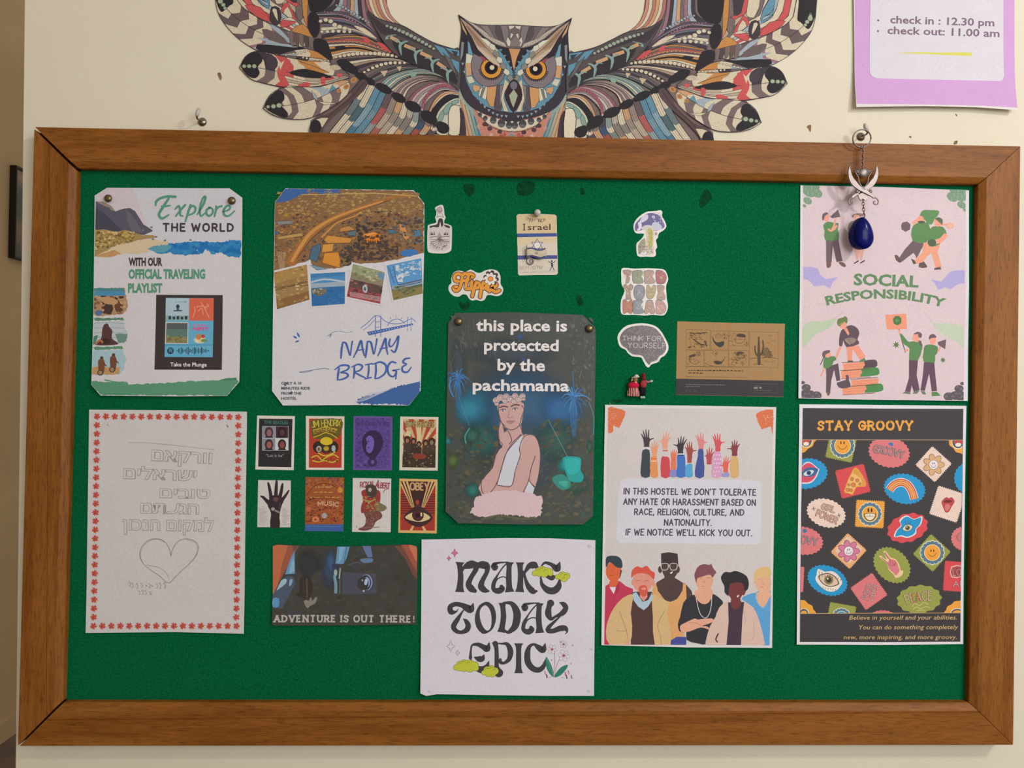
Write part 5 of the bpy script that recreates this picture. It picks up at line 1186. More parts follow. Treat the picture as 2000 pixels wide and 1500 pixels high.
# two figures kicking, top right
i.poly([(1290, 670), (1412, 690), (1380, 770), (1330, 860), (1300, 800), (1170, 900), (1140, 860)], BR, 2); i.poly([(1095, 825), (1130, 830), (1165, 890), (1150, 908), (1110, 880)], '66504f', 2); i.poly([(1380, 870), (1440, 930), (1440, 960), (1355, 955)], '66504f', 2)
i.line([(1290, 480), (1360, 440), (1420, 450)], 36, SKN, 3); i.poly([(1165, 500), (1180, 470), (1230, 460), (1268, 490), (1262, 545), (1215, 572), (1170, 545)], BR)
i.poly([(1280, 540), (1330, 480), (1440, 470), (1480, 540), (1440, 690), (1290, 670)], G, 2); i.poly([(1365, 400), (1400, 340), (1480, 335), (1575, 345), (1560, 400), (1530, 430), (1500, 490), (1450, 480), (1420, 440), (1380, 430)], '5f8f58', 3); i.ell(1375, 425, 34, 26, SKN); i.ell(1385, 465, 40, 14, '4e5a44')
i.poly([(1410, 690), (1590, 690), (1560, 790), (1605, 950), (1535, 955), (1490, 800), (1400, 900), (1310, 915), (1310, 880), (1400, 790)], 'eda384', 2); i.poly([(1270, 860), (1310, 880), (1330, 915), (1300, 925)], '5a4a46'); i.poly([(1525, 965), (1590, 950), (1600, 980), (1525, 985)], '66504f')
i.poly([(1450, 690), (1480, 540), (1540, 510), (1620, 520), (1658, 590), (1600, 640), (1590, 700), (1500, 735)], G, 2); i.line([(1655, 600), (1600, 660), (1540, 680)], 50, SKN, 3); i.ell(1500, 690, 46, 40, '4d5f48'); i.ell(1565, 470, 44, 46, SKN); i.poly([(1530, 430), (1570, 412), (1615, 440), (1612, 500), (1590, 480), (1545, 440)], '5a6a50', 2)
i.line([(1610, 495), (1660, 495), (1735, 515)], 24, SKN, 3); i.ell(1695, 508, 42, 34, 'e8a898'); i.ell(1695, 508, 30, 24, 'ecb9aa')
# lower half
i.view(*SB)
i.poly([(95, 330), (200, 265), (300, 265), (400, 240), (470, 220), (400, 330), (250, 400), (150, 500), (95, 545)], 'bccdb2', 2); i.poly([(1835, 560), (1760, 480), (1640, 430), (1550, 360), (1500, 290), (1560, 285), (1700, 290), (1838, 330)], 'c2cfba', 2)
i.line([(440, 235), (545, 160)], 12, 'cdbfca'); i.line([(1405, 165), (1510, 270)], 14, 'cfc2cb')
for s in (0, 1):
    def X(v): return v if not s else 1915 - v
    for a, b, rr in ((130, 985, 50), (100, 1050, 45), (170, 1060, 60), (240, 1070, 58), (115, 1100, 40), (95, 930, 22)): i.ell(X(a), b + (10 if s else 0), rr, rr * .8, '5d555c')
    for a, b in ((105, 1000), (140, 975), (160, 1050), (200, 1080), (240, 1045), (270, 1080), (120, 1050), (95, 1085)): i.line([(X(a) - 14, b + 10), (X(a), b - 10), (X(a) + 14, b + 10)], 5, '8f868e', 4)
for k, (x0, x1, y, xs, c, e) in enumerate(((520, 770, 715, 905, '574552', 0), (500, 740, 800, 925, '4c8a4e', 0), (610, 905, 895, 905, None, 1), (512, 785, 975, 965, '4c8a4e', 0))):
    i.poly([(x0 + 10, y + 8), (x1 + 15, y - 12), (x1, y + 66), (x0 + 18, y + 86)], 'ee9a7a')
    if c: i.poly([(x1 - 8, y - 22), (xs - 40, y - 36), (xs - 8, y - 20), (xs, y + 10), (xs - 20, y + 48), (x1 - 20, y + 66), (x1 + 2, y + 20)], c, 2)
    i.line([(x0, y), (x1 + 100 * (not e), y - 22)], 7, '6a4a44'); i.line([(x0 + 10, y + 88), (x1 + 90 * (not e), y + 68)], 6, 'a55c48')
    for j in range(2): i.line([(x0 + 30, y + 30 + j * 26), (x1 - 10, y + 10 + j * 26)], 3, 'd07c60')
i.poly([(465, 930), (560, 900), (560, 850), (590, 850), (595, 900), (612, 975), (520, 992), (480, 975)], '5d4c58', 2)
# climber pulling the other one up
i.poly([(570, 540), (700, 525), (775, 640), (760, 690), (712, 680), (640, 570), (628, 690), (582, 690)], 'ef9c82'); i.poly([(585, 690), (640, 690), (645, 712), (580, 712)], '5a5a52'); i.poly([(712, 690), (765, 660), (780, 690), (715, 702)], '5c8a54')
i.line([(520, 520), (485, 590), (455, 665)], 26, SKN, 3); i.poly([(490, 525), (500, 400), (540, 340), (620, 305), (690, 340), (712, 400), (690, 460), (708, 510), (570, 545), (540, 470), (525, 530)], '5d4c58', 2)
i.poly([(545, 350), (575, 335), (605, 400), (590, 420)], 'ef9c82'); i.poly([(550, 460), (620, 440), (680, 460), (640, 510), (580, 500)], '8f7f74', 2); i.line([(560, 460), (610, 520)], 5, 'c9a290')
i.ell(535, 310, 40, 40, SKN); i.poly([(470, 290), (480, 240), (530, 225), (560, 210), (585, 240), (575, 290), (545, 270), (500, 320)], '6b7f4a', 3); i.line([(490, 300), (545, 280)], 8, 'b5a060')
i.poly([(345, 770), (420, 740), (480, 720), (500, 880), (500, 905), (460, 915), (435, 790), (405, 900), (390, 1030), (345, 1030), (350, 850)], '5f4e5a'); i.poly([(345, 1030), (395, 1025), (385, 1060), (365, 1075)], '7a5c4a')
i.poly([(330, 660), (400, 645), (440, 645), (462, 680), (430, 700), (415, 740), (350, 780), (318, 760)], G, 2); i.line([(330, 770), (310, 820), (288, 862)], 16, SKN, 3); i.ell(370, 625, 32, 34, SKN); i.poly([(308, 640), (320, 590), (390, 578), (385, 605), (345, 625), (335, 665)], BR, 3); i.line([(325, 650), (305, 700), (285, 735)], 10, BR, 3)
# the two with flag and loudhailer
i.poly([(990, 195), (1220, 182), (1228, 350), (1010, 355)], 'ef9a7c'); i.poly([(1075, 240), (1100, 208), (1140, 205), (1168, 235), (1165, 285), (1125, 310), (1085, 290)], '4d7a44'); i.ell(1120, 255, 22, 22, '5f8f52', n=7)
i.line([(1140, 350), (1165, 450), (1210, 605)], 9, '5a4048'); i.poly([(1150, 410), (1175, 405), (1240, 485), (1290, 480), (1385, 500), (1392, 560), (1345, 690), (1248, 685), (1255, 560), (1190, 510)], G, 2); i.line([(1140, 360), (1150, 400)], 20, SKN); i.line([(1240, 570), (1205, 590)], 26, SKN)
i.ell(1325, 445, 38, 45, SKN); i.poly([(1295, 410), (1340, 378), (1388, 400), (1380, 445), (1350, 430), (1345, 405)], BR, 3); i.poly([(1350, 470), (1385, 480), (1388, 545), (1360, 510)], BR)
i.poly([(1248, 685), (1345, 690), (1330, 850), (1360, 1010), (1295, 1030), (1275, 960), (1260, 1030), (1200, 1025), (1245, 880)], '62485a'); i.poly([(1170, 1045), (1215, 1020), (1262, 1035), (1255, 1055)], '6a7a68'); i.poly([(1280, 1050), (1310, 1020), (1360, 1015), (1330, 1050)], '6a7a68')
i.poly([(1405, 600), (1420, 530), (1480, 515), (1560, 540), (1555, 610), (1530, 640), (1525, 715), (1405, 700)], G, 2); i.ell(1505, 470, 36, 48, SKN); i.poly([(1465, 460), (1475, 415), (1520, 405), (1548, 440), (1500, 445)], BR, 3); i.line([(1590, 540), (1560, 600)], 18, SKN)
i.poly([(1560, 490), (1652, 460), (1640, 568), (1565, 520)], BR); i.poly([(1410, 705), (1522, 715), (1535, 880), (1548, 1020), (1490, 1025), (1465, 830), (1415, 1020), (1368, 1015), (1395, 860)], '62485a')
i.poly([(1370, 1020), (1415, 1025), (1430, 1060), (1390, 1055)], '6a7a68'); i.poly([(1488, 1030), (1545, 1028), (1590, 1070), (1490, 1078)], G)
for cx, cy, rr in ((1110, 520, 42), (1615, 685, 34)):
    pts = [(cx + (rr if k % 2 == 0 else rr * .45) * math.cos(k * PI / 7), cy + (rr if k % 2 == 0 else rr * .45) * math.sin(k * PI / 7)) for k in range(14)]; i.fan(pts, '5c7a4c')
i.clip = None
p.done(i, 'picture')
i = p.ink(*SA)
i.text('SOCIAL', 650, 1146, 1352, 1172, 116, '5f8a5c', 0.035, arc=4)
i.text('RESPONSIBILITY', 358, 1368, 1630, 1392, 92, '5f8a5c', 0.035, arc=88)
p.done(i, 'lettering')

# ---- poster: stay groovy
GA = (1550, 785, 5.714); GB = (1550, 1010, 5.714)
q = [(1561, 789.5), (1720, 791), (1887, 792.5), (1883, 1030), (1879.5, 1257), (1735, 1259), (1555, 1258), (1558, 1030)]
p = Poster('groovy_poster', 'black poster scattered with colourful retro patches under orange heading', 'poster', q, 'e6e3ea', ((.4, 0, .1, .1, .4), (.2, .1, .2, .2, .5, 1.2)))
i = p.ink(0, 0, 1); K = '3e3a3c'
i.fan([(1567.5, 797), (1720, 798), (1881, 798.5), (1878, 1030), (1874, 1252.5), (1735, 1253.5), (1561, 1253), (1564, 1030)], K)
i.clip = [(1567, 859), (1879.5, 859), (1875, 1197), (1562.5, 1198)]
i.view(*GA)
OR, PK, RD, BL, OL, CR = 'f0a840', 'e07b80', 'dd4e55', '2299d4', '9aa04c', 'eed4c8'
def stamp(kind, cx, cy, rx, ry, rot, c, n=22, a=None):
    r0 = math.radians(rot); pts = []
    if kind == 'sq':
        m = max(6, int(rx / 11)); mm = max(6, int(ry / 11)); e = min(rx, ry) * .085
        sd = [((-1, -1), (1, -1), m), ((1, -1), (1, 1), mm), ((1, 1), (-1, 1), m), ((-1, 1), (-1, -1), mm)]
        for (ax, ay), (bx, by), k in sd:
            for j in range(k * 2):
                t = j / (k * 2); x = ax + (bx - ax) * t; y = ay + (by - ay) * t; f = 1 if j % 2 == 0 else -1
                nx, ny = (0, ay) if ay == by else (ax, 0)
                pts.append((x * rx + nx * e * f * .5, y * ry + ny * e * f * .5))
    elif kind == 'zig':
        for j in range(n * 2):
            t = j * PI / n; f = 1 if j % 2 == 0 else .93; pts.append((rx * f * math.cos(t), ry * f * math.sin(t)))
    else:
        for j in range(72):
            t = j * PI / 36; f = 1 + .045 * math.cos(n * t); pts.append((rx * f * math.cos(t), ry * f * math.sin(t)))
    P2 = [(cx + x * math.cos(r0) - y * math.sin(r0), cy + x * math.sin(r0) + y * math.cos(r0)) for x, y in pts]
    i.fan(P2, c)
def flower(cx, cy, r, c, oc, n=7, rot=0, cc=None):
    for k in range(n):
        t = rot + k * 2 * PI / n; i.ell(cx + r * .62 * math.cos(t), cy + r * .62 * math.sin(t), r * .42, r * .29, oc, math.degrees(t))
    for k in range(n):
        t = rot + k * 2 * PI / n; i.ell(cx + r * .61 * math.cos(t), cy + r * .61 * math.sin(t), r * .38, r * .25, c, math.degrees(t))
    i.ell(cx, cy, r * .46, r * .46, oc); i.ell(cx, cy, r * .42, r * .42, cc or 'ece4e8')
def smile(cx, cy, r, c='4a3020', w=5, rot=0):
    i.line([(cx - r * .65, cy + r * .1), (cx - r * .3, cy + r * .55), (cx + r * .25, cy + r * .55), (cx + r * .65, cy + r * .05)], w, c, 4)
    i.ell(cx - r * .22, cy - r * .3, r * .09, r * .22, c); i.ell(cx + r * .22, cy - r * .3, r * .09, r * .22, c)
def sun(cx, cy, r, petal='5c7f96', face='f2a63c', n=16):
    for k in range(n): t = k * 2 * PI / n; i.ell(cx + r * .84 * math.cos(t), cy + r * .84 * math.sin(t), r * .24, r * .24, 'e9e2c8')
    for k in range(n): t = k * 2 * PI / n; i.ell(cx + r * .82 * math.cos(t), cy + r * .82 * math.sin(t), r * .19, r * .19, petal)
    i.ell(cx, cy, r * .76, r * .76, '3c5a66'); i.ell(cx, cy, r * .72, r * .72, 'e9dfb8'); i.ell(cx, cy, r * .66, r * .66, face)
def eye(cx, cy, rx, ry, rot, lid='6b9ac4', out='e9dfd0'):
    r0 = math.radians(rot)
    def Z(L): return [(cx + x * math.cos(r0) - y * math.sin(r0), cy + x * math.sin(r0) + y * math.cos(r0)) for x, y in L]
    i.poly(Z([(-rx, 0), (-rx * .5, -ry * .8), (0, -ry), (rx * .5, -ry * .8), (rx, 0), (rx * .5, ry * .8), (0, ry), (-rx * .5, ry * .8)]), '4a3c3c', 3)
    i.poly(Z([(-rx * .9, 0), (-rx * .45, -ry * .7), (0, -ry * .88), (rx * .45, -ry * .7), (rx * .9, 0), (rx * .45, ry * .7), (0, ry * .88), (-rx * .45, ry * .7)]), out, 3)
    i.ell(cx, cy, ry * .72, ry * .72, lid); i.ell(cx, cy, ry * .42, ry * .42, '3f3a30'); i.ell(cx - ry * .15, cy - ry * .2, ry * .14, ry * .14, 'f0eee0')
stamp('sc', 60, 450, 215, 120, -28, OR, 12); i.ell(140, 430, 72, 80, 'e9e0c4'); i.ell(140, 430, 62, 70, '4a5a70'); i.ell(140, 432, 44, 52, 'c0504a'); i.ell(138, 468, 32, 22, 'efe9dc')
stamp('sc', 1900, 430, 200, 150, 35, OR, 12); i.ell(1832, 445, 72, 82, 'e9e0c4'); i.ell(1832, 445, 64, 72, '4a5a70'); i.ell(1835, 440, 50, 48, 'c0504a'); i.ell(1835, 478, 34, 22, 'efe9dc')
stamp('sq', 530, 500, 150, 150, 12, OL); sun(545, 490, 132); smile(545, 480, 80)
stamp('zig', 1065, 560, 238, 175, 12, PK, 26); i.ell(1085, 472, 28, 20, '4a78b0', 20)
stamp('sq', 1560, 695, 145, 140, 42, CR); flower(1560, 700, 120, 'ddb080', '7a5a44'); smile(1560, 700, 48, '3a3a40', 4)
stamp('zig', 140, 800, 245, 175, -8, BL, 26)
i.poly([(60, 800), (110, 690), (180, 670), (270, 740), (285, 760), (240, 860), (170, 910), (60, 900)], 'e8e0e0', 3); i.poly([(60, 800), (110, 705), (180, 682), (260, 745), (270, 765), (230, 850), (165, 895), (60, 885)], 'd8506a', 3); i.poly([(90, 800), (140, 735), (270, 745), (230, 820), (130, 835)], '3a6a9a', 3); i.poly([(110, 800), (160, 765), (225, 768), (190, 815), (130, 825)], 'e4e4e4', 3); i.ell(168, 792, 26, 26, '2a5a8a'); i.ell(168, 792, 12, 12, '1a2a40')
stamp('sq', 660, 885, 165, 160, -14, RD)
i.poly([(562, 995), (660, 755), (720, 750), (800, 880), (795, 945), (700, 950), (660, 1035), (610, 1015)], OR, 2); i.poly([(575, 985), (665, 775), (740, 830), (770, 930), (690, 935), (650, 1020)], 'f0bd72', 2); i.poly([(665, 760), (720, 762), (790, 860), (792, 935), (765, 935), (750, 850), (670, 800)], 'dfa04a', 2)
for a, b, rr in ((650, 860, 17), (710, 875, 17), (665, 925, 22), (740, 915, 12), (615, 925, 12), (605, 980, 18), (640, 985, 16)): i.ell(a, b, rr + 4, rr + 4, '7a4a28'); i.ell(a, b, rr, rr, 'd98a48')
stamp('zig', 1237, 970, 240, 172, 12, BL, 28)
for w_, c in ((96, 'e8e0e0'), (80, 'c9505a'), (56, 'f0b048'), (30, 'd8686a'), (12, 'f0c060')): i.line([(1068, 985), (1110, 930), (1190, 895), (1270, 925), (1320, 1000), (1345, 1085)], w_, c, 5)
for w_, c in ((80, 'd9605c'),): pass
stamp('zig', 362, 1240, 228, 160, 18, CR, 26)
stamp('sq', 850, 1250, 158, 150, 3, OR); sun(850, 1250, 128); i.ell(832, 1208, 10, 24, '4a3020'); i.ell(868, 1208, 10, 24, '4a3020'); i.poly([(785, 1245), (915, 1245), (895, 1310), (850, 1330), (805, 1310)], '4a3020', 2); i.poly([(795, 1250), (905, 1250), (890, 1300), (850, 1320), (810, 1300)], 'efe6cc', 2); i.line([(800, 1275), (900, 1275)], 4, '4a3020'); i.line([(850, 1250), (850, 1275)], 4, '4a3020')
stamp('sq', 1715, 1140, 160, 165, 18, CR); i.poly([(1650, 1110), (1700, 1062), (1730, 1075), (1760, 1062), (1795, 1110), (1760, 1170), (1730, 1225), (1690, 1230), (1660, 1160)], 'c0484e', 3); i.poly([(1672, 1112), (1700, 1092), (1770, 1100), (1750, 1120), (1700, 1125)], '7a2c30', 2); i.poly([(1690, 1150), (1730, 1140), (1745, 1170), (1715, 1215), (1690, 1205)], 'd97a78', 3)
stamp('zig', 1935, 850, 150, 175, 0, BL, 22)
i.view(*GB); i.clip = [(1567, 859), (1879.5, 859), (1875, 1197), (1562.5, 1198)]
stamp('sc', 1270, 120, 228, 155, -18, RD, 12)
for w_, c in ((0, 'e8e4e4'), (14, BL)):
    i.poly([(1120 + w_, 220 - w_ * .3), (1140 + w_, 150), (1195 + w_ * .5, 90 + w_ * .6), (1180 + w_, 30 + w_), (1260, -20 + w_), (1340, 20 + w_ * .4), (1432 - w_, -10 + w_), (1420 - w_, 80), (1370 - w_ * .6, 130), (1360 - w_, 190 - w_ * .6), (1270, 232 - w_), (1200, 215 - w_)], c, 4)
eye(1270, 120, 62, 40, -15, '8a8a58'); i.line([(1250, 60), (1258, 90)], 5, '4a3c3c'); i.line([(1300, 52), (1294, 84)], 5, '4a3c3c'); i.line([(1275, 50), (1276, 82)], 5, '4a3c3c')
stamp('zig', 100, 262, 235, 160, 10, PK, 26); i.ell(122, 152, 26, 22, '4a78a0')
stamp('sq', 613, 378, 142, 142, 42, 'eeb27c'); stamp('sq', 613, 365, 110, 110, 42, 'e9c9b0'); flower(613, 378, 122, 'd87fa0', '7a3a55'); smile(613, 378, 48, '3a3a50', 4)
stamp('zig', 1095, 535, 235, 180, 42, OL, 28)
i.poly([(955, 440), (975, 430), (1040, 480), (1000, 385), (1030, 382), (1080, 450), (1140, 470), (1180, 540), (1190, 590), (1222, 600), (1205, 650), (1140, 680), (1115, 640), (1060, 590), (1040, 520)], 'ecd0a0', 2); i.poly([(968, 442), (1045, 500), (1060, 470), (1010, 395), (1028, 398), (1078, 465), (1135, 480), (1165, 545), (1180, 600), (1140, 650), (1115, 625), (1060, 575), (1045, 525)], 'd97f86', 2)
for L in ([(1075, 470), (1080, 520)], [(1105, 480), (1108, 530)], [(1135, 500), (1130, 540)], [(1060, 520), (1100, 545), (1130, 520)], [(980, 450), (1030, 495)], [(1012, 400), (1055, 465)]): i.line(L, 5, '8a3a48', 3 if len(L) > 2 else 0)
stamp('sq', 1540, 398, 148, 150, 42, OL); sun(1545, 395, 130); smile(1545, 395, 70)
stamp('sq', 1800, 660, 125, 165, 4, RD); i.poly([(1755, 550), (1880, 545), (1880, 660), (1755, 670)], 'e8b8a8', 2); i.poly([(1765, 560), (1880, 555), (1880, 650), (1765, 658)], 'a8505a', 2)
stamp('sq', 20, 690, 90, 140, 3, PK); stamp('zig', 1905, 240, 155, 140, 10, PK, 24)
stamp('zig', 375, 705, 238, 165, 22, BL, 28)
i.poly([(255, 640), (270, 575), (350, 610), (420, 600), (490, 640), (540, 720), (520, 770), (470, 820), (400, 830), (330, 800), (260, 730), (240, 680)], 'efe4d8', 2)
eye(390, 700, 125, 72, 20, '8a8050', 'e3c4b0')
for k in range(9): i.line([(290 + k * 28, 650 + k * 6 - abs(4 - k) * -3), (285 + k * 31, 600 + k * 10)], 6, '7a6a58')
for k in range(7): i.line([(300 + k * 28, 770 + k * 5), (296 + k * 28, 800 + k * 4)], 5, '7a6a58')
stamp('sq', 838, 828, 148, 150, -35, PK); stamp('sc', 1398, 915, 245, 155, -5, OL, 13)
for q in ([(1320, 1000), (1350, 960), (1400, 985), (1450, 950), (1500, 975)], [(1325, 1030), (1370, 1000), (1420, 1020), (1470, 995), (1520, 1010)], [(1370, 1045), (1420, 1035), (1460, 1045)]): i.line(q, 6, 'e0cc90', 3)
stamp('sc', 60, 1060, 190, 140, 25, OR, 12); i.ell(110, 1075, 58, 62, 'e9e0c4'); i.ell(110, 1075, 50, 54, '4a5a70'); i.ell(110, 1080, 38, 40, 'f0a840')
stamp('sq', 528, 1100, 148, 130, 10, OL); sun(530, 1120, 105, face=BL); stamp('zig', 990, 1130, 160, 95, 0, PK, 22); stamp('sc', 1850, 1060, 190, 130, -25, OR, 12); i.ell(1820, 1075, 80, 62, 'e9e0c4'); i.ell(1820, 1075, 70, 54, '4a5a70'); i.ell(1820, 1080, 54, 44, 'f0a840')
i.clip = None
i.view(0, 0, 1); i.line([(1567, 858.5), (1880.5, 859.5)], 1.2, 'c0a088'); i.line([(1563, 1198), (1875.5, 1196.5)], 1.2, 'c09a6a')
p.done(i, 'picture')
i = p.ink(*GA)
i.clip = [(1567, 859), (1879.5, 859), (1875, 1197), (1562.5, 1198)]
i.strokes('GROOVY', 888, 560, 1215, 628, 78, 'c78f92', 9, outline='5a6a70', ow=10, arc=6, gap=.12)
i.strokes('GIRL', 305, 1190, 450, 1235, 62, 'd9b8a4', 9, outline='8a6a60', ow=9, gap=.2); i.strokes('POWER', 245, 1265, 470, 1360, 70, 'd9b0a0', 9, outline='8a6058', ow=9, gap=.15)
for cx, cy in ((222, 1190), (505, 1265)): i.line([(cx - 22, cy + 4), (cx + 22, cy - 4)], 6, '6a5a5a'); i.line([(cx - 3, cy - 24), (cx + 4, cy + 24)], 6, '6a5a5a')
i.view(*GB)
i.strokes('OVY', 70, 285, 255, 315, 78, 'c78f92', 9, outline='4a6a80', ow=10, gap=.12); i.strokes('GR', 1820, 255, 1990, 275, 80, 'c78f92', 9, outline='8a6a60', ow=10, gap=.15)
i.strokes('GOOD', 805, 925, 885, 760, 62, 'e8a8a8', 6, outline='5a6468', ow=7, gap=.25); i.strokes('VIBES', 872, 945, 940, 760, 42, 'e8c8b8', 5, outline='8a4a50', ow=6, gap=.25)
i.strokes('PEACE', 1262, 965, 1535, 925, 98, 'c9b48c', 9, outline='8a7a58', ow=9, arc=14, gap=.2); i.strokes('EA', 1325, 945, 1410, 935, 95, 'b06a48', 8, gap=.2)
i.strokes('LOVE', 1775, 650, 1960, 640, 70, 'd9a0a0', 8, outline='7a3a40', ow=8); i.strokes('ALL', 1775, 775, 1960, 770, 60, 'd9a0a0', 8, outline='9a5a50', ow=8)
i.clip = None
i.view(*GA); i.strokes('STAY GROOVY', 275, 308, 1318, 308, 88, 'eea84a', 19, flare=.75, gap=.36)
i.view(*GB)
for t, x0, x1, y in (('Believe in yourself and your abilities.', 615, 1812, 1138), ('You can do something completely', 712, 1822, 1244), ('new, more inspiring, and more groovy.', 550, 1810, 1355)):
    i.text(t, x0, y + 4, x1, y, 46, 'd2b07a', 0.006, shear=.22, res=2)
p.done(i, 'lettering')

# ---- poster: pachamama
PA = (850, 590, 3.333)
p = Poster('jungle_poster', 'dark jungle poster of a flower crowned woman under white lowercase lettering', 'poster',
    to_px([(130, 72), (500, 66), (960, 84), (1040, 165), (1045, 230), (1036, 800), (1025, 1390), (960, 1445), (560, 1445), (150, 1437), (68, 1360), (72, 800), (85, 140)], *PA), '454a48',
    ((.8, .1, .3, .2, .9), (.8, .2, .2, .3, .8, 2.6)), 'lam')
i = p.ink(*PA)
i.clip = to_px([(84, 70), (1044, 82), (1026, 1443), (68, 1438)], *PA)
def cutq(q): return q
body = [(130, 72), (500, 67), (960, 84), (1040, 165), (1036, 800), (1025, 1390), (960, 1443), (560, 1443), (150, 1436), (68, 1360), (72, 800), (86, 140)]
i.poly(body, '454a48')
def cloud(cx, cy, rx, ry, c, seed, n=14):
    x0, x1, y0, y1 = 84, 1030, 82, 1430
    rx = min(rx * 1.25, (cx - x0) / 1.12, (x1 - cx) / 1.12) if rx > 60 else min(rx * 1.25, (cx - x0 + 20) / 1.12, (x1 - cx) / 1.12)
    i.soft(cx, cy, rx, ry * 1.2, c, .85, .3, 0, seed)
cloud(520, 800, 430, 420, '40505a', 1); cloud(560, 720, 360, 330, '3c6080', 2); cloud(560, 720, 300, 260, '38668c', 3); cloud(600, 1000, 180, 230, '465a6a', 4); cloud(250, 680, 130, 140, '2f7898', 5); cloud(220, 700, 90, 90, '2f8cae', 6); cloud(820, 700, 150, 110, '2f6fa8', 7); cloud(300, 900, 120, 120, '2f6a66', 12); cloud(780, 900, 130, 130, '33605a', 13); cloud(900, 1180, 110, 90, '2c5e52', 14)
cloud(150, 400, 70, 180, '44525a', 8); cloud(500, 330, 300, 90, '43505c', 9)
r = random.Random(11)
speckle(i, [(95, 90), (1030, 90), (1035, 300), (90, 300)], 150, ['4e4f4a', '3f4643', '585850', '47504c'], 8, 26, 3, 4, 60)
speckle(i, [(880, 120), (1038, 150), (1036, 700), (900, 650)], 160, ['5a5e58', '4c554e', '6a6d66', '434a44'], 5, 18, 4, 4, 80)
speckle(i, [(75, 820), (420, 800), (380, 1430), (78, 1350)], 230, ['4a4a3a', '3c4436', '565440', '3f5048', '5e5a44', '35403a'], 8, 26, 5, 3, 30)
speckle(i, [(690, 760), (1036, 760), (1025, 1420), (650, 1430)], 230, ['46503f', '3a4a42', '54543f', '3c5a50', '5c5844', '4a443a'], 8, 26, 6, 3, -40)
speckle(i, [(140, 1290), (960, 1290), (940, 1438), (160, 1434)], 90, ['565446', '63604e', '4a4a3c'], 10, 32, 7, 3, 0)
for k in range(26):
    x, y = r.uniform(90, 400), r.uniform(100, 420); i.line([(x, y), (x + r.uniform(-30, 30), y + r.uniform(50, 130))], 3, r.choice(['5e6868', '566060', '4e5a5e']))
for cx, cy, rr, c in ((845, 1060, 40, '1e9e9e'), (115, 1030, 40, '5f7a45'), (245, 1225, 42, '2c7f78'), (1005, 940, 38, '3a6b55'), (240, 870, 45, '3a7068'), (85, 905, 22, '2f8a90')): cloud(cx, cy, rr * 1.3, rr * 1.2, dark(c, .8), int(cx)); cloud(cx, cy, rr, rr, c, int(cy))
i.poly([(830, 1015), (900, 1005), (948, 1020), (945, 1090), (965, 1130), (950, 1170), (880, 1165), (850, 1110)], '17a5a4', 3); i.poly([(845, 1025), (935, 1025), (935, 1100), (870, 1120)], '22b8b8', 3)
i.poly([(765, 1140), (830, 1120), (880, 1170), (870, 1210), (820, 1220), (775, 1180)], '2e8f88', 3); i.poly([(800, 1170), (860, 1165), (850, 1205)], '3cb09c', 3)
i.line([(735, 765), (790, 870), (860, 1005)], 3, '6aa0a0', 3); i.line([(150, 610), (190, 720), (222, 800)], 3, '4f9090', 3); i.line([(200, 920), (195, 870), (225, 820)], 9, '3f9a86', 3)
for cx, cy, s in ((150, 495, 1), (900, 615, 1.25)):
    for k in range(14):
        t = math.radians(-170 + k * 25 + r.uniform(-6, 6)); d = s * r.uniform(60, 110)
        i.line([(cx, cy, 10), (cx + d * .6 * math.cos(t), cy + d * .5 * math.sin(t) - 6, 7), (cx + d * math.cos(t), cy + d * .8 * math.sin(t) + 26, 2)], 1, r.choice(['3f86c4', '3a78b8', '4a94d0', '2f6aa8']), 4)
    for k in range(5): i.line([(cx + k * 3 - 6, cy, 7), (cx + (k - 2) * 9, cy + 110 * s, 5), (cx + (k - 2) * 4 + 4, cy + 210 * s, 2)], 1, '3372ac', 4)
i.line([(100, 490), (95, 560), (120, 620)], 9, '3f86c4', 3); i.line([(895, 450), (905, 600)], 6, '3d6f9c'); i.line([(1000, 650), (1030, 740), (1030, 860)], 5, '4f8f9f', 3)
cloud(550, 225, 26, 20, '3f5f90', 3); cloud(575, 372, 22, 16, '44588c', 5)
SK = 'cfa7a4'; LN = '5c4650'
hat = 'dcc6c4'
i.poly([(415, 665), (560, 650), (578, 700), (570, 740), (555, 800), (500, 832), (460, 825), (425, 775), (412, 720)], SK, 3)
i.poly([(470, 780), (555, 790), (562, 850), (575, 870), (520, 960), (470, 930)], SK, 2)
i.poly([(560, 870), (620, 862), (655, 880), (680, 950), (684, 1050), (668, 1150), (650, 1200), (610, 1160), (600, 1190), (570, 1240), (300, 1250), (305, 1160), (370, 1100), (395, 1000), (440, 940), (500, 950)], SK, 2)
i.poly([(405, 1190), (450, 1020), (480, 950), (560, 868), (575, 885), (550, 960), (552, 1010), (495, 1195)], 'd3d6e2', 1); i.poly([(610, 1160), (648, 1205), (635, 1245), (580, 1240)], 'd3d6e2')
i.poly([(410, 835), (425, 770), (440, 800), (450, 840), (480, 850), (500, 900), (480, 930), (440, 940), (415, 900)], SK, 3)
i.poly([(440, 930), (485, 930), (450, 1020), (400, 1190), (360, 1245), (310, 1245), (298, 1190), (330, 1130), (390, 1060)], SK, 2)
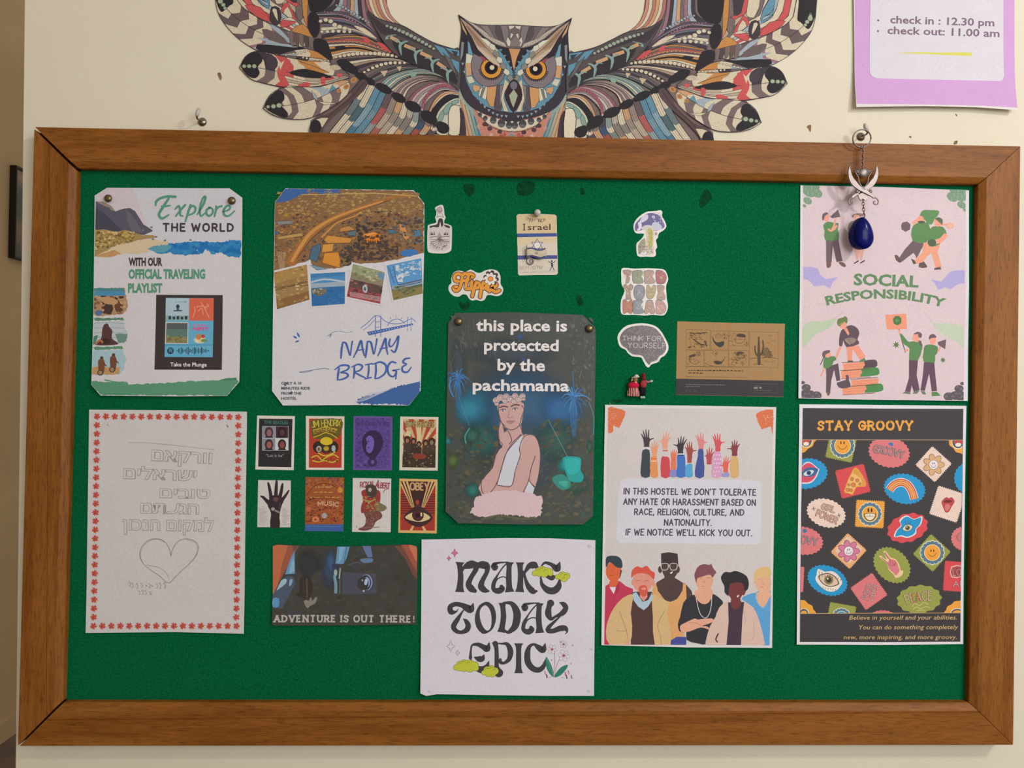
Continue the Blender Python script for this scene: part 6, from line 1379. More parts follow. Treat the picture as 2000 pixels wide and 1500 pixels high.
for q in ([(415, 665), (412, 720), (425, 775), (412, 830), (418, 900), (438, 930), (395, 960), (372, 1060), (330, 1115), (300, 1170), (310, 1240), (345, 1248), (395, 1190), (430, 1090), (455, 1000), (500, 920), (560, 860)],
          [(425, 770), (440, 800), (452, 850)], [(440, 790), (480, 850), (498, 900), (480, 925)], [(460, 820), (500, 832), (545, 805), (562, 750), (578, 700), (562, 670)], [(552, 800), (575, 868)],
          [(405, 1192), (495, 1195), (520, 1100), (552, 1000), (548, 950), (575, 880), (622, 862), (658, 885), (682, 960), (682, 1060), (668, 1150), (655, 1190)], [(400, 1190), (450, 1020), (478, 960), (565, 862)],
          [(652, 1000), (625, 1080), (608, 1160), (570, 1240)], [(608, 1158), (645, 1205)], [(410, 940), (375, 1060), (350, 1095)]): i.line(q, 5, LN, 5)
i.line([(418, 688), (445, 678), (475, 684)], 9, '6a4a52', 4); i.line([(492, 680), (520, 668), (550, 672)], 9, '6a4a52', 4)
for x, y in ((440, 706), (520, 698)): i.ell(x, y, 15, 7, 'e2d8dc', -6); i.ell(x, y, 7, 7, '5f6f80'); i.line([(x - 20, y), (x, y - 10), (x + 20, y - 4)], 5, '5a4048', 3)
i.line([(482, 700), (478, 730), (470, 748), (490, 754), (502, 746)], 4, 'a8807f', 4); i.poly([(462, 776), (488, 766), (520, 774), (500, 792), (478, 794)], 'b98c8c', 3); i.line([(462, 776), (490, 780), (520, 774)], 3, '8a6066', 3)
for k, (x, y, rr) in enumerate(((398, 640, 25), (425, 622, 26), (455, 640, 22), (462, 612, 22), (490, 630, 25), (515, 645, 22), (520, 610, 22), (545, 630, 24), (568, 612, 22), (400, 662, 16), (575, 632, 14))):
    i.ell(x, y, rr, rr * .9, '8a7078', n=9); i.ell(x, y, rr - 3, rr * .9 - 3, hat, n=9); i.ell(x, y, rr * .55, rr * .5, '8a7078', n=8); i.ell(x, y, rr * .45, rr * .4, 'd2b8b8', n=8); i.line([(x - rr * .6, y - rr * .3), (x, y - rr * .6), (x + rr * .6, y - rr * .2)], 3, '9a8088', 3)
i.poly(rough([(270, 1265), (400, 1225), (520, 1228), (600, 1240), (690, 1262), (698, 1300), (690, 1350), (690, 1390), (640, 1402), (500, 1385), (420, 1380), (350, 1402), (280, 1398), (230, 1370), (250, 1340), (255, 1290)] + [(270, 1265)], 7, 120, 3)[:-1], 'dcc0ca')
i.line([(300, 1412), (420, 1388), (560, 1410), (650, 1400)], 14, '5f5d46', 4)
i.clip = None
p.done(i, 'picture')
i = p.ink(*PA)
for t, x0, x1, y, in (('this place is', 266, 858, 188), ('protected', 318, 803, 316), ('by the', 405, 715, 446), ('pachamama', 244, 872, 577)):
    i.text(t, x0, y - 2, x1, y + 2, 70 if t != 'by the' else 72, 'ece6e8', 0.026)
p.done(i, 'lettering')

# ---- poster: make today epic
MK = (810, 1040, 4.545)
p = Poster('epic_poster', 'white square sheet with large black swirling letters and lime green clouds', 'poster',
    to_px([(62, 60), (400, 55), (800, 48), (1200, 50), (1602, 66), (1598, 700), (1588, 1440), (1200, 1442), (700, 1436), (200, 1426), (105, 1440), (52, 1418), (58, 700)], *MK), 'dfdbe8',
    ((1.2, .2, .3, .2, 1.0), (.8, .2, .3, .3, .8, 2.4)))
i = p.ink(*MK)
K = '433f44'
def W(*st):
    for q in st:
        big = q[0][2] > 50 and q[-1][2] > 40
        i.line([(a, b, c * (1.17 if c > 18 else 1)) for a, b, c in q], 1.0, K, 5, cap=not big)
# M A K E
W([(402, 262, 70), (400, 300, 40), (408, 390, 42), (402, 480, 50), (400, 528, 70)], [(415, 390, 8), (430, 320, 22), (480, 290, 56), (520, 285, 60), (545, 320, 40), (500, 400, 36), (478, 460, 46), (505, 500, 52), (535, 518, 30)], [(520, 330, 10), (560, 300, 30), (610, 290, 56), (640, 300, 50), (640, 350, 34), (600, 430, 38), (590, 480, 50), (620, 510, 44), (655, 520, 18)], [(470, 272, 24), (520, 268, 28), (560, 275, 20), (600, 268, 28), (645, 275, 22)])
W([(840, 262, 70), (838, 300, 40), (835, 400, 44), (838, 480, 46), (842, 528, 72)], [(690, 300, 26), (712, 320, 34), (735, 300, 12), (700, 285, 30), (750, 268, 18), (830, 262, 10)], [(835, 265, 8), (790, 300, 12), (740, 370, 14), (705, 440, 30), (700, 500, 34), (740, 518, 46), (775, 500, 44), (770, 480, 30)], [(705, 460, 20), (735, 412, 12), (790, 392, 10), (830, 420, 10)])
W([(935, 264, 66), (935, 300, 42), (940, 390, 42), (935, 480, 48), (932, 528, 70)], [(950, 400, 8), (985, 340, 24), (1020, 295, 44), (1060, 290, 56), (1082, 305, 30)], [(968, 350, 20), (985, 420, 24), (1010, 480, 40), (1050, 520, 46), (1085, 520, 14)])
W([(1288, 262, 8), (1270, 310, 50), (1255, 318, 50), (1215, 285, 30), (1160, 268, 22), (1130, 290, 14), (1125, 315, 8)], [(1160, 390, 12), (1200, 395, 44), (1225, 395, 46), (1245, 385, 12)], [(1120, 400, 14), (1130, 460, 30), (1180, 510, 50), (1235, 515, 54), (1275, 480, 48), (1285, 430, 22), (1290, 405, 8)], [(1130, 300, 8), (1120, 350, 12), (1118, 410, 16)])
# T O D A Y
W([(520, 628, 8), (500, 680, 52), (470, 672, 56), (420, 645, 38), (360, 635, 34), (315, 660, 38), (325, 705, 42), (370, 700, 16), (385, 680, 6)], [(470, 650, 8), (425, 700, 14), (380, 770, 34), (345, 830, 40), (365, 870, 34), (410, 885, 28), (460, 865, 40), (475, 825, 42), (455, 785, 30), (430, 765, 6)])
i.poly([(628, 615), (570, 650), (535, 740), (545, 830), (590, 890), (635, 895), (695, 850), (722, 760), (708, 670), (670, 625)], K, 5, holes=[catmull([(615, 648), (580, 690), (582, 770), (610, 840), (645, 870), (675, 840), (682, 770), (672, 700), (645, 655)], 4, True)])
W([(778, 622, 60), (782, 660, 40), (788, 750, 42), (775, 840, 44), (768, 885, 62)], [(790, 622, 16), (860, 630, 34), (900, 690, 54), (908, 750, 58), (890, 830, 52), (840, 880, 30), (815, 880, 20), (800, 860, 8)])
W([(1108, 625, 66), (1104, 660, 40), (1100, 760, 44), (1106, 840, 46), (1110, 890, 68)], [(960, 660, 26), (978, 682, 32), (1002, 660, 12), (970, 645, 28), (1020, 630, 18), (1100, 624, 10)], [(1105, 628, 8), (1060, 662, 12), (1005, 735, 14), (972, 800, 28), (965, 860, 32), (1005, 880, 44), (1038, 862, 42), (1032, 842, 28)], [(970, 820, 20), (1005, 772, 12), (1060, 755, 10), (1100, 782, 10)])
W([(1205, 628, 56), (1192, 660, 40), (1185, 720, 50), (1210, 765, 30), (1250, 745, 20), (1310, 715, 40), (1340, 670, 40), (1320, 635, 36), (1285, 622, 8)], [(1300, 735, 10), (1240, 790, 20), (1190, 840, 32), (1185, 870, 36), (1230, 872, 36), (1290, 850, 44), (1335, 850, 42), (1352, 880, 16), (1335, 898, 6)])
# E P I C
W([(662, 975, 8), (645, 1030, 48), (610, 1015, 40), (560, 992, 30), (510, 1000, 18), (498, 1050, 18), (495, 1110, 26)], [(530, 1105, 10), (570, 1120, 44), (600, 1115, 42), (615, 1085, 10)], [(500, 1130, 14), (530, 1190, 30), (600, 1215, 56), (640, 1185, 36), (658, 1140, 8)])
W([(715, 985, 42), (725, 1030, 32), (728, 1110, 34), (728, 1190, 36), (745, 1240, 70)], [(690, 980, 12), (770, 985, 16), (820, 990, 30), (850, 1050, 44), (838, 1120, 34), (795, 1155, 22), (762, 1150, 26), (760, 1125, 20)])
W([(922, 982, 70), (922, 1020, 42), (922, 1110, 40), (922, 1200, 44), (922, 1245, 66)])
W([(1158, 985, 10), (1140, 1040, 48), (1100, 1020, 42), (1060, 992, 20), (1020, 1010, 28), (1000, 1070, 44), (1005, 1150, 48), (1050, 1205, 44), (1105, 1215, 40), (1145, 1180, 32), (1162, 1120, 8)])
p.done(i, 'lettering'); i = p.ink(*MK)
LM, LO = 'c4cc40', '5c6028'
def puff(L):
    for x, y, rr in L: i.ell(x, y, rr + 3, rr * .9 + 3, LO, n=14)
    for x, y, rr in L: i.ell(x, y, rr, rr * .9, LM, n=14)
    r = random.Random(int(L[0][0]))
    for x, y, rr in L[1:4]: i.line([(x - rr * .6, y), (x - rr * .2, y - rr * .5), (x + rr * .3, y - rr * .3)], 3, LO, 3)
puff([(1065, 362, 24), (1100, 340, 32), (1130, 325, 30), (1165, 345, 38), (1195, 345, 30), (1110, 365, 28), (1205, 365, 22), (1150, 365, 34)]); puff([(1268, 392, 22), (1310, 375, 30), (1345, 385, 32), (1325, 410, 28), (1295, 395, 25)])
puff([(370, 1195, 26), (405, 1170, 34), (440, 1155, 32), (485, 1165, 40), (530, 1175, 36), (540, 1200, 28), (440, 1200, 34), (490, 1205, 34), (400, 1200, 28)]); puff([(615, 1240, 22), (645, 1215, 32), (680, 1205, 30), (710, 1225, 34), (690, 1250, 30), (655, 1250, 28)])
def spark(x, y, a, b, c, oc, w=4):
    q = [(x, y - b), (x + a * .3, y - b * .3), (x + a, y), (x + a * .3, y + b * .3), (x, y + b), (x - a * .3, y + b * .3), (x - a, y), (x - a * .3, y - b * .3)]
    if c: i.fan(q, c)
    i.line(q, w, oc, 0, True)
spark(355, 180, 32, 42, 'd17a9e', '8a4460'); spark(304, 228, 20, 26, 'd17a9e', '8a4460'); spark(320, 1008, 38, 52, 'dfdbe8', '7a5a6a'); spark(380, 1066, 20, 26, 'dfdbe8', '7a5a6a')
i.poly([(1165, 1100), (1205, 1160), (1225, 1220), (1232, 1280), (1190, 1240), (1165, 1180)], '2f8273', 3); i.poly([(1238, 1280), (1262, 1230), (1310, 1185), (1360, 1172), (1335, 1220), (1290, 1265)], '2f8273', 3); i.line([(1172, 1120), (1205, 1200), (1230, 1275)], 3, '7fb8a8', 3)
i.line([(1240, 1050), (1242, 1150), (1228, 1270)], 4, 'a0605c', 3); i.line([(1290, 1110), (1255, 1190), (1238, 1280)], 4, 'a0605c', 3)
for cx, cy, rr in ((1218, 1035, 46), (1322, 1090, 56), (1322, 990, 36)):
    for k in range(6):
        t = k * PI / 3 + .2; i.ell(cx + rr * .55 * math.cos(t), cy + rr * .55 * math.sin(t), rr * .42, rr * .3, '8d8894', math.degrees(t)); i.ell(cx + rr * .55 * math.cos(t), cy + rr * .55 * math.sin(t), rr * .42 - 2.5, rr * .3 - 2.5, 'e4e0ea', math.degrees(t))
        i.line([(cx, cy), (cx + rr * .5 * math.cos(t), cy + rr * .5 * math.sin(t))], 3, 'c07f8c')
    i.ell(cx, cy, rr * .2, rr * .2, 'a04a58')
for x, y in ((1295, 968), (1400, 1000), (1385, 1160), (1215, 1130)): i.ell(x, y, 8, 8, 'c79aa8', n=8)
for x, y, c in ((1155, 1240, 'c78aa0'), (1170, 1270, '7a3a48'), (1335, 1250, 'c0607a'), (1362, 1235, 'c78aa0'), (1345, 1275, '8a4a58'), (1388, 1275, '8a8a80')): i.line([(x, y - 12), (x + 4, y + 14)], 11, c, cap=True)
i.line([(1190, 1280), (1215, 1278)], 3, '8a6a60'); i.line([(1298, 1284), (1322, 1282)], 3, '8a6a60')
for x, y, rr in ((1548, 120, 22), (1565, 1035, 14), (1540, 1400, 18), (130, 1400, 16)): i.ell(x, y, rr, rr * .7, 'cbc4d2', 20, 9)
p.done(i, 'picture')

# ---- photo print: adventure
AD = (520, 1050, 6.25)
p = Poster('photo_print', 'dark glossy photo print with orange corners and grey adventure slogan', 'photo',
    to_px([(85, 92), (140, 78), (400, 92), (900, 108), (1400, 92), (1760, 80), (1820, 96), (1848, 130), (1846, 600), (1838, 1050), (1300, 1062), (700, 1066), (110, 1066), (76, 1050), (80, 500)], *AD), '40403f',
    ((1.0, .1, .3, .2, 1.4), (.6, .3, .2, .3, 1.0, 2.0)), 'lam')
i = p.ink(*AD)
i.clip = to_px([(80, 84), (1843, 84), (1838, 1062), (76, 1062)], *AD)
i.poly([(85, 100), (400, 100), (900, 112), (1400, 100), (1840, 110), (1840, 600), (1834, 1045), (1300, 1056), (700, 1060), (85, 1058), (84, 500)], '43423f')
speckle(i, [(350, 110), (1600, 110), (1830, 1040), (100, 1040)], 150, ['3e3c38', '484641', '41454a', '4a4844'], 25, 70, 3)
i.soft(770, 400, 130, 290, '40506a', .9, .3); i.soft(790, 300, 70, 180, '4a6a94', .8, .3)
i.soft(520, 320, 170, 200, '3c414a', .8, .4)
i.poly([(84, 100), (140, 84), (380, 100), (300, 250), (200, 460), (84, 700)], 'c4714c'); i.poly([(270, 95), (400, 100), (340, 200), (200, 470), (150, 560), (200, 300)], 'a05a44'); i.poly([(330, 98), (385, 100), (330, 210)], '6a5450')
i.poly([(350, 150), (352, 440), (230, 445), (300, 250)], '6a9cc4'); i.poly([(330, 240), (345, 400), (280, 430)], '8ab8d8', 2); i.poly([(250, 470), (330, 470), (360, 560), (200, 860), (84, 850), (84, 690), (190, 520)], '4d5a72'); i.poly([(190, 515), (250, 505), (240, 560), (150, 630), (130, 640)], 'a8c4d8', 2); i.poly([(290, 510), (325, 510), (310, 570), (280, 590)], '8ab0cc', 2); i.poly([(84, 740), (160, 740), (155, 840), (84, 838)], '5f9cc8', 2)
i.poly([(1560, 96), (1840, 96), (1845, 520), (1780, 430), (1700, 260)], '7a4c40'); i.poly([(1650, 84), (1760, 82), (1840, 110), (1845, 420), (1790, 330), (1720, 200)], 'a85a44'); i.poly([(1740, 90), (1820, 100), (1844, 140), (1845, 300), (1790, 200)], 'd27a58', 2)
i.poly([(870, 108), (1020, 108), (985, 240), (945, 320), (845, 322), (860, 220)], '6ba0c8'); i.poly([(900, 110), (960, 112), (920, 260), (880, 310)], '86b8d8'); i.line([(985, 110), (950, 300)], 8, '44709a')
i.poly([(1175, 100), (1275, 100), (1300, 235), (1240, 240), (1210, 180)], '6a7cae'); i.poly([(1150, 260), (1295, 250), (1290, 300), (1180, 305)], '6585ae', 2); i.line([(1000, 340), (1100, 300), (1160, 320)], 16, '565a62', 3)
i.poly([(930, 420), (1340, 440), (1350, 680), (930, 690)], '4e4f60'); i.ell(1230, 545, 80, 108, '3f4048'); i.ell(1225, 545, 74, 100, '8a9cc0'); i.ell(1215, 548, 66, 92, '34353e'); i.ell(1228, 545, 40, 66, '8ea2d2'); i.ell(1180, 560, 70, 80, '3c3a3c'); i.ell(1218, 540, 20, 40, 'b8c8ec', 10)
i.ell(1190, 650, 12, 12, 'b8c4dc'); i.ell(1175, 520, 10, 12, '9cb0dc')
i.line([(845, 390), (850, 440), (835, 480), (850, 560), (850, 680)], 34, '7aa2b8', 3); i.ell(848, 425, 20, 36, 'a3c0b4'); i.line([(905, 370), (892, 500)], 14, 'a8c4c8'); i.line([(900, 500), (895, 690)], 12, '5a6a7a'); i.ell(850, 340, 50, 24, '3a3f5a')
for x, y in ((1525, 640),):
    for k in (90, 66, 42, 18): i.ell(x, y, k, k * .9, '4f4c46'); i.ell(x, y, k - 6, k * .9 - 6, '43423f')
i.ell(480, 600, 90, 150, '38302e'); i.line([(400, 500), (398, 700)], 10, '5a4c48'); i.line([(495, 500), (500, 730)], 22, '5c4848'); i.line([(455, 520), (460, 700)], 8, '4f403e')
i.poly([(460, 770), (500, 760), (520, 770), (550, 720), (560, 770), (600, 730), (625, 730), (600, 800), (540, 830), (510, 860), (480, 830)], '8d867c', 2); i.ell(430, 690, 60, 30, '3a2e2a')
i.clip = None
p.done(i, 'picture')
i = p.ink(*AD)
t = 'ADVENTURE IS OUT THERE'
i.text('!', 1796, 1020, 1812, 1020, 72, 'bdb8b4', .02)
i.strokes(t, 108, 1018, 1764, 1022, 72, 'bdb8b4', 19, slab=17, gap=.42, cap=False)
p.done(i, 'lettering')

# ---- eight small sticker cards
CD = (490, 800, 5.333)
def carton(q, c, label, print_c, inner=None, name='sticker_card'):
    p = Poster(name, label, 'sticker', to_px(q, *CD), c, None, 'ink', FELT - .0005, 'small picture cards in two rows of four', .0003, 'card')
    i = p.ink(*CD)
    if inner: i.fan(inner, print_c)
    return p, i
def fit(i, q): i.clip = to_px(q, *CD)
p, i = carton([(65, 62), (458, 68), (446, 632), (46, 624)], 'e0dbd4', 'picture card with black print and four small portrait squares', '2c2a2e', [(86, 94), (434, 98), (420, 600), (76, 594)])
i.text('THE BEATLES', 136, 148, 388, 152, 34, '3f6f66', .045)
i.rect(118, 172, 392, 426, 'b9c3d0')
for x0, y0, c, f, h in ((122, 175, '8f8fa0', '9a6a6e', '4a2f38'), (258, 175, '4a2830', '5a3a40', '2a1c22'), (122, 302, '8f9098', 'a5605f', '3a2a30'), (258, 302, 'cfd6dd', '8a4a48', '3a2428')):
    i.rect(x0, y0, x0 + 130, y0 + 120, c); i.ell(x0 + 66, y0 + 62, 44, 56, h); i.ell(x0 + 68, y0 + 66, 26, 36, f); i.poly([(x0 + 20, y0 + 120), (x0 + 40, y0 + 100), (x0 + 95, y0 + 100), (x0 + 112, y0 + 120)], h)
i.text('"Let it be"', 158, 492, 342, 494, 28, '8a8f94', .02); i.line([(215, 545), (290, 546)], 4, '3c3a40')
p.done(i, 'print')
p, i = carton([(572, 66), (974, 70), (970, 630), (572, 628)], 'e0d6cc', 'picture card with red and yellow psychedelic print in a white border', 'b8412c', [(606, 94), (948, 96), (944, 606), (604, 604)])
r = random.Random(8)
i.poly([(640, 110), (935, 100), (940, 230), (880, 300), (660, 300), (630, 200)], '6a5a24', 3)
i.strokes('JIMI HENDRIX', 640, 190, 930, 175, 66, 'c8b84a', 9, outline='3c3a20', ow=8, arc=10, gap=.12); i.strokes('EXPERIENCE', 660, 250, 890, 240, 38, 'b89a3c', 6, arc=20, gap=.12); i.line([(650, 290), (720, 265), (780, 240), (850, 265), (900, 300)], 8, 'd8c438', 4); i.line([(650, 215), (720, 195), (790, 180), (900, 215)], 7, 'd8c438', 4)
i.ell(700, 390, 55, 62, '33261c'); i.ell(860, 390, 52, 62, '33261c'); i.ell(785, 390, 62, 70, '3a2a1c'); i.poly([(725, 345), (735, 305), (785, 285), (840, 305), (848, 350), (785, 372)], 'd9c22c', 3); i.ell(785, 405, 30, 24, 'b8a02e'); i.ell(708, 410, 28, 32, 'a9b8b4'); i.ell(862, 405, 22, 34, 'a9b8b4'); i.ell(708, 412, 16, 20, '8f5a3c')
i.poly([(760, 430), (815, 430), (790, 465)], '6a2c20')
for q in ([(630, 500), (690, 480), (740, 520), (800, 490), (860, 470), (915, 500)], [(640, 530), (700, 545), (770, 530), (850, 550), (905, 520)], [(700, 450), (760, 480), (820, 470), (880, 440)]): i.line(q, 12, 'cdc23c', 4)
for k in range(9): i.ell(655 + k * 30, 512 + (k % 3) * 10, 11, 8, '5a4a20', n=7)
for k in range(12): i.line([(615 + k * 28, 590), (622 + k * 28, 575)], 4, '8a2a24')
p.done(i, 'print')
p, i = carton([(1068, 66), (1474, 72), (1470, 634), (1062, 630)], '6a549c', 'purple picture card with a dark oval portrait and dense doodle pattern', '5b4594', [(1088, 84), (1454, 90), (1450, 616), (1084, 612)])
speckle(i, [(1090, 88), (1450, 92), (1446, 612), (1086, 608)], 430, ['3a2a5e', '43306a', '7460b0', '4a3878'], 4, 11, 5)
i.poly([(1270, 215), (1350, 250), (1378, 340), (1350, 430), (1290, 500), (1220, 490), (1170, 420), (1158, 320), (1195, 245)], '33244e', 4); i.poly([(1200, 300), (1240, 270), (1280, 310), (1282, 370), (1265, 430), (1235, 455), (1205, 430), (1200, 380), (1215, 350)], '7660b6', 3)
i.ell(1225, 330, 12, 5, '33244e'); i.ell(1225, 395, 18, 4, '33244e'); i.ell(1265, 550, 50, 46, '3c2a60'); i.ell(1268, 545, 18, 22, '6a54a0'); i.ell(1270, 500, 34, 22, '33244e')
for k in range(22): i.line([(1115 + k * 15, 130 - abs(k - 11) * 0), (1118 + k * 15, 175 - (k % 3) * 10)], 6, '3a2a5e')
p.done(i, 'print')
p, i = carton([(1556, 72), (1954, 78), (1946, 636), (1546, 632)], 'ddd5c4', 'picture card with a dark crowd under red and cream rays', 'cbb588', [(1588, 98), (1930, 104), (1922, 606), (1578, 600)])
fit(i, [(1588, 98), (1930, 104), (1922, 606), (1578, 600)])
for k in range(9):
    a = math.radians(-165 + k * 18.5); b = a + .17; i.poly([(1755, 420), (1755 + 420 * math.cos(a), 420 + 420 * math.sin(a)), (1755 + 420 * math.cos(b), 420 + 420 * math.sin(b))], 'b5482e')
i.rect(1730, 130, 1775, 420, 'd8c898'); i.strokes("GUNS N ROSES", 1612, 175, 1906, 180, 52, 'b09a60', 8, outline='4a2c22', ow=6, gap=.1)
i.ell(1640, 250, 26, 30, 'd9c9a4'); i.line([(1620, 190), (1660, 280)], 14, 'd9c9a4'); i.line([(1865, 235), (1810, 330)], 22, 'd9c9a4'); 
for x, y, rr in ((1630, 320, 36), (1694, 330, 30), (1750, 360, 26), (1820, 350, 32), (1884, 340, 38)): i.ell(x, y, rr, rr * 1.3, '3a2a24'); i.ell(x, y + 4, rr * .5, rr * .65, 'a86a50' if x < 1700 else '8f7a58'); i.poly([(x - rr, y + 30), (x + rr, y + 30), (x + rr * 1.3, y + 170), (x - rr * 1.3, y + 170)], r.choice(['4a3a2c', '3a2f28', '5a4630']))
i.poly([(1580, 470), (1640, 440), (1750, 470), (1860, 440), (1925, 470), (1922, 606), (1578, 600)], '3c3024', 2); speckle(i, [(1590, 380), (1920, 380), (1915, 600), (1585, 595)], 90, ['57472f', '2f261e', '6a5638', '8f7c50'], 5, 14, 8); i.poly([(1690, 470), (1740, 455), (1820, 470), (1815, 510), (1700, 510)], '8f3c2e', 2)
i.clip = None; p.done(i, 'print')
p, i = carton([(76, 734), (416, 738), (412, 1226), (66, 1224)], 'd6d2d0', 'white picture card with a large dark raised hand', 'd6d2d0')
HK = '352a34'
for q in ([(215, 960, 44), (205, 880, 34), (190, 800, 30), (180, 765, 20)], [(258, 930, 44), (262, 850, 36), (266, 780, 30), (268, 745, 22)], [(295, 930, 42), (315, 860, 34), (325, 800, 28), (330, 775, 20)], [(310, 960, 44), (350, 910, 30), (380, 868, 22), (395, 842, 14)], [(225, 1010, 56), (175, 960, 40), (130, 915, 28), (105, 902, 16)]): i.line(q, 1, HK, 4, cap=True)
i.poly([(180, 960), (205, 905), (250, 890), (300, 900), (345, 935), (325, 990), (305, 1060), (298, 1130), (300, 1224), (202, 1224), (210, 1100), (200, 1050), (175, 1000)], HK, 2); i.poly([(235, 915), (290, 920), (270, 960), (240, 950)], '6b4a44', 3); i.ell(230, 1036, 20, 18, 'a89a9c'); i.line([(250, 1050), (300, 1072)], 20, '8f8488'); i.line([(305, 960), (300, 1040)], 16, '4f3f48')
r = random.Random(4)
for y in range(1030, 1205, 10):
    i.line([(80, y), (80 + r.uniform(50, 100), y)], 3.5, 'a9a6b0'); i.line([(328, y), (328 + r.uniform(40, 78), y)], 3.5, 'a9a6b0')
p.done(i, 'print')
p, i = carton([(568, 702), (970, 708), (964, 1270), (562, 1266)], 'a3592f', 'orange picture card with curved festival lettering over a blue base strip', 'a3592f')
fit(i, [(568, 702), (970, 708), (964, 1270), (562, 1266)])
speckle(i, [(568, 705), (968, 710), (966, 820), (566, 820)], 80, ['c07a3c', '8a4a3c', 'b86a34', '6f4858'], 6, 18, 3); speckle(i, [(568, 900), (966, 900), (964, 1185), (564, 1185)], 260, ['7a3226', '8f3c28', 'a5502f', '5f2a24', 'b5683c'], 5, 16, 4)
smear(i, 670, 815, 850, 815, 26, 'c99a5c', 1); smear(i, 655, 870, 865, 870, 28, 'c99050', 2); smear(i, 620, 925, 920, 925, 28, 'c9904c', 3); i.strokes('MUSIC', 700, 1000, 910, 1010, 40, 'd9b898', 8, arc=8)
for q in ([(575, 900), (660, 800), (765, 770), (880, 805), (960, 900)], [(575, 960), (650, 930), (765, 920), (880, 935), (960, 960)]): i.line(q, 6, '6a2f22', 5)
i.ell(765, 1105, 28, 30, 'a8a8a8'); i.ell(675, 1145, 38, 30, 'd8845c'); i.ell(672, 1145, 12, 10, '8f3428'); i.ell(600, 1035, 26, 26, 'c06a50'); i.ell(930, 840, 28, 28, 'd08f38'); i.ell(850, 1140, 22, 18, 'a04038')
i.rect(560, 1196, 970, 1272, '3d64a8'); i.line([(580, 1215), (940, 1218)], 8, '5a7cb0')
i.clip = None; p.done(i, 'print')
p, i = carton([(1062, 712), (1462, 718), (1456, 1278), (1054, 1274)], 'd8d2d0', 'white picture card with a red costumed dancer under dark pink script', 'd8d2d0')
i.strokes('ROYAL', 1140, 812, 1290, 800, 55, 'a04a60', 10, gap=.14, shear=.1); i.strokes('ALBERT', 1298, 812, 1442, 822, 55, 'a04a60', 10, gap=.14, shear=.1); i.line([(1385, 865), (1390, 840), (1440, 820)], 7, '8a4054', 3); i.line([(1330, 735), (1300, 800)], 14, 'a04a60')
for q, c in (([(1150, 860), (1200, 830), (1330, 840), (1350, 900), (1340, 980), (1300, 1050), (1200, 1070), (1150, 1075), (1150, 1000), (1170, 940)], '9a3a34'), ([(1200, 790), (1270, 780), (1310, 820), (1300, 900), (1230, 920), (1200, 860)], '4a403c'), ([(1180, 1060), (1320, 1050), (1365, 1090), (1360, 1130), (1300, 1170), (1260, 1240), (1180, 1262), (1115, 1245), (1180, 1210), (1200, 1140)], '7a4a44'), ([(1300, 960), (1400, 1000), (1410, 1035), (1360, 1062), (1300, 1040)], '7d7658')): i.poly(q, c, 3)
speckle(i, [(1160, 900), (1330, 900), (1330, 1060), (1180, 1060)], 80, ['b8503c', '8a8a58', 'a8964c', '6a2a28', 'c0a060'], 5, 13, 8); speckle(i, [(1200, 1060), (1340, 1060), (1280, 1230), (1190, 1230)], 60, ['8a5a50', '5f3c3a', 'a07868'], 5, 12, 9); i.ell(1240, 835, 18, 22, 'b8a89a'); i.line([(1165, 935), (1240, 955), (1300, 930)], 12, 'a8a050', 3)
i.line([(1260, 1225), (1340, 1222)], 6, '6a6a6a'); 
for k in range(6): i.line([(1085 + k * 8, 1080 + (k % 3) * 16), (1090 + k * 8, 1095 + (k % 3) * 16)], 3, 'a8a4a2')
i.line([(1100, 1205), (1103, 1230)], 5, '5a5050'); i.line([(1120, 1228), (1450, 1230)], 2, 'b0acaa')
p.done(i, 'print')
p, i = carton([(1546, 718), (1944, 728), (1936, 1290), (1536, 1282)], 'd9b070', 'cream edged picture card with one eye under red and black rays', 'a8382c', [(1562, 745), (1922, 752), (1916, 1262), (1556, 1256)])
fit(i, [(1562, 745), (1922, 752), (1916, 1262), (1556, 1256)])
for k in range(9): i.rect(1560, 880 + k * 24, 1680, 890 + k * 24, '4a2420'); i.rect(1800, 880 + k * 24, 1920, 890 + k * 24, '4a2420')
for sx in (-1, 1):
    for a, b, c in ((60, 100, '4a2420'), (100, 120, 'd8b47c'), (120, 135, '4a2420'), (135, 155, 'd8b47c'), (155, 170, '4a2420'), (170, 190, 'd8b47c')):
        i.poly([(1740 + sx * a * .35, 1020), (1740 + sx * b * .35, 1020), (1740 + sx * b * 1.05, 745), (1740 + sx * a * 1.05, 745)], c)
    i.poly([(1740 + sx * 20, 1170), (1740 + sx * 36, 1170), (1740 + sx * 90, 1262), (1740 + sx * 60, 1262)], 'd8b47c')
i.poly([(1640, 745), (1850, 748), (1775, 1000), (1700, 1000)], '3f2420'); i.poly([(1590, 1120), (1700, 1015), (1780, 1015), (1895, 1125), (1790, 1215), (1690, 1210)], '43282a', 3)
i.poly([(1605, 1122), (1690, 1070), (1790, 1070), (1870, 1125), (1790, 1165), (1690, 1160)], 'ddc894', 3); i.ell(1740, 1100, 62, 62, '43282a'); i.ell(1740, 1100, 44, 44, '5a2a2a'); i.ell(1738, 1100, 26, 26, '2a1a1c'); i.ell(1776, 1092, 10, 22, 'ddc894'); i.ell(1735, 965, 18, 26, 'b8402f')
i.strokes('OBEY', 1660, 835, 1850, 838, 72, 'c9a074', 16, gap=.2, cap=False)
i.clip = None; p.done(i, 'print')

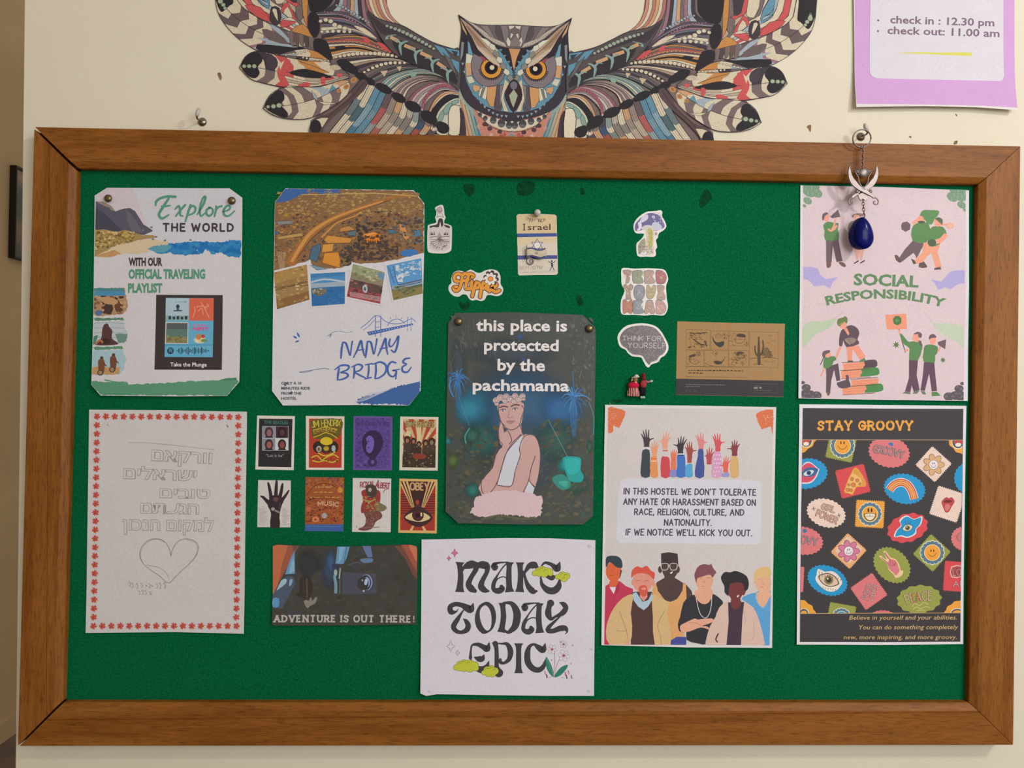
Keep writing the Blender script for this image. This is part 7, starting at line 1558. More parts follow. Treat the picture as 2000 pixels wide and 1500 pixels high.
# ---- die-cut stickers
def sticker(pts, view, label, c='dedad6', smooth=3, name='sticker', mat='gloss', part='backing'):
    q = catmull(np.asarray(pts, float), smooth, True) if smooth else np.asarray(pts, float)
    p = Poster(name, label, 'sticker', to_px(q, *view), c, None, mat, FELT - .0005, None, .0003, part)
    return p, p.ink(*view)
S1 = (820, 380, 6.25)
p, i = sticker([(185, 165), (215, 140), (265, 125), (290, 150), (300, 230), (302, 250), (316, 280), (302, 310), (300, 350), (345, 362), (385, 385), (392, 430), (388, 640), (372, 690), (320, 715), (240, 720), (130, 712), (95, 680), (90, 560), (95, 400), (110, 368), (180, 350), (200, 335), (192, 300), (186, 275), (202, 240), (198, 200)], S1,
    'white bottle shaped sticker with grey forest and root drawing inside')
LN = '6e5a62'; BK = '3a3438'
i.poly([(115, 400), (180, 385), (215, 350), (225, 300), (250, 285), (275, 300), (285, 350), (330, 375), (368, 390), (372, 500), (368, 620), (350, 670), (240, 690), (140, 675), (112, 620), (108, 500)], 'cfc6c6', 2)
i.poly([(200, 185), (225, 150), (265, 150), (275, 190), (265, 225), (235, 232), (212, 215)], 'b5a4ac', 3); i.line([(205, 180), (230, 200), (262, 205), (275, 180)], 5, LN, 3); i.line([(222, 232), (215, 262), (205, 278)], 5, LN, 3); i.line([(270, 230), (280, 262), (295, 280)], 5, LN, 3); i.line([(205, 278), (240, 262), (290, 278)], 5, LN, 3)
i.poly([(222, 320), (235, 295), (262, 290), (282, 310), (285, 370), (262, 400), (248, 340), (235, 390), (212, 400), (160, 395), (128, 410), (120, 385), (190, 370), (215, 355)], BK, 2); i.poly([(290, 365), (365, 385), (362, 410), (320, 398)], BK, 2)
i.line([(248, 335), (240, 400), (212, 440)], 5, 'e4dedc', 3); i.line([(248, 335), (262, 400), (300, 440)], 5, 'e4dedc', 3)
for x, h in ((138, 50), (155, 40), (175, 56), (300, 36), (318, 50), (340, 40)): i.poly([(x - 9, 495), (x + 9, 495), (x, 495 - h)], BK)
i.poly([(215, 520), (235, 460), (262, 500), (265, 540), (238, 550)], 'a8969a', 2); i.line([(120, 522), (200, 515), (225, 540), (262, 515), (365, 515)], 6, BK, 3)
for k in range(13):
    a = math.radians(200 - k * 18.5); i.line([(242, 540), (242 + 60 * math.cos(a), 540 + 70 * abs(math.sin(a)) + 8), (242 + 112 * math.cos(a), 545 + 105 * abs(math.sin(a)))], 5, LN, 3)
r = random.Random(3)
for k in range(60):
    a = r.uniform(.1, PI - .1); d = r.uniform(.75, 1); i.ell(242 + 122 * d * math.cos(a), 560 + 112 * d * math.sin(a), r.uniform(3, 7), 4, LN, r.uniform(0, 90), 6)
p.done(i, 'print')
p, i = sticker([(385, 1020), (410, 955), (470, 928), (560, 940), (620, 915), (690, 950), (740, 955), (800, 925), (880, 912), (950, 935), (985, 1000), (985, 1090), (1018, 1150), (1000, 1215), (940, 1240), (830, 1225), (790, 1285), (740, 1300), (690, 1285), (640, 1295), (600, 1270), (570, 1225), (520, 1220), (470, 1248), (400, 1230), (352, 1170), (355, 1110), (385, 1080)], S1,
    'white edged sticker spelling Hippie in rounded orange letters with a daisy')
def word(w, c):
    for q in ([(470, 1060), (430, 1050), (425, 990), (470, 965), (520, 985), (545, 965), (575, 970)], [(520, 985), (505, 1080), (480, 1150), (440, 1175), (410, 1140), (450, 1125)], [(600, 975), (575, 1050), (560, 1140), (580, 1150)], [(505, 1060), (590, 1040)], [(575, 975), (625, 968), (655, 990), (640, 1010)],
              [(635, 1060), (630, 1110), (628, 1150), (650, 1155)], [(690, 1070), (665, 1140), (640, 1240)], [(690, 1075), (725, 1085), (720, 1130), (690, 1140)], [(775, 1070), (752, 1150), (735, 1250)], [(775, 1080), (810, 1090), (805, 1135), (775, 1145)],
              [(840, 1100), (832, 1150), (850, 1180)], [(880, 1150), (930, 1120), (930, 1090), (895, 1095), (885, 1150), (920, 1190), (970, 1170)], [(580, 1150), (630, 1150)], [(800, 1140), (835, 1165), (880, 1165)]):
        i.line(q, w, c, 4, cap=True)
word(56, '5a3424'); word(36, 'e69a34')
for k in range(8):
    a = k * PI / 4 + .2; i.ell(870 + 66 * math.cos(a), 1020 + 66 * math.sin(a), 30, 26, '2f2c38', math.degrees(a))
for k in range(8):
    a = k * PI / 4 + .2; i.ell(862 + 52 * math.cos(a), 1030 + 52 * math.sin(a), 27, 20, 'e6e0d8', math.degrees(a))
i.ell(862, 1030, 34, 32, '5a3424'); i.ell(862, 1030, 28, 27, 'ee9440')
p.done(i, 'print')
S3 = (1180, 400, 6.819)
p, i = sticker([(390, 290), (405, 230), (460, 160), (560, 95), (640, 85), (700, 80), (745, 72), (775, 95), (770, 150), (810, 220), (828, 290), (790, 340), (730, 380), (715, 440), (690, 470), (706, 560), (685, 600), (690, 660), (660, 692), (560, 690), (450, 685), (428, 580), (435, 510), (480, 470), (520, 420), (525, 385), (430, 380), (400, 345)], S3,
    'shiny mushroom sticker with purple cap and yellow green stem')
i.poly([(410, 330), (415, 260), (470, 190), (560, 125), (620, 108), (680, 118), (740, 150), (795, 250), (800, 300), (730, 335), (650, 345), (540, 330), (470, 345), (430, 350)], '4f3f86', 3)
i.poly([(520, 150), (580, 130), (580, 190), (520, 230), (470, 235), (490, 190)], 'c9c4dc', 3); i.poly([(450, 240), (490, 230), (500, 300), (470, 340), (435, 340), (460, 300)], 'd8d4e0', 3); i.ell(655, 160, 20, 18, 'c8c4dc'); i.poly([(640, 250), (700, 230), (770, 290), (740, 335), (650, 320)], 'b8bccc', 3)
i.poly([(500, 300), (560, 270), (640, 280), (700, 330), (640, 340), (560, 335), (510, 335)], 'c4bcc4', 3); speckle(i, [(640, 110), (760, 110), (780, 250), (660, 240)], 36, ['2e2a4a', 'c8c8e0', '5a4a90', '8a8ab0'], 5, 14, 3)
i.poly([(550, 310), (650, 330), (660, 430), (650, 560), (640, 660), (470, 660), (545, 560), (560, 430)], 'cabf9c', 2); i.poly([(580, 320), (640, 340), (645, 450), (640, 560), (590, 600), (600, 460)], 'a9a23a', 3); speckle(i, [(575, 330), (650, 340), (645, 600), (560, 600)], 60, ['c8c040', '7f7c28', 'b8a860', 'd8d078'], 4, 12, 4)
i.poly([(460, 520), (540, 440), (545, 560), (480, 650), (455, 640)], '8f8a6a', 2); speckle(i, [(450, 520), (670, 560), (660, 665), (455, 660)], 70, ['6a4a50', '8a8ac0', 'c8c8d8', '5a5a48', 'b09a80', '9a5a58'], 5, 14, 5); i.ell(690, 385, 24, 30, 'c8b8b0'); i.ell(690, 385, 12, 16, '8a6a6a'); i.poly([(470, 655), (560, 620), (560, 665)], 'd4d8ec')
p.done(i, 'print')
p, i = sticker([(228, 870), (260, 838), (400, 850), (560, 845), (700, 850), (800, 865), (840, 930), (852, 1000), (825, 1080), (830, 1180), (835, 1260), (850, 1350), (830, 1430), (780, 1475), (650, 1465), (540, 1475), (400, 1465), (270, 1465), (222, 1430), (225, 1270), (270, 1150), (232, 1060), (228, 960)], S3,
    'white edged sticker of jewelled letters reading Feed Your Head')
r = random.Random(6)
def gem(q, c, seed):
    i.poly(q, '40342f', 2); cx, cy = np.mean(q, 0); q2 = [(cx + (x - cx) * .93, cy + (y - cy) * .94) for x, y in q]; i.poly(q2, dark(c[0], .88), 2)
    rr = random.Random(seed); xs = [a[0] for a in q2]; ys = [a[1] for a in q2]
    for k in range(34):
        a, b = rr.uniform(0, 1), rr.uniform(0, 2 * PI); x, y = cx + a * (max(xs) - min(xs)) * .36 * math.cos(b), cy + a * (max(ys) - min(ys)) * .38 * math.sin(b)
        if rr.random() < .5: i.line([(x - 12, y - 6), (x, y + rr.uniform(-12, 12)), (x + 14, y + 4)], 5, rr.choice(c), 3)
        else: i.ell(x, y, rr.uniform(5, 13), rr.uniform(4, 8), rr.choice(c), rr.uniform(0, 180), 6)
A_ = ['b89884', '9a6a58', 'd0b8a8', '7a6058', 'c08070']; B_ = ['98a07c', '7a8a60', 'c0b070', 'a86a48', '5f6a58']; C_ = ['c09888', 'a87858', 'd8c4b8', '8a6a68', 'b8a860']; D_ = ['b04850', 'd8787c', 'c8a058', '8a3a40', '7a8050']; E_ = ['8f9098', 'a0a0a8', '6f7080', 'b8b0a8', '908070']
F1 = lambda x, y: [(x, y), (x + 110, y), (x + 115, y + 40), (x + 70, y + 50), (x + 95, y + 95), (x + 75, y + 110), (x + 85, y + 160), (x + 30, y + 170), (x + 40, y + 80)]
gem([(250, 875), (300, 865), (370, 880), (350, 930), (325, 950), (345, 980), (325, 1040), (280, 1040), (300, 950), (262, 925)], A_, 1); gem([(380, 880), (500, 872), (515, 920), (495, 950), (520, 1000), (515, 1045), (390, 1045), (375, 960)], B_, 2); gem([(530, 880), (650, 872), (665, 920), (640, 950), (675, 1000), (670, 1045), (540, 1050), (535, 960)], C_, 3); gem([(690, 872), (780, 880), (828, 940), (825, 1010), (790, 1055), (700, 1050), (685, 960)], D_, 4)
gem([(255, 1075), (290, 1050), (320, 1085), (345, 1050), (388, 1080), (375, 1130), (345, 1150), (360, 1250), (285, 1255), (295, 1150), (262, 1120)], A_, 5); gem([(470, 1062), (530, 1090), (548, 1160), (520, 1250), (460, 1275), (405, 1240), (388, 1160), (410, 1085)], E_, 6); gem([(565, 1075), (600, 1070), (625, 1110), (650, 1068), (690, 1080), (680, 1180), (650, 1240), (600, 1255), (560, 1220)], B_[2:] + A_, 7); gem([(700, 1075), (780, 1068), (810, 1110), (785, 1150), (812, 1200), (808, 1265), (700, 1262), (715, 1170)], A_, 8)
gem([(248, 1270), (300, 1265), (315, 1310), (345, 1262), (378, 1270), (378, 1440), (330, 1445), (310, 1430), (280, 1448), (250, 1440)], ['c87858', 'b85848', 'd8a078', '9a4a40'], 9); gem([(388, 1275), (500, 1265), (515, 1300), (490, 1340), (525, 1400), (520, 1445), (390, 1450), (385, 1360)], E_, 10); gem([(565, 1275), (640, 1268), (660, 1340), (680, 1440), (620, 1455), (600, 1430), (570, 1455), (530, 1440), (545, 1360)], C_ + E_[:2], 11); gem([(690, 1270), (770, 1275), (822, 1340), (822, 1410), (770, 1458), (690, 1450), (685, 1360)], ['c8988c', 'b06a68', 'd8b8a8', '8a4a50'], 12)
p.done(i, 'print')
S4 = (1180, 610, 5.405)
p, i = sticker([(140, 270), (165, 205), (230, 145), (330, 120), (440, 118), (540, 145), (600, 200), (640, 265), (675, 340), (675, 400), (640, 455), (600, 480), (570, 525), (500, 550), (470, 582), (440, 565), (410, 510), (385, 475), (300, 465), (250, 430), (225, 395), (165, 360)], S4,
    'grey brain shaped sticker with thin lettering Think for Yourself')
q = [(165, 275), (190, 215), (245, 168), (335, 143), (440, 140), (530, 165), (585, 215), (620, 270), (652, 345), (652, 395), (620, 440), (585, 462), (555, 505), (495, 528), (475, 555), (440, 520), (400, 458), (310, 445), (262, 415), (235, 378), (185, 345)]
i.poly(q, '574a50', 3)
r = random.Random(9)
for k in range(620):
    x, y = r.uniform(170, 645), r.uniform(145, 525)
    if y > 440 and x < 410 or x + y < 440 or y - .5 * x > 290 and x < 420 or x - y > 360 or (x > 590 and y > 455) or (x > 540 and y < 200) : continue
    i.line([(x - 5, y - 3), (x + r.uniform(-4, 4), y + r.uniform(-6, 6)), (x + 5, y + 3)], 2.6, r.choice(['a89a90', '8f8078', '4a3e44', '3f363c', 'b5a898', '5a5a50']))
for pth, w_ in ((([(192, 252), (610, 258), (610, 300), (192, 300)]), 0),): pass
i.strokes('THINK FOR', 195, 298, 600, 300, 48, 'dcc8ca', 5, gap=.25, outline='4c4044', ow=7); i.strokes('YOURSELF', 252, 372, 645, 378, 50, 'dcc8ca', 5, gap=.25, outline='4c4044', ow=7)
p.done(i, 'print')
# brown comic card
p, i = sticker([(772, 95), (1340, 110), (1908, 120), (1892, 895), (1330, 882), (756, 870)], S4, 'brown kraft card printed with small comic panels over a black strip', 'ab8455', 0, 'comic_card', 'ink')
p.e['category'] = 'card'
i.fan([(758, 700), (1895, 722), (1892, 892), (1330, 880), (757, 868)], '363338')
K = '4c3a26'
def fr(x0, y0, x1, y1): i.line([(x0, y0), (x1, y0 + 4), (x1, y1 + 4), (x0, y1)], 3, K, 0, True)
for b in ((868, 182, 1120, 392), (1128, 195, 1312, 392), (1318, 200, 1526, 352), (1535, 205, 1838, 580), (868, 400, 1052, 570), (1060, 402, 1310, 572), (1316, 400, 1526, 575), (862, 575, 1518, 680)): fr(*b)
r = random.Random(12)
def scrib(x0, y0, x1, y1, n, w=4):
    for k in range(n):
        x, y = r.uniform(x0, x1), r.uniform(y0, y1); i.line([(x, y), (x + r.uniform(-16, 16), y + r.uniform(-12, 12)), (x + r.uniform(-24, 24), y + r.uniform(-18, 18))], w, r.choice([K, '5c4630', '6a5236']), 3)
scrib(885, 205, 1090, 375, 60); i.line([(900, 215), (980, 225), (1080, 210)], 10, K, 3); i.line([(940, 280), (1000, 330), (1060, 345)], 12, K, 4); i.ell(900, 370, 18, 8, K); i.line([(1060, 300), (1085, 360)], 14, K)
i.poly([(1142, 250), (1165, 300), (1200, 318), (1262, 305), (1262, 345), (1225, 370), (1180, 345), (1150, 300)], '3a3836', 3); i.ell(1208, 255, 40, 26, 'a07c50'); i.line([(1170, 240), (1208, 228), (1245, 242)], 3, K, 3); scrib(1262, 230, 1300, 275, 9)
i.poly([(1395, 250), (1420, 225), (1485, 235), (1492, 262), (1440, 262)], '45382c', 3); i.line([(1390, 260), (1385, 310), (1430, 328), (1480, 300), (1488, 262)], 4, K, 4); i.line([(1410, 285), (1470, 280)], 3, K); scrib(1340, 220, 1380, 345, 9, 3); scrib(1480, 270, 1515, 345, 8, 3)
i.poly([(890, 465), (930, 445), (965, 440), (960, 465), (900, 475)], K, 2); i.line([(895, 480), (905, 520), (950, 545), (1000, 530)], 4, K, 4); scrib(890, 470, 1000, 550, 14, 3)
for k in range(6): i.line([(975 + k * 8, 410), (978 + k * 8, 465)], 3, K)
scrib(1130, 410, 1200, 470, 9, 3); i.poly([(1155, 520), (1200, 510), (1240, 520), (1280, 470), (1240, 540), (1185, 550)], '453a30', 2); i.line([(1060, 530), (1100, 555), (1150, 565)], 4, K, 3); i.line([(1280, 470), (1230, 555)], 4, K)
i.ell(1445, 450, 55, 36, '5a4630', 15); i.ell(1440, 468, 38, 24, '9a784e'); i.ell(1480, 450, 22, 20, 'a8824f'); scrib(1345, 420, 1500, 560, 46)
i.line([(1632, 262, 16), (1632, 400, 28), (1635, 540, 34)], 1, '54432c', 3, cap=True); i.line([(1675, 300, 14), (1680, 370, 18), (1665, 430, 20), (1640, 455, 20)], 1, '54432c', 4, cap=True); i.line([(1592, 355, 12), (1594, 410, 16), (1610, 450, 18), (1632, 465, 18)], 1, '54432c', 4, cap=True)
i.poly([(1690, 470), (1680, 400), (1720, 370), (1750, 410), (1785, 470)], '7f6340', 2); scrib(1650, 380, 1760, 480, 40, 3); i.line([(1540, 488), (1600, 482), (1780, 480), (1838, 490)], 4, K, 3); i.line([(1575, 550), (1640, 545), (1680, 555)], 5, K, 3)
for q in ([(1680, 515), (1740, 518)], [(1760, 525), (1800, 522)], [(1730, 250), (1770, 245)], [(1765, 300), (1815, 295)], [(1715, 320), (1745, 322)]): i.line(q, 3, K)
smear(i, 888, 620, 1462, 626, 22, '3f2f1e', 1); smear(i, 888, 647, 1052, 650, 22, '3f2f1e', 2)
smear(i, 862, 766, 1278, 772, 14, '807a78', 3); smear(i, 862, 786, 1012, 788, 13, '807a78', 4)
for x in (870, 908, 958): i.line([(x - 10, 828), (x, 816), (x + 10, 828), (x, 838)], 3, '6a6466', 0, True)
i.line([(1558, 752), (1835, 758), (1832, 850), (1556, 846)], 2.5, '6a6466', 0, True); smear(i, 1580, 808, 1662, 810, 34, '8f8886', 5); i.line([(1582, 822), (1760, 828)], 4, '6f6a6a'); i.line([(1582, 776), (1640, 777)], 3, '6f6a6a')
p.done(i, 'print')

# ---- pin card with flag, held by a white push pin
S2 = (990, 340, 6.817)
p, i = sticker([(128, 555), (150, 535), (400, 530), (640, 540), (662, 560), (668, 800), (680, 1320), (655, 1342), (400, 1342), (165, 1350), (148, 1330), (140, 900)], S2, 'cream and white souvenir card printed Israel with blue stripes and a star', 'd9cfc0', 0, 'souvenir_card', 'ink')
p.e['category'] = 'card'
i.poly([(130, 560), (155, 540), (400, 535), (636, 545), (658, 562), (664, 785), (132, 795)], 'd9c29a'); i.fan([(134, 792), (664, 786), (667, 830), (136, 842)], '3f5596'); i.fan([(142, 1085), (670, 1080), (672, 1128), (144, 1138)], '4a548e')
i.poly([(136, 842), (667, 832), (668, 900), (138, 950)], 'dccba8')
i.text('ישראל'[::-1], 278, 640, 512, 640, 56, '4a3a38', .0); i.strokes('I', 230, 745, 238, 745, 78, '4f3d3a', 16, slab=16, cap=False); i.text('srael', 275, 746, 582, 742, 78 , '4f3d3a', .01)
def star(cx, cy, R, w, c):
    for s_ in (-1, 1):
        i.line([(cx + R * math.cos(a), cy + s_ * R * math.sin(a)) for a in (PI / 2, PI / 2 + 2 * PI / 3, PI / 2 + 4 * PI / 3)], w, c, 0, True)
i.poly([(348, 945), (375, 905), (430, 905), (460, 945), (430, 985), (375, 985)], 'e8e4e0'); star(403, 948, 84, 13, '46488a')
i.text('BEM', 172, 1272, 292, 1268, 46, 'a09a96', -.01); i.line([(325, 1215), (325, 1275)], 4, '8a8684'); i.text('שלם'[::-1], 345, 1268, 475, 1262, 50, '6e6a72', -.01)
i.ell(597, 1160, 13, 13, '3f3a58'); i.poly([(585, 1180), (610, 1178), (618, 1230), (600, 1240), (590, 1230)], '3f3a58'); 
for q in ([(590, 1182), (565, 1172), (552, 1155)], [(605, 1182), (630, 1172), (650, 1152)], [(598, 1230), (585, 1260), (570, 1285)], [(605, 1230), (618, 1258), (632, 1285)]): i.line(q, 8, '3f3a58', 3)
i.line([(560, 1288), (660, 1284)], 2, '8a8684'); smear(i, 172, 1312, 640, 1305, 14, '9a9694', 6)
p.done(i, 'print')

# ---- white notice at the top right of the wall
NT = (1600, 0, 4.6875)
q = [(1666, -60), (1980, -60), (1981, 0), (1981, 100), (1980, 219), (1900, 213), (1800, 211), (1720, 212), (1667.5, 213), (1668, 100)]
p = Poster('check_in_notice', 'lilac bordered white notice of check in and check out times on wall', 'notice', q, 'e0dcd8', ((0.6, .5, .7, .5, .8), (.3, .3, .3, .4, 1.6, 5.5)), 'ink', -0.002)
i = p.ink(*NT)
i.poly([(320, -280), (1783, -280), (1782, 1003), (1500, 985), (1200, 978), (700, 970), (320, 968), (322, 400)], 'd0a0d8')
i.poly([(470, -280), (1680, -280), (1682, 700), (1670, 735), (1640, 748), (1100, 738), (520, 724), (475, 705), (456, 660), (462, 300)], 'd8d5e0')
i.line([(462, -100), (457, 300), (456, 655), (475, 705), (520, 725)], 3, 'a888b0', 3)
p.done(i, 'coloured_border')
i = p.ink(*NT)
K = '7c6478'
i.text('check in : 12.30 pm', 645, 214, 1598, 244, 66, K, .022); i.text('check out: 11.00 am', 620, 312, 1645, 342, 66, K, .022); i.ell(537, 190, 10, 10, K); i.ell(535, 288, 10, 10, K)
i.line([(712, 490, 4), (900, 490, 14), (1100, 495, 20), (1300, 498, 30), (1380, 500, 32)], 1, 'd8d25c', 4, cap=True)
p.done(i, 'lettering')

# ================================================================== pins, hooks and trinkets
def pin(px, py, r, h, mat, label, name='push_pin', Y=None, needle=0.004, prof=None, group=None):
    Y = Y if Y is not None else SHY - .0006; c = P(px, py, Y - h * .5); c.y = Y
    e = empty(name, tuple(c)); tag(e, label, 'pin', group)
    bm = bmesh.new(); lathe(bm, c, (0, -1, 0), prof or [(0, 0), (0, r * .75), (h * .25, r), (h * .55, r * .93), (h * .85, r * .6), (h, 0)])
    frombm('pin_head', bm, mat, e, True)
    bm = bmesh.new(); lathe(bm, c, (0, 1, 0), [(0, 0), (0, .0007), (needle, .0006), (needle + .001, 0)], 8); frombm('needle', bm, M['steel'], e)
    return e
pin(210.5, 387, .0054, .005, M['tin'], 'brass tack in the top left corner of the green lettered travel poster', Y=SHY - .0018)
pin(452, 391.5, .0056, .005, M['tin'], 'brass tack above the green script of the travel poster, top right', Y=SHY - .0020)
pin(895.5, 628, .0058, .0052, M['tin'], 'brass tack at the top left of the dark jungle poster', Y=SHY - .0024)
pin(1151.5, 641.5, .0058, .0052, M['tin'], 'brass tack at the top right of the dark jungle poster', Y=SHY - .0026)
pr_ = [(0, 0), (0, .0042), (.0012, .0044), (.002, .0024), (.006, .0022), (.0072, .0044), (.0095, .0047), (.0115, .0034), (.0122, 0)]
pin(1049.5, 416, .0047, .0122, M['white'], 'white push pin holding the souvenir card with the blue star', Y=FELT - .001, prof=pr_)

def slab(name, pts, view, y, th, mat, parent, bev=.0005, smooth=3, holes=()):
    q = catmull(np.asarray(pts, float), smooth, True) if smooth else np.asarray(pts, float)
    W = plane_pts(to_px(q, *view), y); n = len(W); tri = tessellate_polygon([[Vector((p[0], p[2], 0)) for p in W]])
    bm = bmesh.new(); F_ = [bm.verts.new((p[0], y, p[2])) for p in W]; B_ = [bm.verts.new((p[0], y + th, p[2])) for p in W]
    c = sum((v.co for v in F_), Vector()) / n
    I_ = []
    for k in range(n):
        a, b = F_[k - 1].co, F_[(k + 1) % n].co; t = (b - a).normalized(); nn = Vector((-t.z, 0, t.x))
        I_.append(nn)
    area_ = sum(F_[k].co.x * F_[(k + 1) % n].co.z - F_[(k + 1) % n].co.x * F_[k].co.z for k in range(n))
    sg = 1 if area_ > 0 else -1
    M_ = [bm.verts.new(v.co + Vector((0, bev, 0))) for v in F_]
    for v, nn in zip(F_, I_): v.co += nn * bev * sg
    for t in tri:
        try: bm.faces.new([F_[i] for i in t]); bm.faces.new([B_[i] for i in t])
        except ValueError: pass
    for k in range(n):
        j = (k + 1) % n; bm.faces.new((F_[k], F_[j], M_[j], M_[k])); bm.faces.new((M_[k], M_[j], B_[j], B_[k]))
    return frombm(name, bm, mat, parent)
# flag pin
e = empty('flag_pin', tuple(P(1036, 510, FELT - .002))); tag(e, 'tiny metal flag pin on a pole, clipped to the souvenir card', 'pin')
V2 = S2; yF = FELT - .0052
bm = bmesh.new(); tube(bm, [P(990 + 262 / 6.817, 340 + 950 / 6.817, yF), P(990 + 266 / 6.817, 340 + 1145 / 6.817, yF)], .0007, 8); frombm('pole', bm, M['silver'], e, True)
fl = [(268, 985), (330, 975), (400, 1000), (470, 1000), (515, 980), (530, 1060), (515, 1105), (450, 1130), (390, 1110), (330, 1095), (272, 1105)]
slab('flag', fl, V2, yF, .0012, mat_plain('cream_enamel', 'd0c2a8', .3, .5), e, .0002)
i = Ink(yF, *V2); i.line([(270, 994, 18), (330, 986, 18), (400, 1008, 20), (470, 1008, 20), (514, 988, 16)], 1, '343a70', 4); i.line([(272, 1097, 20), (330, 1088, 20), (390, 1103, 24), (450, 1118, 26), (514, 1096, 20)], 1, '2f3468', 4); star(396, 1052, 20, 6, '343a50'); i.build('flag_print', e, M['gloss'])
bm = bmesh.new(); c = P(990 + 312 / 6.817, 340 + 1160 / 6.817, FELT - .0015); lathe(bm, c, (0, -1, 0), [(0, 0), (0, .0052), (.0006, .0054), (.0009, .0046), (.0005, .0040), (.0005, .0012), (.0009, 0)], 20); frombm('clasp', bm, M['silver'], e, True)

# hooks in the wall
def hook(px, py, tipx, tipy, label, r=.0011):
    base = P(px, py, -.003); e = empty('wall_hook', (base.x, 0, base.z)); tag(e, label, 'hook')
    bm = bmesh.new(); lathe(bm, (base.x, .001, base.z), (0, -1, 0), [(0, 0), (0, .0062), (.0014, .0064), (.0030, .0046), (.0044, .0024), (.0048, 0)], 20); frombm('rosette', bm, M['steel'], e, True)
    tp = P(tipx, tipy, -.022); b = base
    pts = [(b.x, -.002, b.z), (b.x, -.010, b.z - .0006), (b.x, -.016, b.z - .002), (b.x, -.0205, b.z), (b.x * .7 + tp.x * .3, -.0225, b.z * .65 + tp.z * .35), (tp.x, -.022, tp.z)]
    pts = [Vector(p) for p in catmull(np.array(pts), 4)]
    bm = bmesh.new(); tube(bm, pts, [r * 1.15] * (len(pts) - 3) + [r * 1.5, r * 1.8, r * 1.5], 10); frombm('shank', bm, M['steel'], e, True)
    bm = bmesh.new(); q = [pts[-1] + (pts[-8] - pts[-1]) * k / 6 for k in range(7)]; q[0] = q[0] + Vector((0, 0, .0006)); tube(bm, q, [.0014, .0028, .0031, .0031, .0030, .0027, .0020], 10)
    frombm('plastic_sleeve', bm, M['white'], e, True)
    return e, pts
hook(393.5, 237, 388.5, 212, 'small metal wall hook with clear sleeve near the top left of the board')
hook(1683, 266, 1688.5, 242, 'metal wall hook that carries the key ring pendant')

# pendant on its key ring
KV = (1620, 230, 5.357)
def kp(x, y, Y): return P(KV[0] + x / KV[2], KV[1] + y / KV[2], Y)
pd = empty('sabre_pendant', tuple(kp(365, 1380, -.040))); tag(pd, 'key ring pendant of crossed silver sabres and a deep blue stone hanging over the frame', 'pendant')
YP = -.0385
c = kp(338, 218, YP); rr = (kp(438, 218, YP) - kp(238, 218, YP)).length / 2
def ring(name, c, rx, rz, r, mat, tilt=0.0, ty=0.0, parent=pd, turns=1.0):
    n = int(28 * turns); pts = []
    for k in range(n):
        a = 2 * PI * k / 28; x, z = rx * math.cos(a), rz * math.sin(a)
        pts.append(Vector((c.x + x * math.cos(tilt), c.y + x * math.sin(tilt) + z * ty + (k / n * .0012 if turns > 1 else 0), c.z + z)))
    bm = bmesh.new(); tube(bm, pts, r, 8, closed=turns == 1.0); return frombm(name, bm, mat, parent, True)
ring('key_ring', c + Vector((0, -.001, 0)), rr, rr * .86, .0009, M['silver'], .12, -.25, turns=1.85)
ch = empty('chain', tuple(kp(345, 400, YP))); ch.parent = pd; ch.matrix_parent_inverse = Matrix.Translation(-pd.location)
def clink(c, rz, rx, k, r=.00055):
    n = 18; pts = [Vector((c.x + (rx if k % 2 == 0 else rx * .25) * math.cos(2 * PI * j / n), c.y + (0 if k % 2 == 0 else rx * .95) * math.cos(2 * PI * j / n), c.z + rz * math.sin(2 * PI * j / n))) for j in range(n)]
    bm = bmesh.new(); tube(bm, pts, r, 6, closed=True); me = bpy.data.meshes.new('link'); bm.to_mesh(me); bm.free(); me.materials.append(M['bronze'])
    me.polygons.foreach_set('use_smooth', [True] * len(me.polygons))
    o = bpy.data.objects.new('link', me); COL.objects.link(o); o.parent = ch; o.matrix_parent_inverse = Matrix.Translation(-ch.location) if False else Matrix.Identity(4); o.location = -ch.location
    return o
a, b = kp(352, 300, YP), kp(346, 520, YP)
for k in range(8): clink(a.lerp(b, k / 7), .0034, .0020, k)
a, b = kp(352, 870, YP), kp(362, 1020, YP)
for k in range(6): clink(a.lerp(b, k / 5), .0028, .0018, k + 1)
for sx in (0, 1):
    def X(q): return [((710 - x) if sx else x, y) for x, y in q]
    y0 = YP - (.0012 if sx == 0 else -.0004)
    slab('sabre_blade', X([(216, 492), (196, 560), (205, 640), (240, 705), (300, 752), (370, 790), (430, 820), (470, 845), (480, 825), (440, 790), (390, 750), (330, 715), (290, 670), (250, 620), (228, 560)]), KV, y0, .0018, M['silver'], pd, .0006)
    bm = bmesh.new(); q = [(470, 832), (500, 850), (512, 880), (498, 905), (470, 902), (462, 882), (478, 872)]
    tube(bm, [kp((710 - x) if sx else x, y, y0 + .0008) for x, y in catmull(np.array(q, float), 3)], .0010, 8); frombm('sabre_hilt', bm, M['silver'], pd, True)
    bm = bmesh.new(); q = [(262, 560), (300, 620), (312, 680), (350, 735), (372, 752)]
    tube(bm, [kp((710 - x) if sx else x, y, y0 + .0004) for x, y in catmull(np.array(q, float), 3)], .0008, 6); frombm('inner_scroll', bm, M['silver'], pd, True)
    for k, (x, y) in enumerate(((248, 548), (272, 540), (296, 532), (282, 576), (300, 604))):
        bm = bmesh.new(); tube(bm, [kp((706 - x) if sx else x, y, YP), kp(352 + ((706 - 318) - 352 if sx else 318 - 352), 572, YP)], [.0009, .0006], 6); frombm('ray', bm, M['silver'], pd, True)
bm = bmesh.new(); lathe(bm, kp(353, 575, YP + .001), (0, -1, 0), [(0, 0), (0, .0064), (.0012, .0066), (.0022, .0054), (.0030, .0030), (.0033, 0)], 20); frombm('medallion', bm, M['silver'], pd, True)
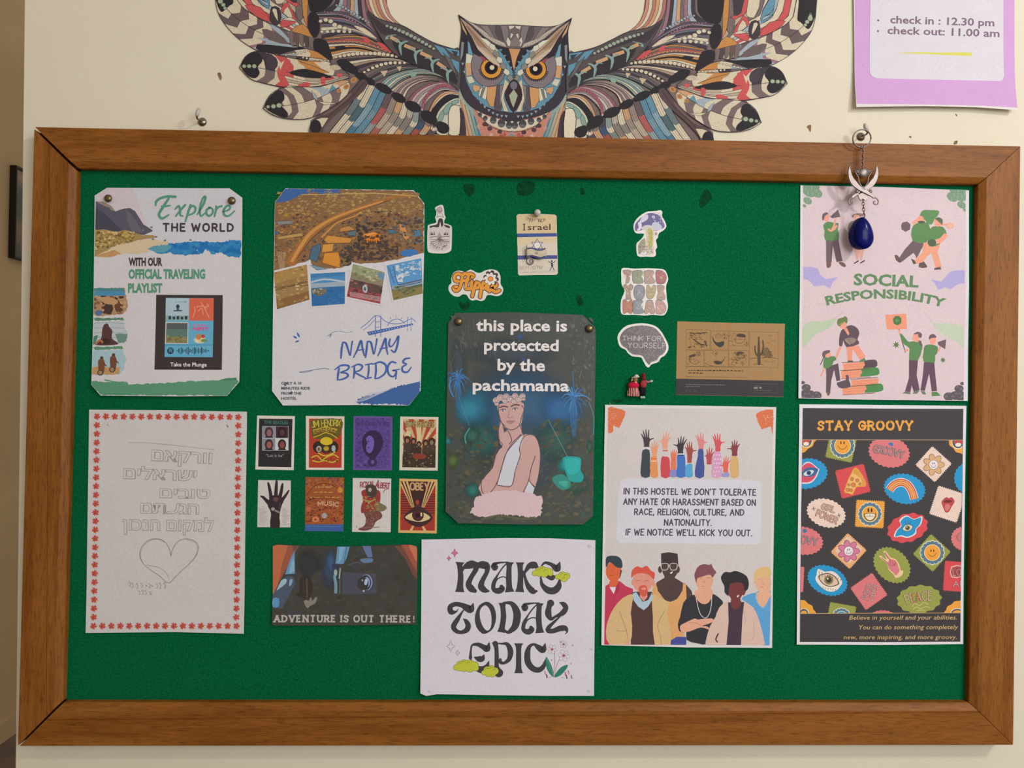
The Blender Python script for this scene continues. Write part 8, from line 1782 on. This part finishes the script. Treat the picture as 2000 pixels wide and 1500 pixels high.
slab('lower_crest', [(300, 800), (330, 770), (355, 790), (380, 770), (412, 800), (400, 850), (372, 868), (355, 850), (338, 868), (312, 848)], KV, YP + .0004, .0016, M['silver'], pd, .0004)
for x, y in ((285, 772), (425, 772)):
    bm = bmesh.new(); lathe(bm, kp(x, y, YP + .001), (0, -1, 0), [(0, 0), (0, .0026), (.001, .0028), (.002, .0014), (.0024, 0)], 12); frombm('boss', bm, M['silver'], pd, True)
# the blue stone: a thick drop turned a little to its right
ns = N('lapis_glass', .2, .12); v = ns.coords(geo=True)
ns.base(ns.ramp(ns.noise(v, 260, 4, .7), [(0.35, '080a48'), (0.6, '10126a'), (0.8, '1c1a84')])); ns.b.inputs['Coat Weight'].default_value = 0.0; ns.b.inputs['Coat Roughness'].default_value = .05
W_ = [kp(x, y, -.0425) for x, y in catmull(np.array([(362, 1035), (400, 1065), (440, 1130), (465, 1210), (468, 1280), (440, 1340), (395, 1368), (350, 1362), (300, 1320), (275, 1240), (280, 1160), (305, 1095), (335, 1048)], float), 3, True)]
n_ = len(W_); ctr = sum(W_, Vector()) / n_
bm = bmesh.new(); rings_ = []
back = Vector((-.0058, .0135, -.0006))
for k, (t, s) in enumerate(((-.0042, .12), (-.0040, .3), (-.0034, .5), (-.0024, .70), (-.0012, .86), (.0004, .965), (.0018, 1.0), (.004, 1.0), (.0085, .99), (.0125, .95), (.0145, .82))):
    f = max(0, t) / .0145; low = Vector((0, 0, 0))
    rings_.append([bm.verts.new(ctr + (p - ctr) * s + Vector((0, t, 0)) + Vector((back.x, 0, back.z)) * f) for p in W_])
for A_, B_ in zip(rings_, rings_[1:]):
    for k in range(n_): bm.faces.new((A_[k], A_[(k + 1) % n_], B_[(k + 1) % n_], B_[k]))
bm.faces.new(rings_[0]); bm.faces.new(rings_[-1]); frombm('blue_stone', bm, ns.m, pd, True)['label'] = 'polished deep blue drop stone'
bm = bmesh.new(); tube(bm, [kp(362, 1010, YP), kp(372, 1040, -.044), kp(366, 1062, -.0445)], [.0007, .0008, .0005], 6); frombm('bail', bm, M['silver'], pd, True)

# two tiny dolls pinned to the felt
DV = (1200, 720, 20.0)
def dp(x, y, d): return P(DV[0] + x / DV[2], DV[1] + y / DV[2], FELT - d)
def blob(name, cx, cy, rx, ry, d, rd, mat, par, rot=0.0):
    c = dp(cx, cy, d); k = (dp(cx + 100, cy, d) - c).length / 100; bm = bmesh.new()
    bmesh.ops.create_uvsphere(bm, u_segments=14, v_segments=10, radius=1)
    for v in bm.verts:
        x, z = v.co.x * rx * k, v.co.z * ry * k; v.co = c + Vector((x * math.cos(rot) - z * math.sin(rot), v.co.y * rd, x * math.sin(rot) + z * math.cos(rot)))
    return frombm(name, bm, mat, par, True)
def stripes(name, a, b, c, scale, ax=0):
    n = N(name, .85, .15); v = n.coords(geo=True); wv = n.node('ShaderNodeTexWave'); wv.bands_direction = 'XZ'[ax and 1]; wv.inputs['Scale'].default_value = scale; wv.inputs['Distortion'].default_value = 3; wv.inputs['Detail'].default_value = 2; n.link(v, wv.inputs['Vector'])
    n.base(n.ramp(wv.outputs['Fac'], [(0.2, a), (0.5, b), (0.8, c)])); return n.m
pk = mat_plain('pink_wool', 'cf1f48', .9, .1, 0, 900); skin = mat_plain('painted_skin', '9a7048', .7, .2); hatm = mat_plain('white_straw', 'd4ceb8', .8, .1)
weave = stripes('woven_skirt', '5a1c28', 'b04058', 'd8b0a0', 130); poncho = stripes('striped_poncho', '8f1c28', 'c07868', '9a2030', 150); blk = mat_plain('black_cloth', '15161c', .8, .2); redw = mat_plain('red_wool', '8f2030', .9, .1); sole = mat_plain('white_felt_hand', 'b9ccb8', .8, .1)
d1 = empty('doll', tuple(dp(740, 1100, .004))); tag(d1, 'tiny doll in pink shawl, patterned skirt and white hat pinned to the felt', 'doll')
c0 = dp(735, 1085, .0052); k_ = (dp(835, 900, .005) - dp(735, 900, .005)).length / 100
bm = bmesh.new(); lathe(bm, c0, (0, 0, 1), [(0, 0), (0, 235 * k_), (60 * k_, 250 * k_), (200 * k_, 235 * k_), (330 * k_, 190 * k_), (345 * k_, 0)], 18)
for v in bm.verts: v.co.y = c0.y + (v.co.y - c0.y) * .55
frombm('skirt', bm, weave, d1, True)
blob('shawl', 745, 650, 225, 135, .006, .0042, pk, d1); blob('shawl_knot', 830, 540, 60, 45, .0095, .0014, mat_plain('salmon_bead', 'f08a78', .6, .2), d1)
blob('face', 810, 420, 105, 105, .0066, .0036, skin, d1); blob('hat_brim', 820, 335, 165, 38, .007, .0058, hatm, d1, .12); blob('hat_crown', 860, 290, 85, 65, .007, .0034, hatm, d1)
blob('braid', 690, 430, 30, 75, .007, .0012, mat_plain('pale_braid', 'c4b88a', .9, .1), d1, -.3)
for k in range(4): blob('tassel', 575 + k * 112, 1020 - (k % 2) * 14, 24, 52, .0082, .0009, mat_plain('cream_tassel', 'd4a898', .9, .1) if k == 0 else bpy.data.materials['cream_tassel'], d1)
d2 = empty('doll', tuple(dp(1100, 1160, .004))); tag(d2, 'tiny doll in red striped poncho with one arm stretched out and black trousers', 'doll')
blob('poncho', 1130, 600, 130, 165, .005, .0034, poncho, d2); blob('head', 1140, 370, 78, 85, .0058, .003, redw, d2); blob('pointed_cap', 1140, 260, 70, 95, .0058, .0026, redw, d2)
bm = bmesh.new(); tube(bm, [dp(1190, 480, .006), dp(1290, 530, .0065), dp(1390, 500, .0068)], [.0018, .0016, .0012], 8); frombm('sleeve', bm, mat_plain('pink_sleeve', 'b86a78', .8, .1), d2, True)
blob('hand', 1445, 490, 68, 45, .0068, .0012, sole, d2, .2)
for x in (1060, 1150):
    bm = bmesh.new(); tube(bm, [dp(x + 10, 740, .005), dp(x + 6, 900, .005), dp(x, 1050, .005)], [.0032, .003, .0024], 8); frombm('trouser_leg', bm, blk, d2, True)
    blob('shoe', x - 5, 1120, 52, 48, .0055, .002, sole, d2)
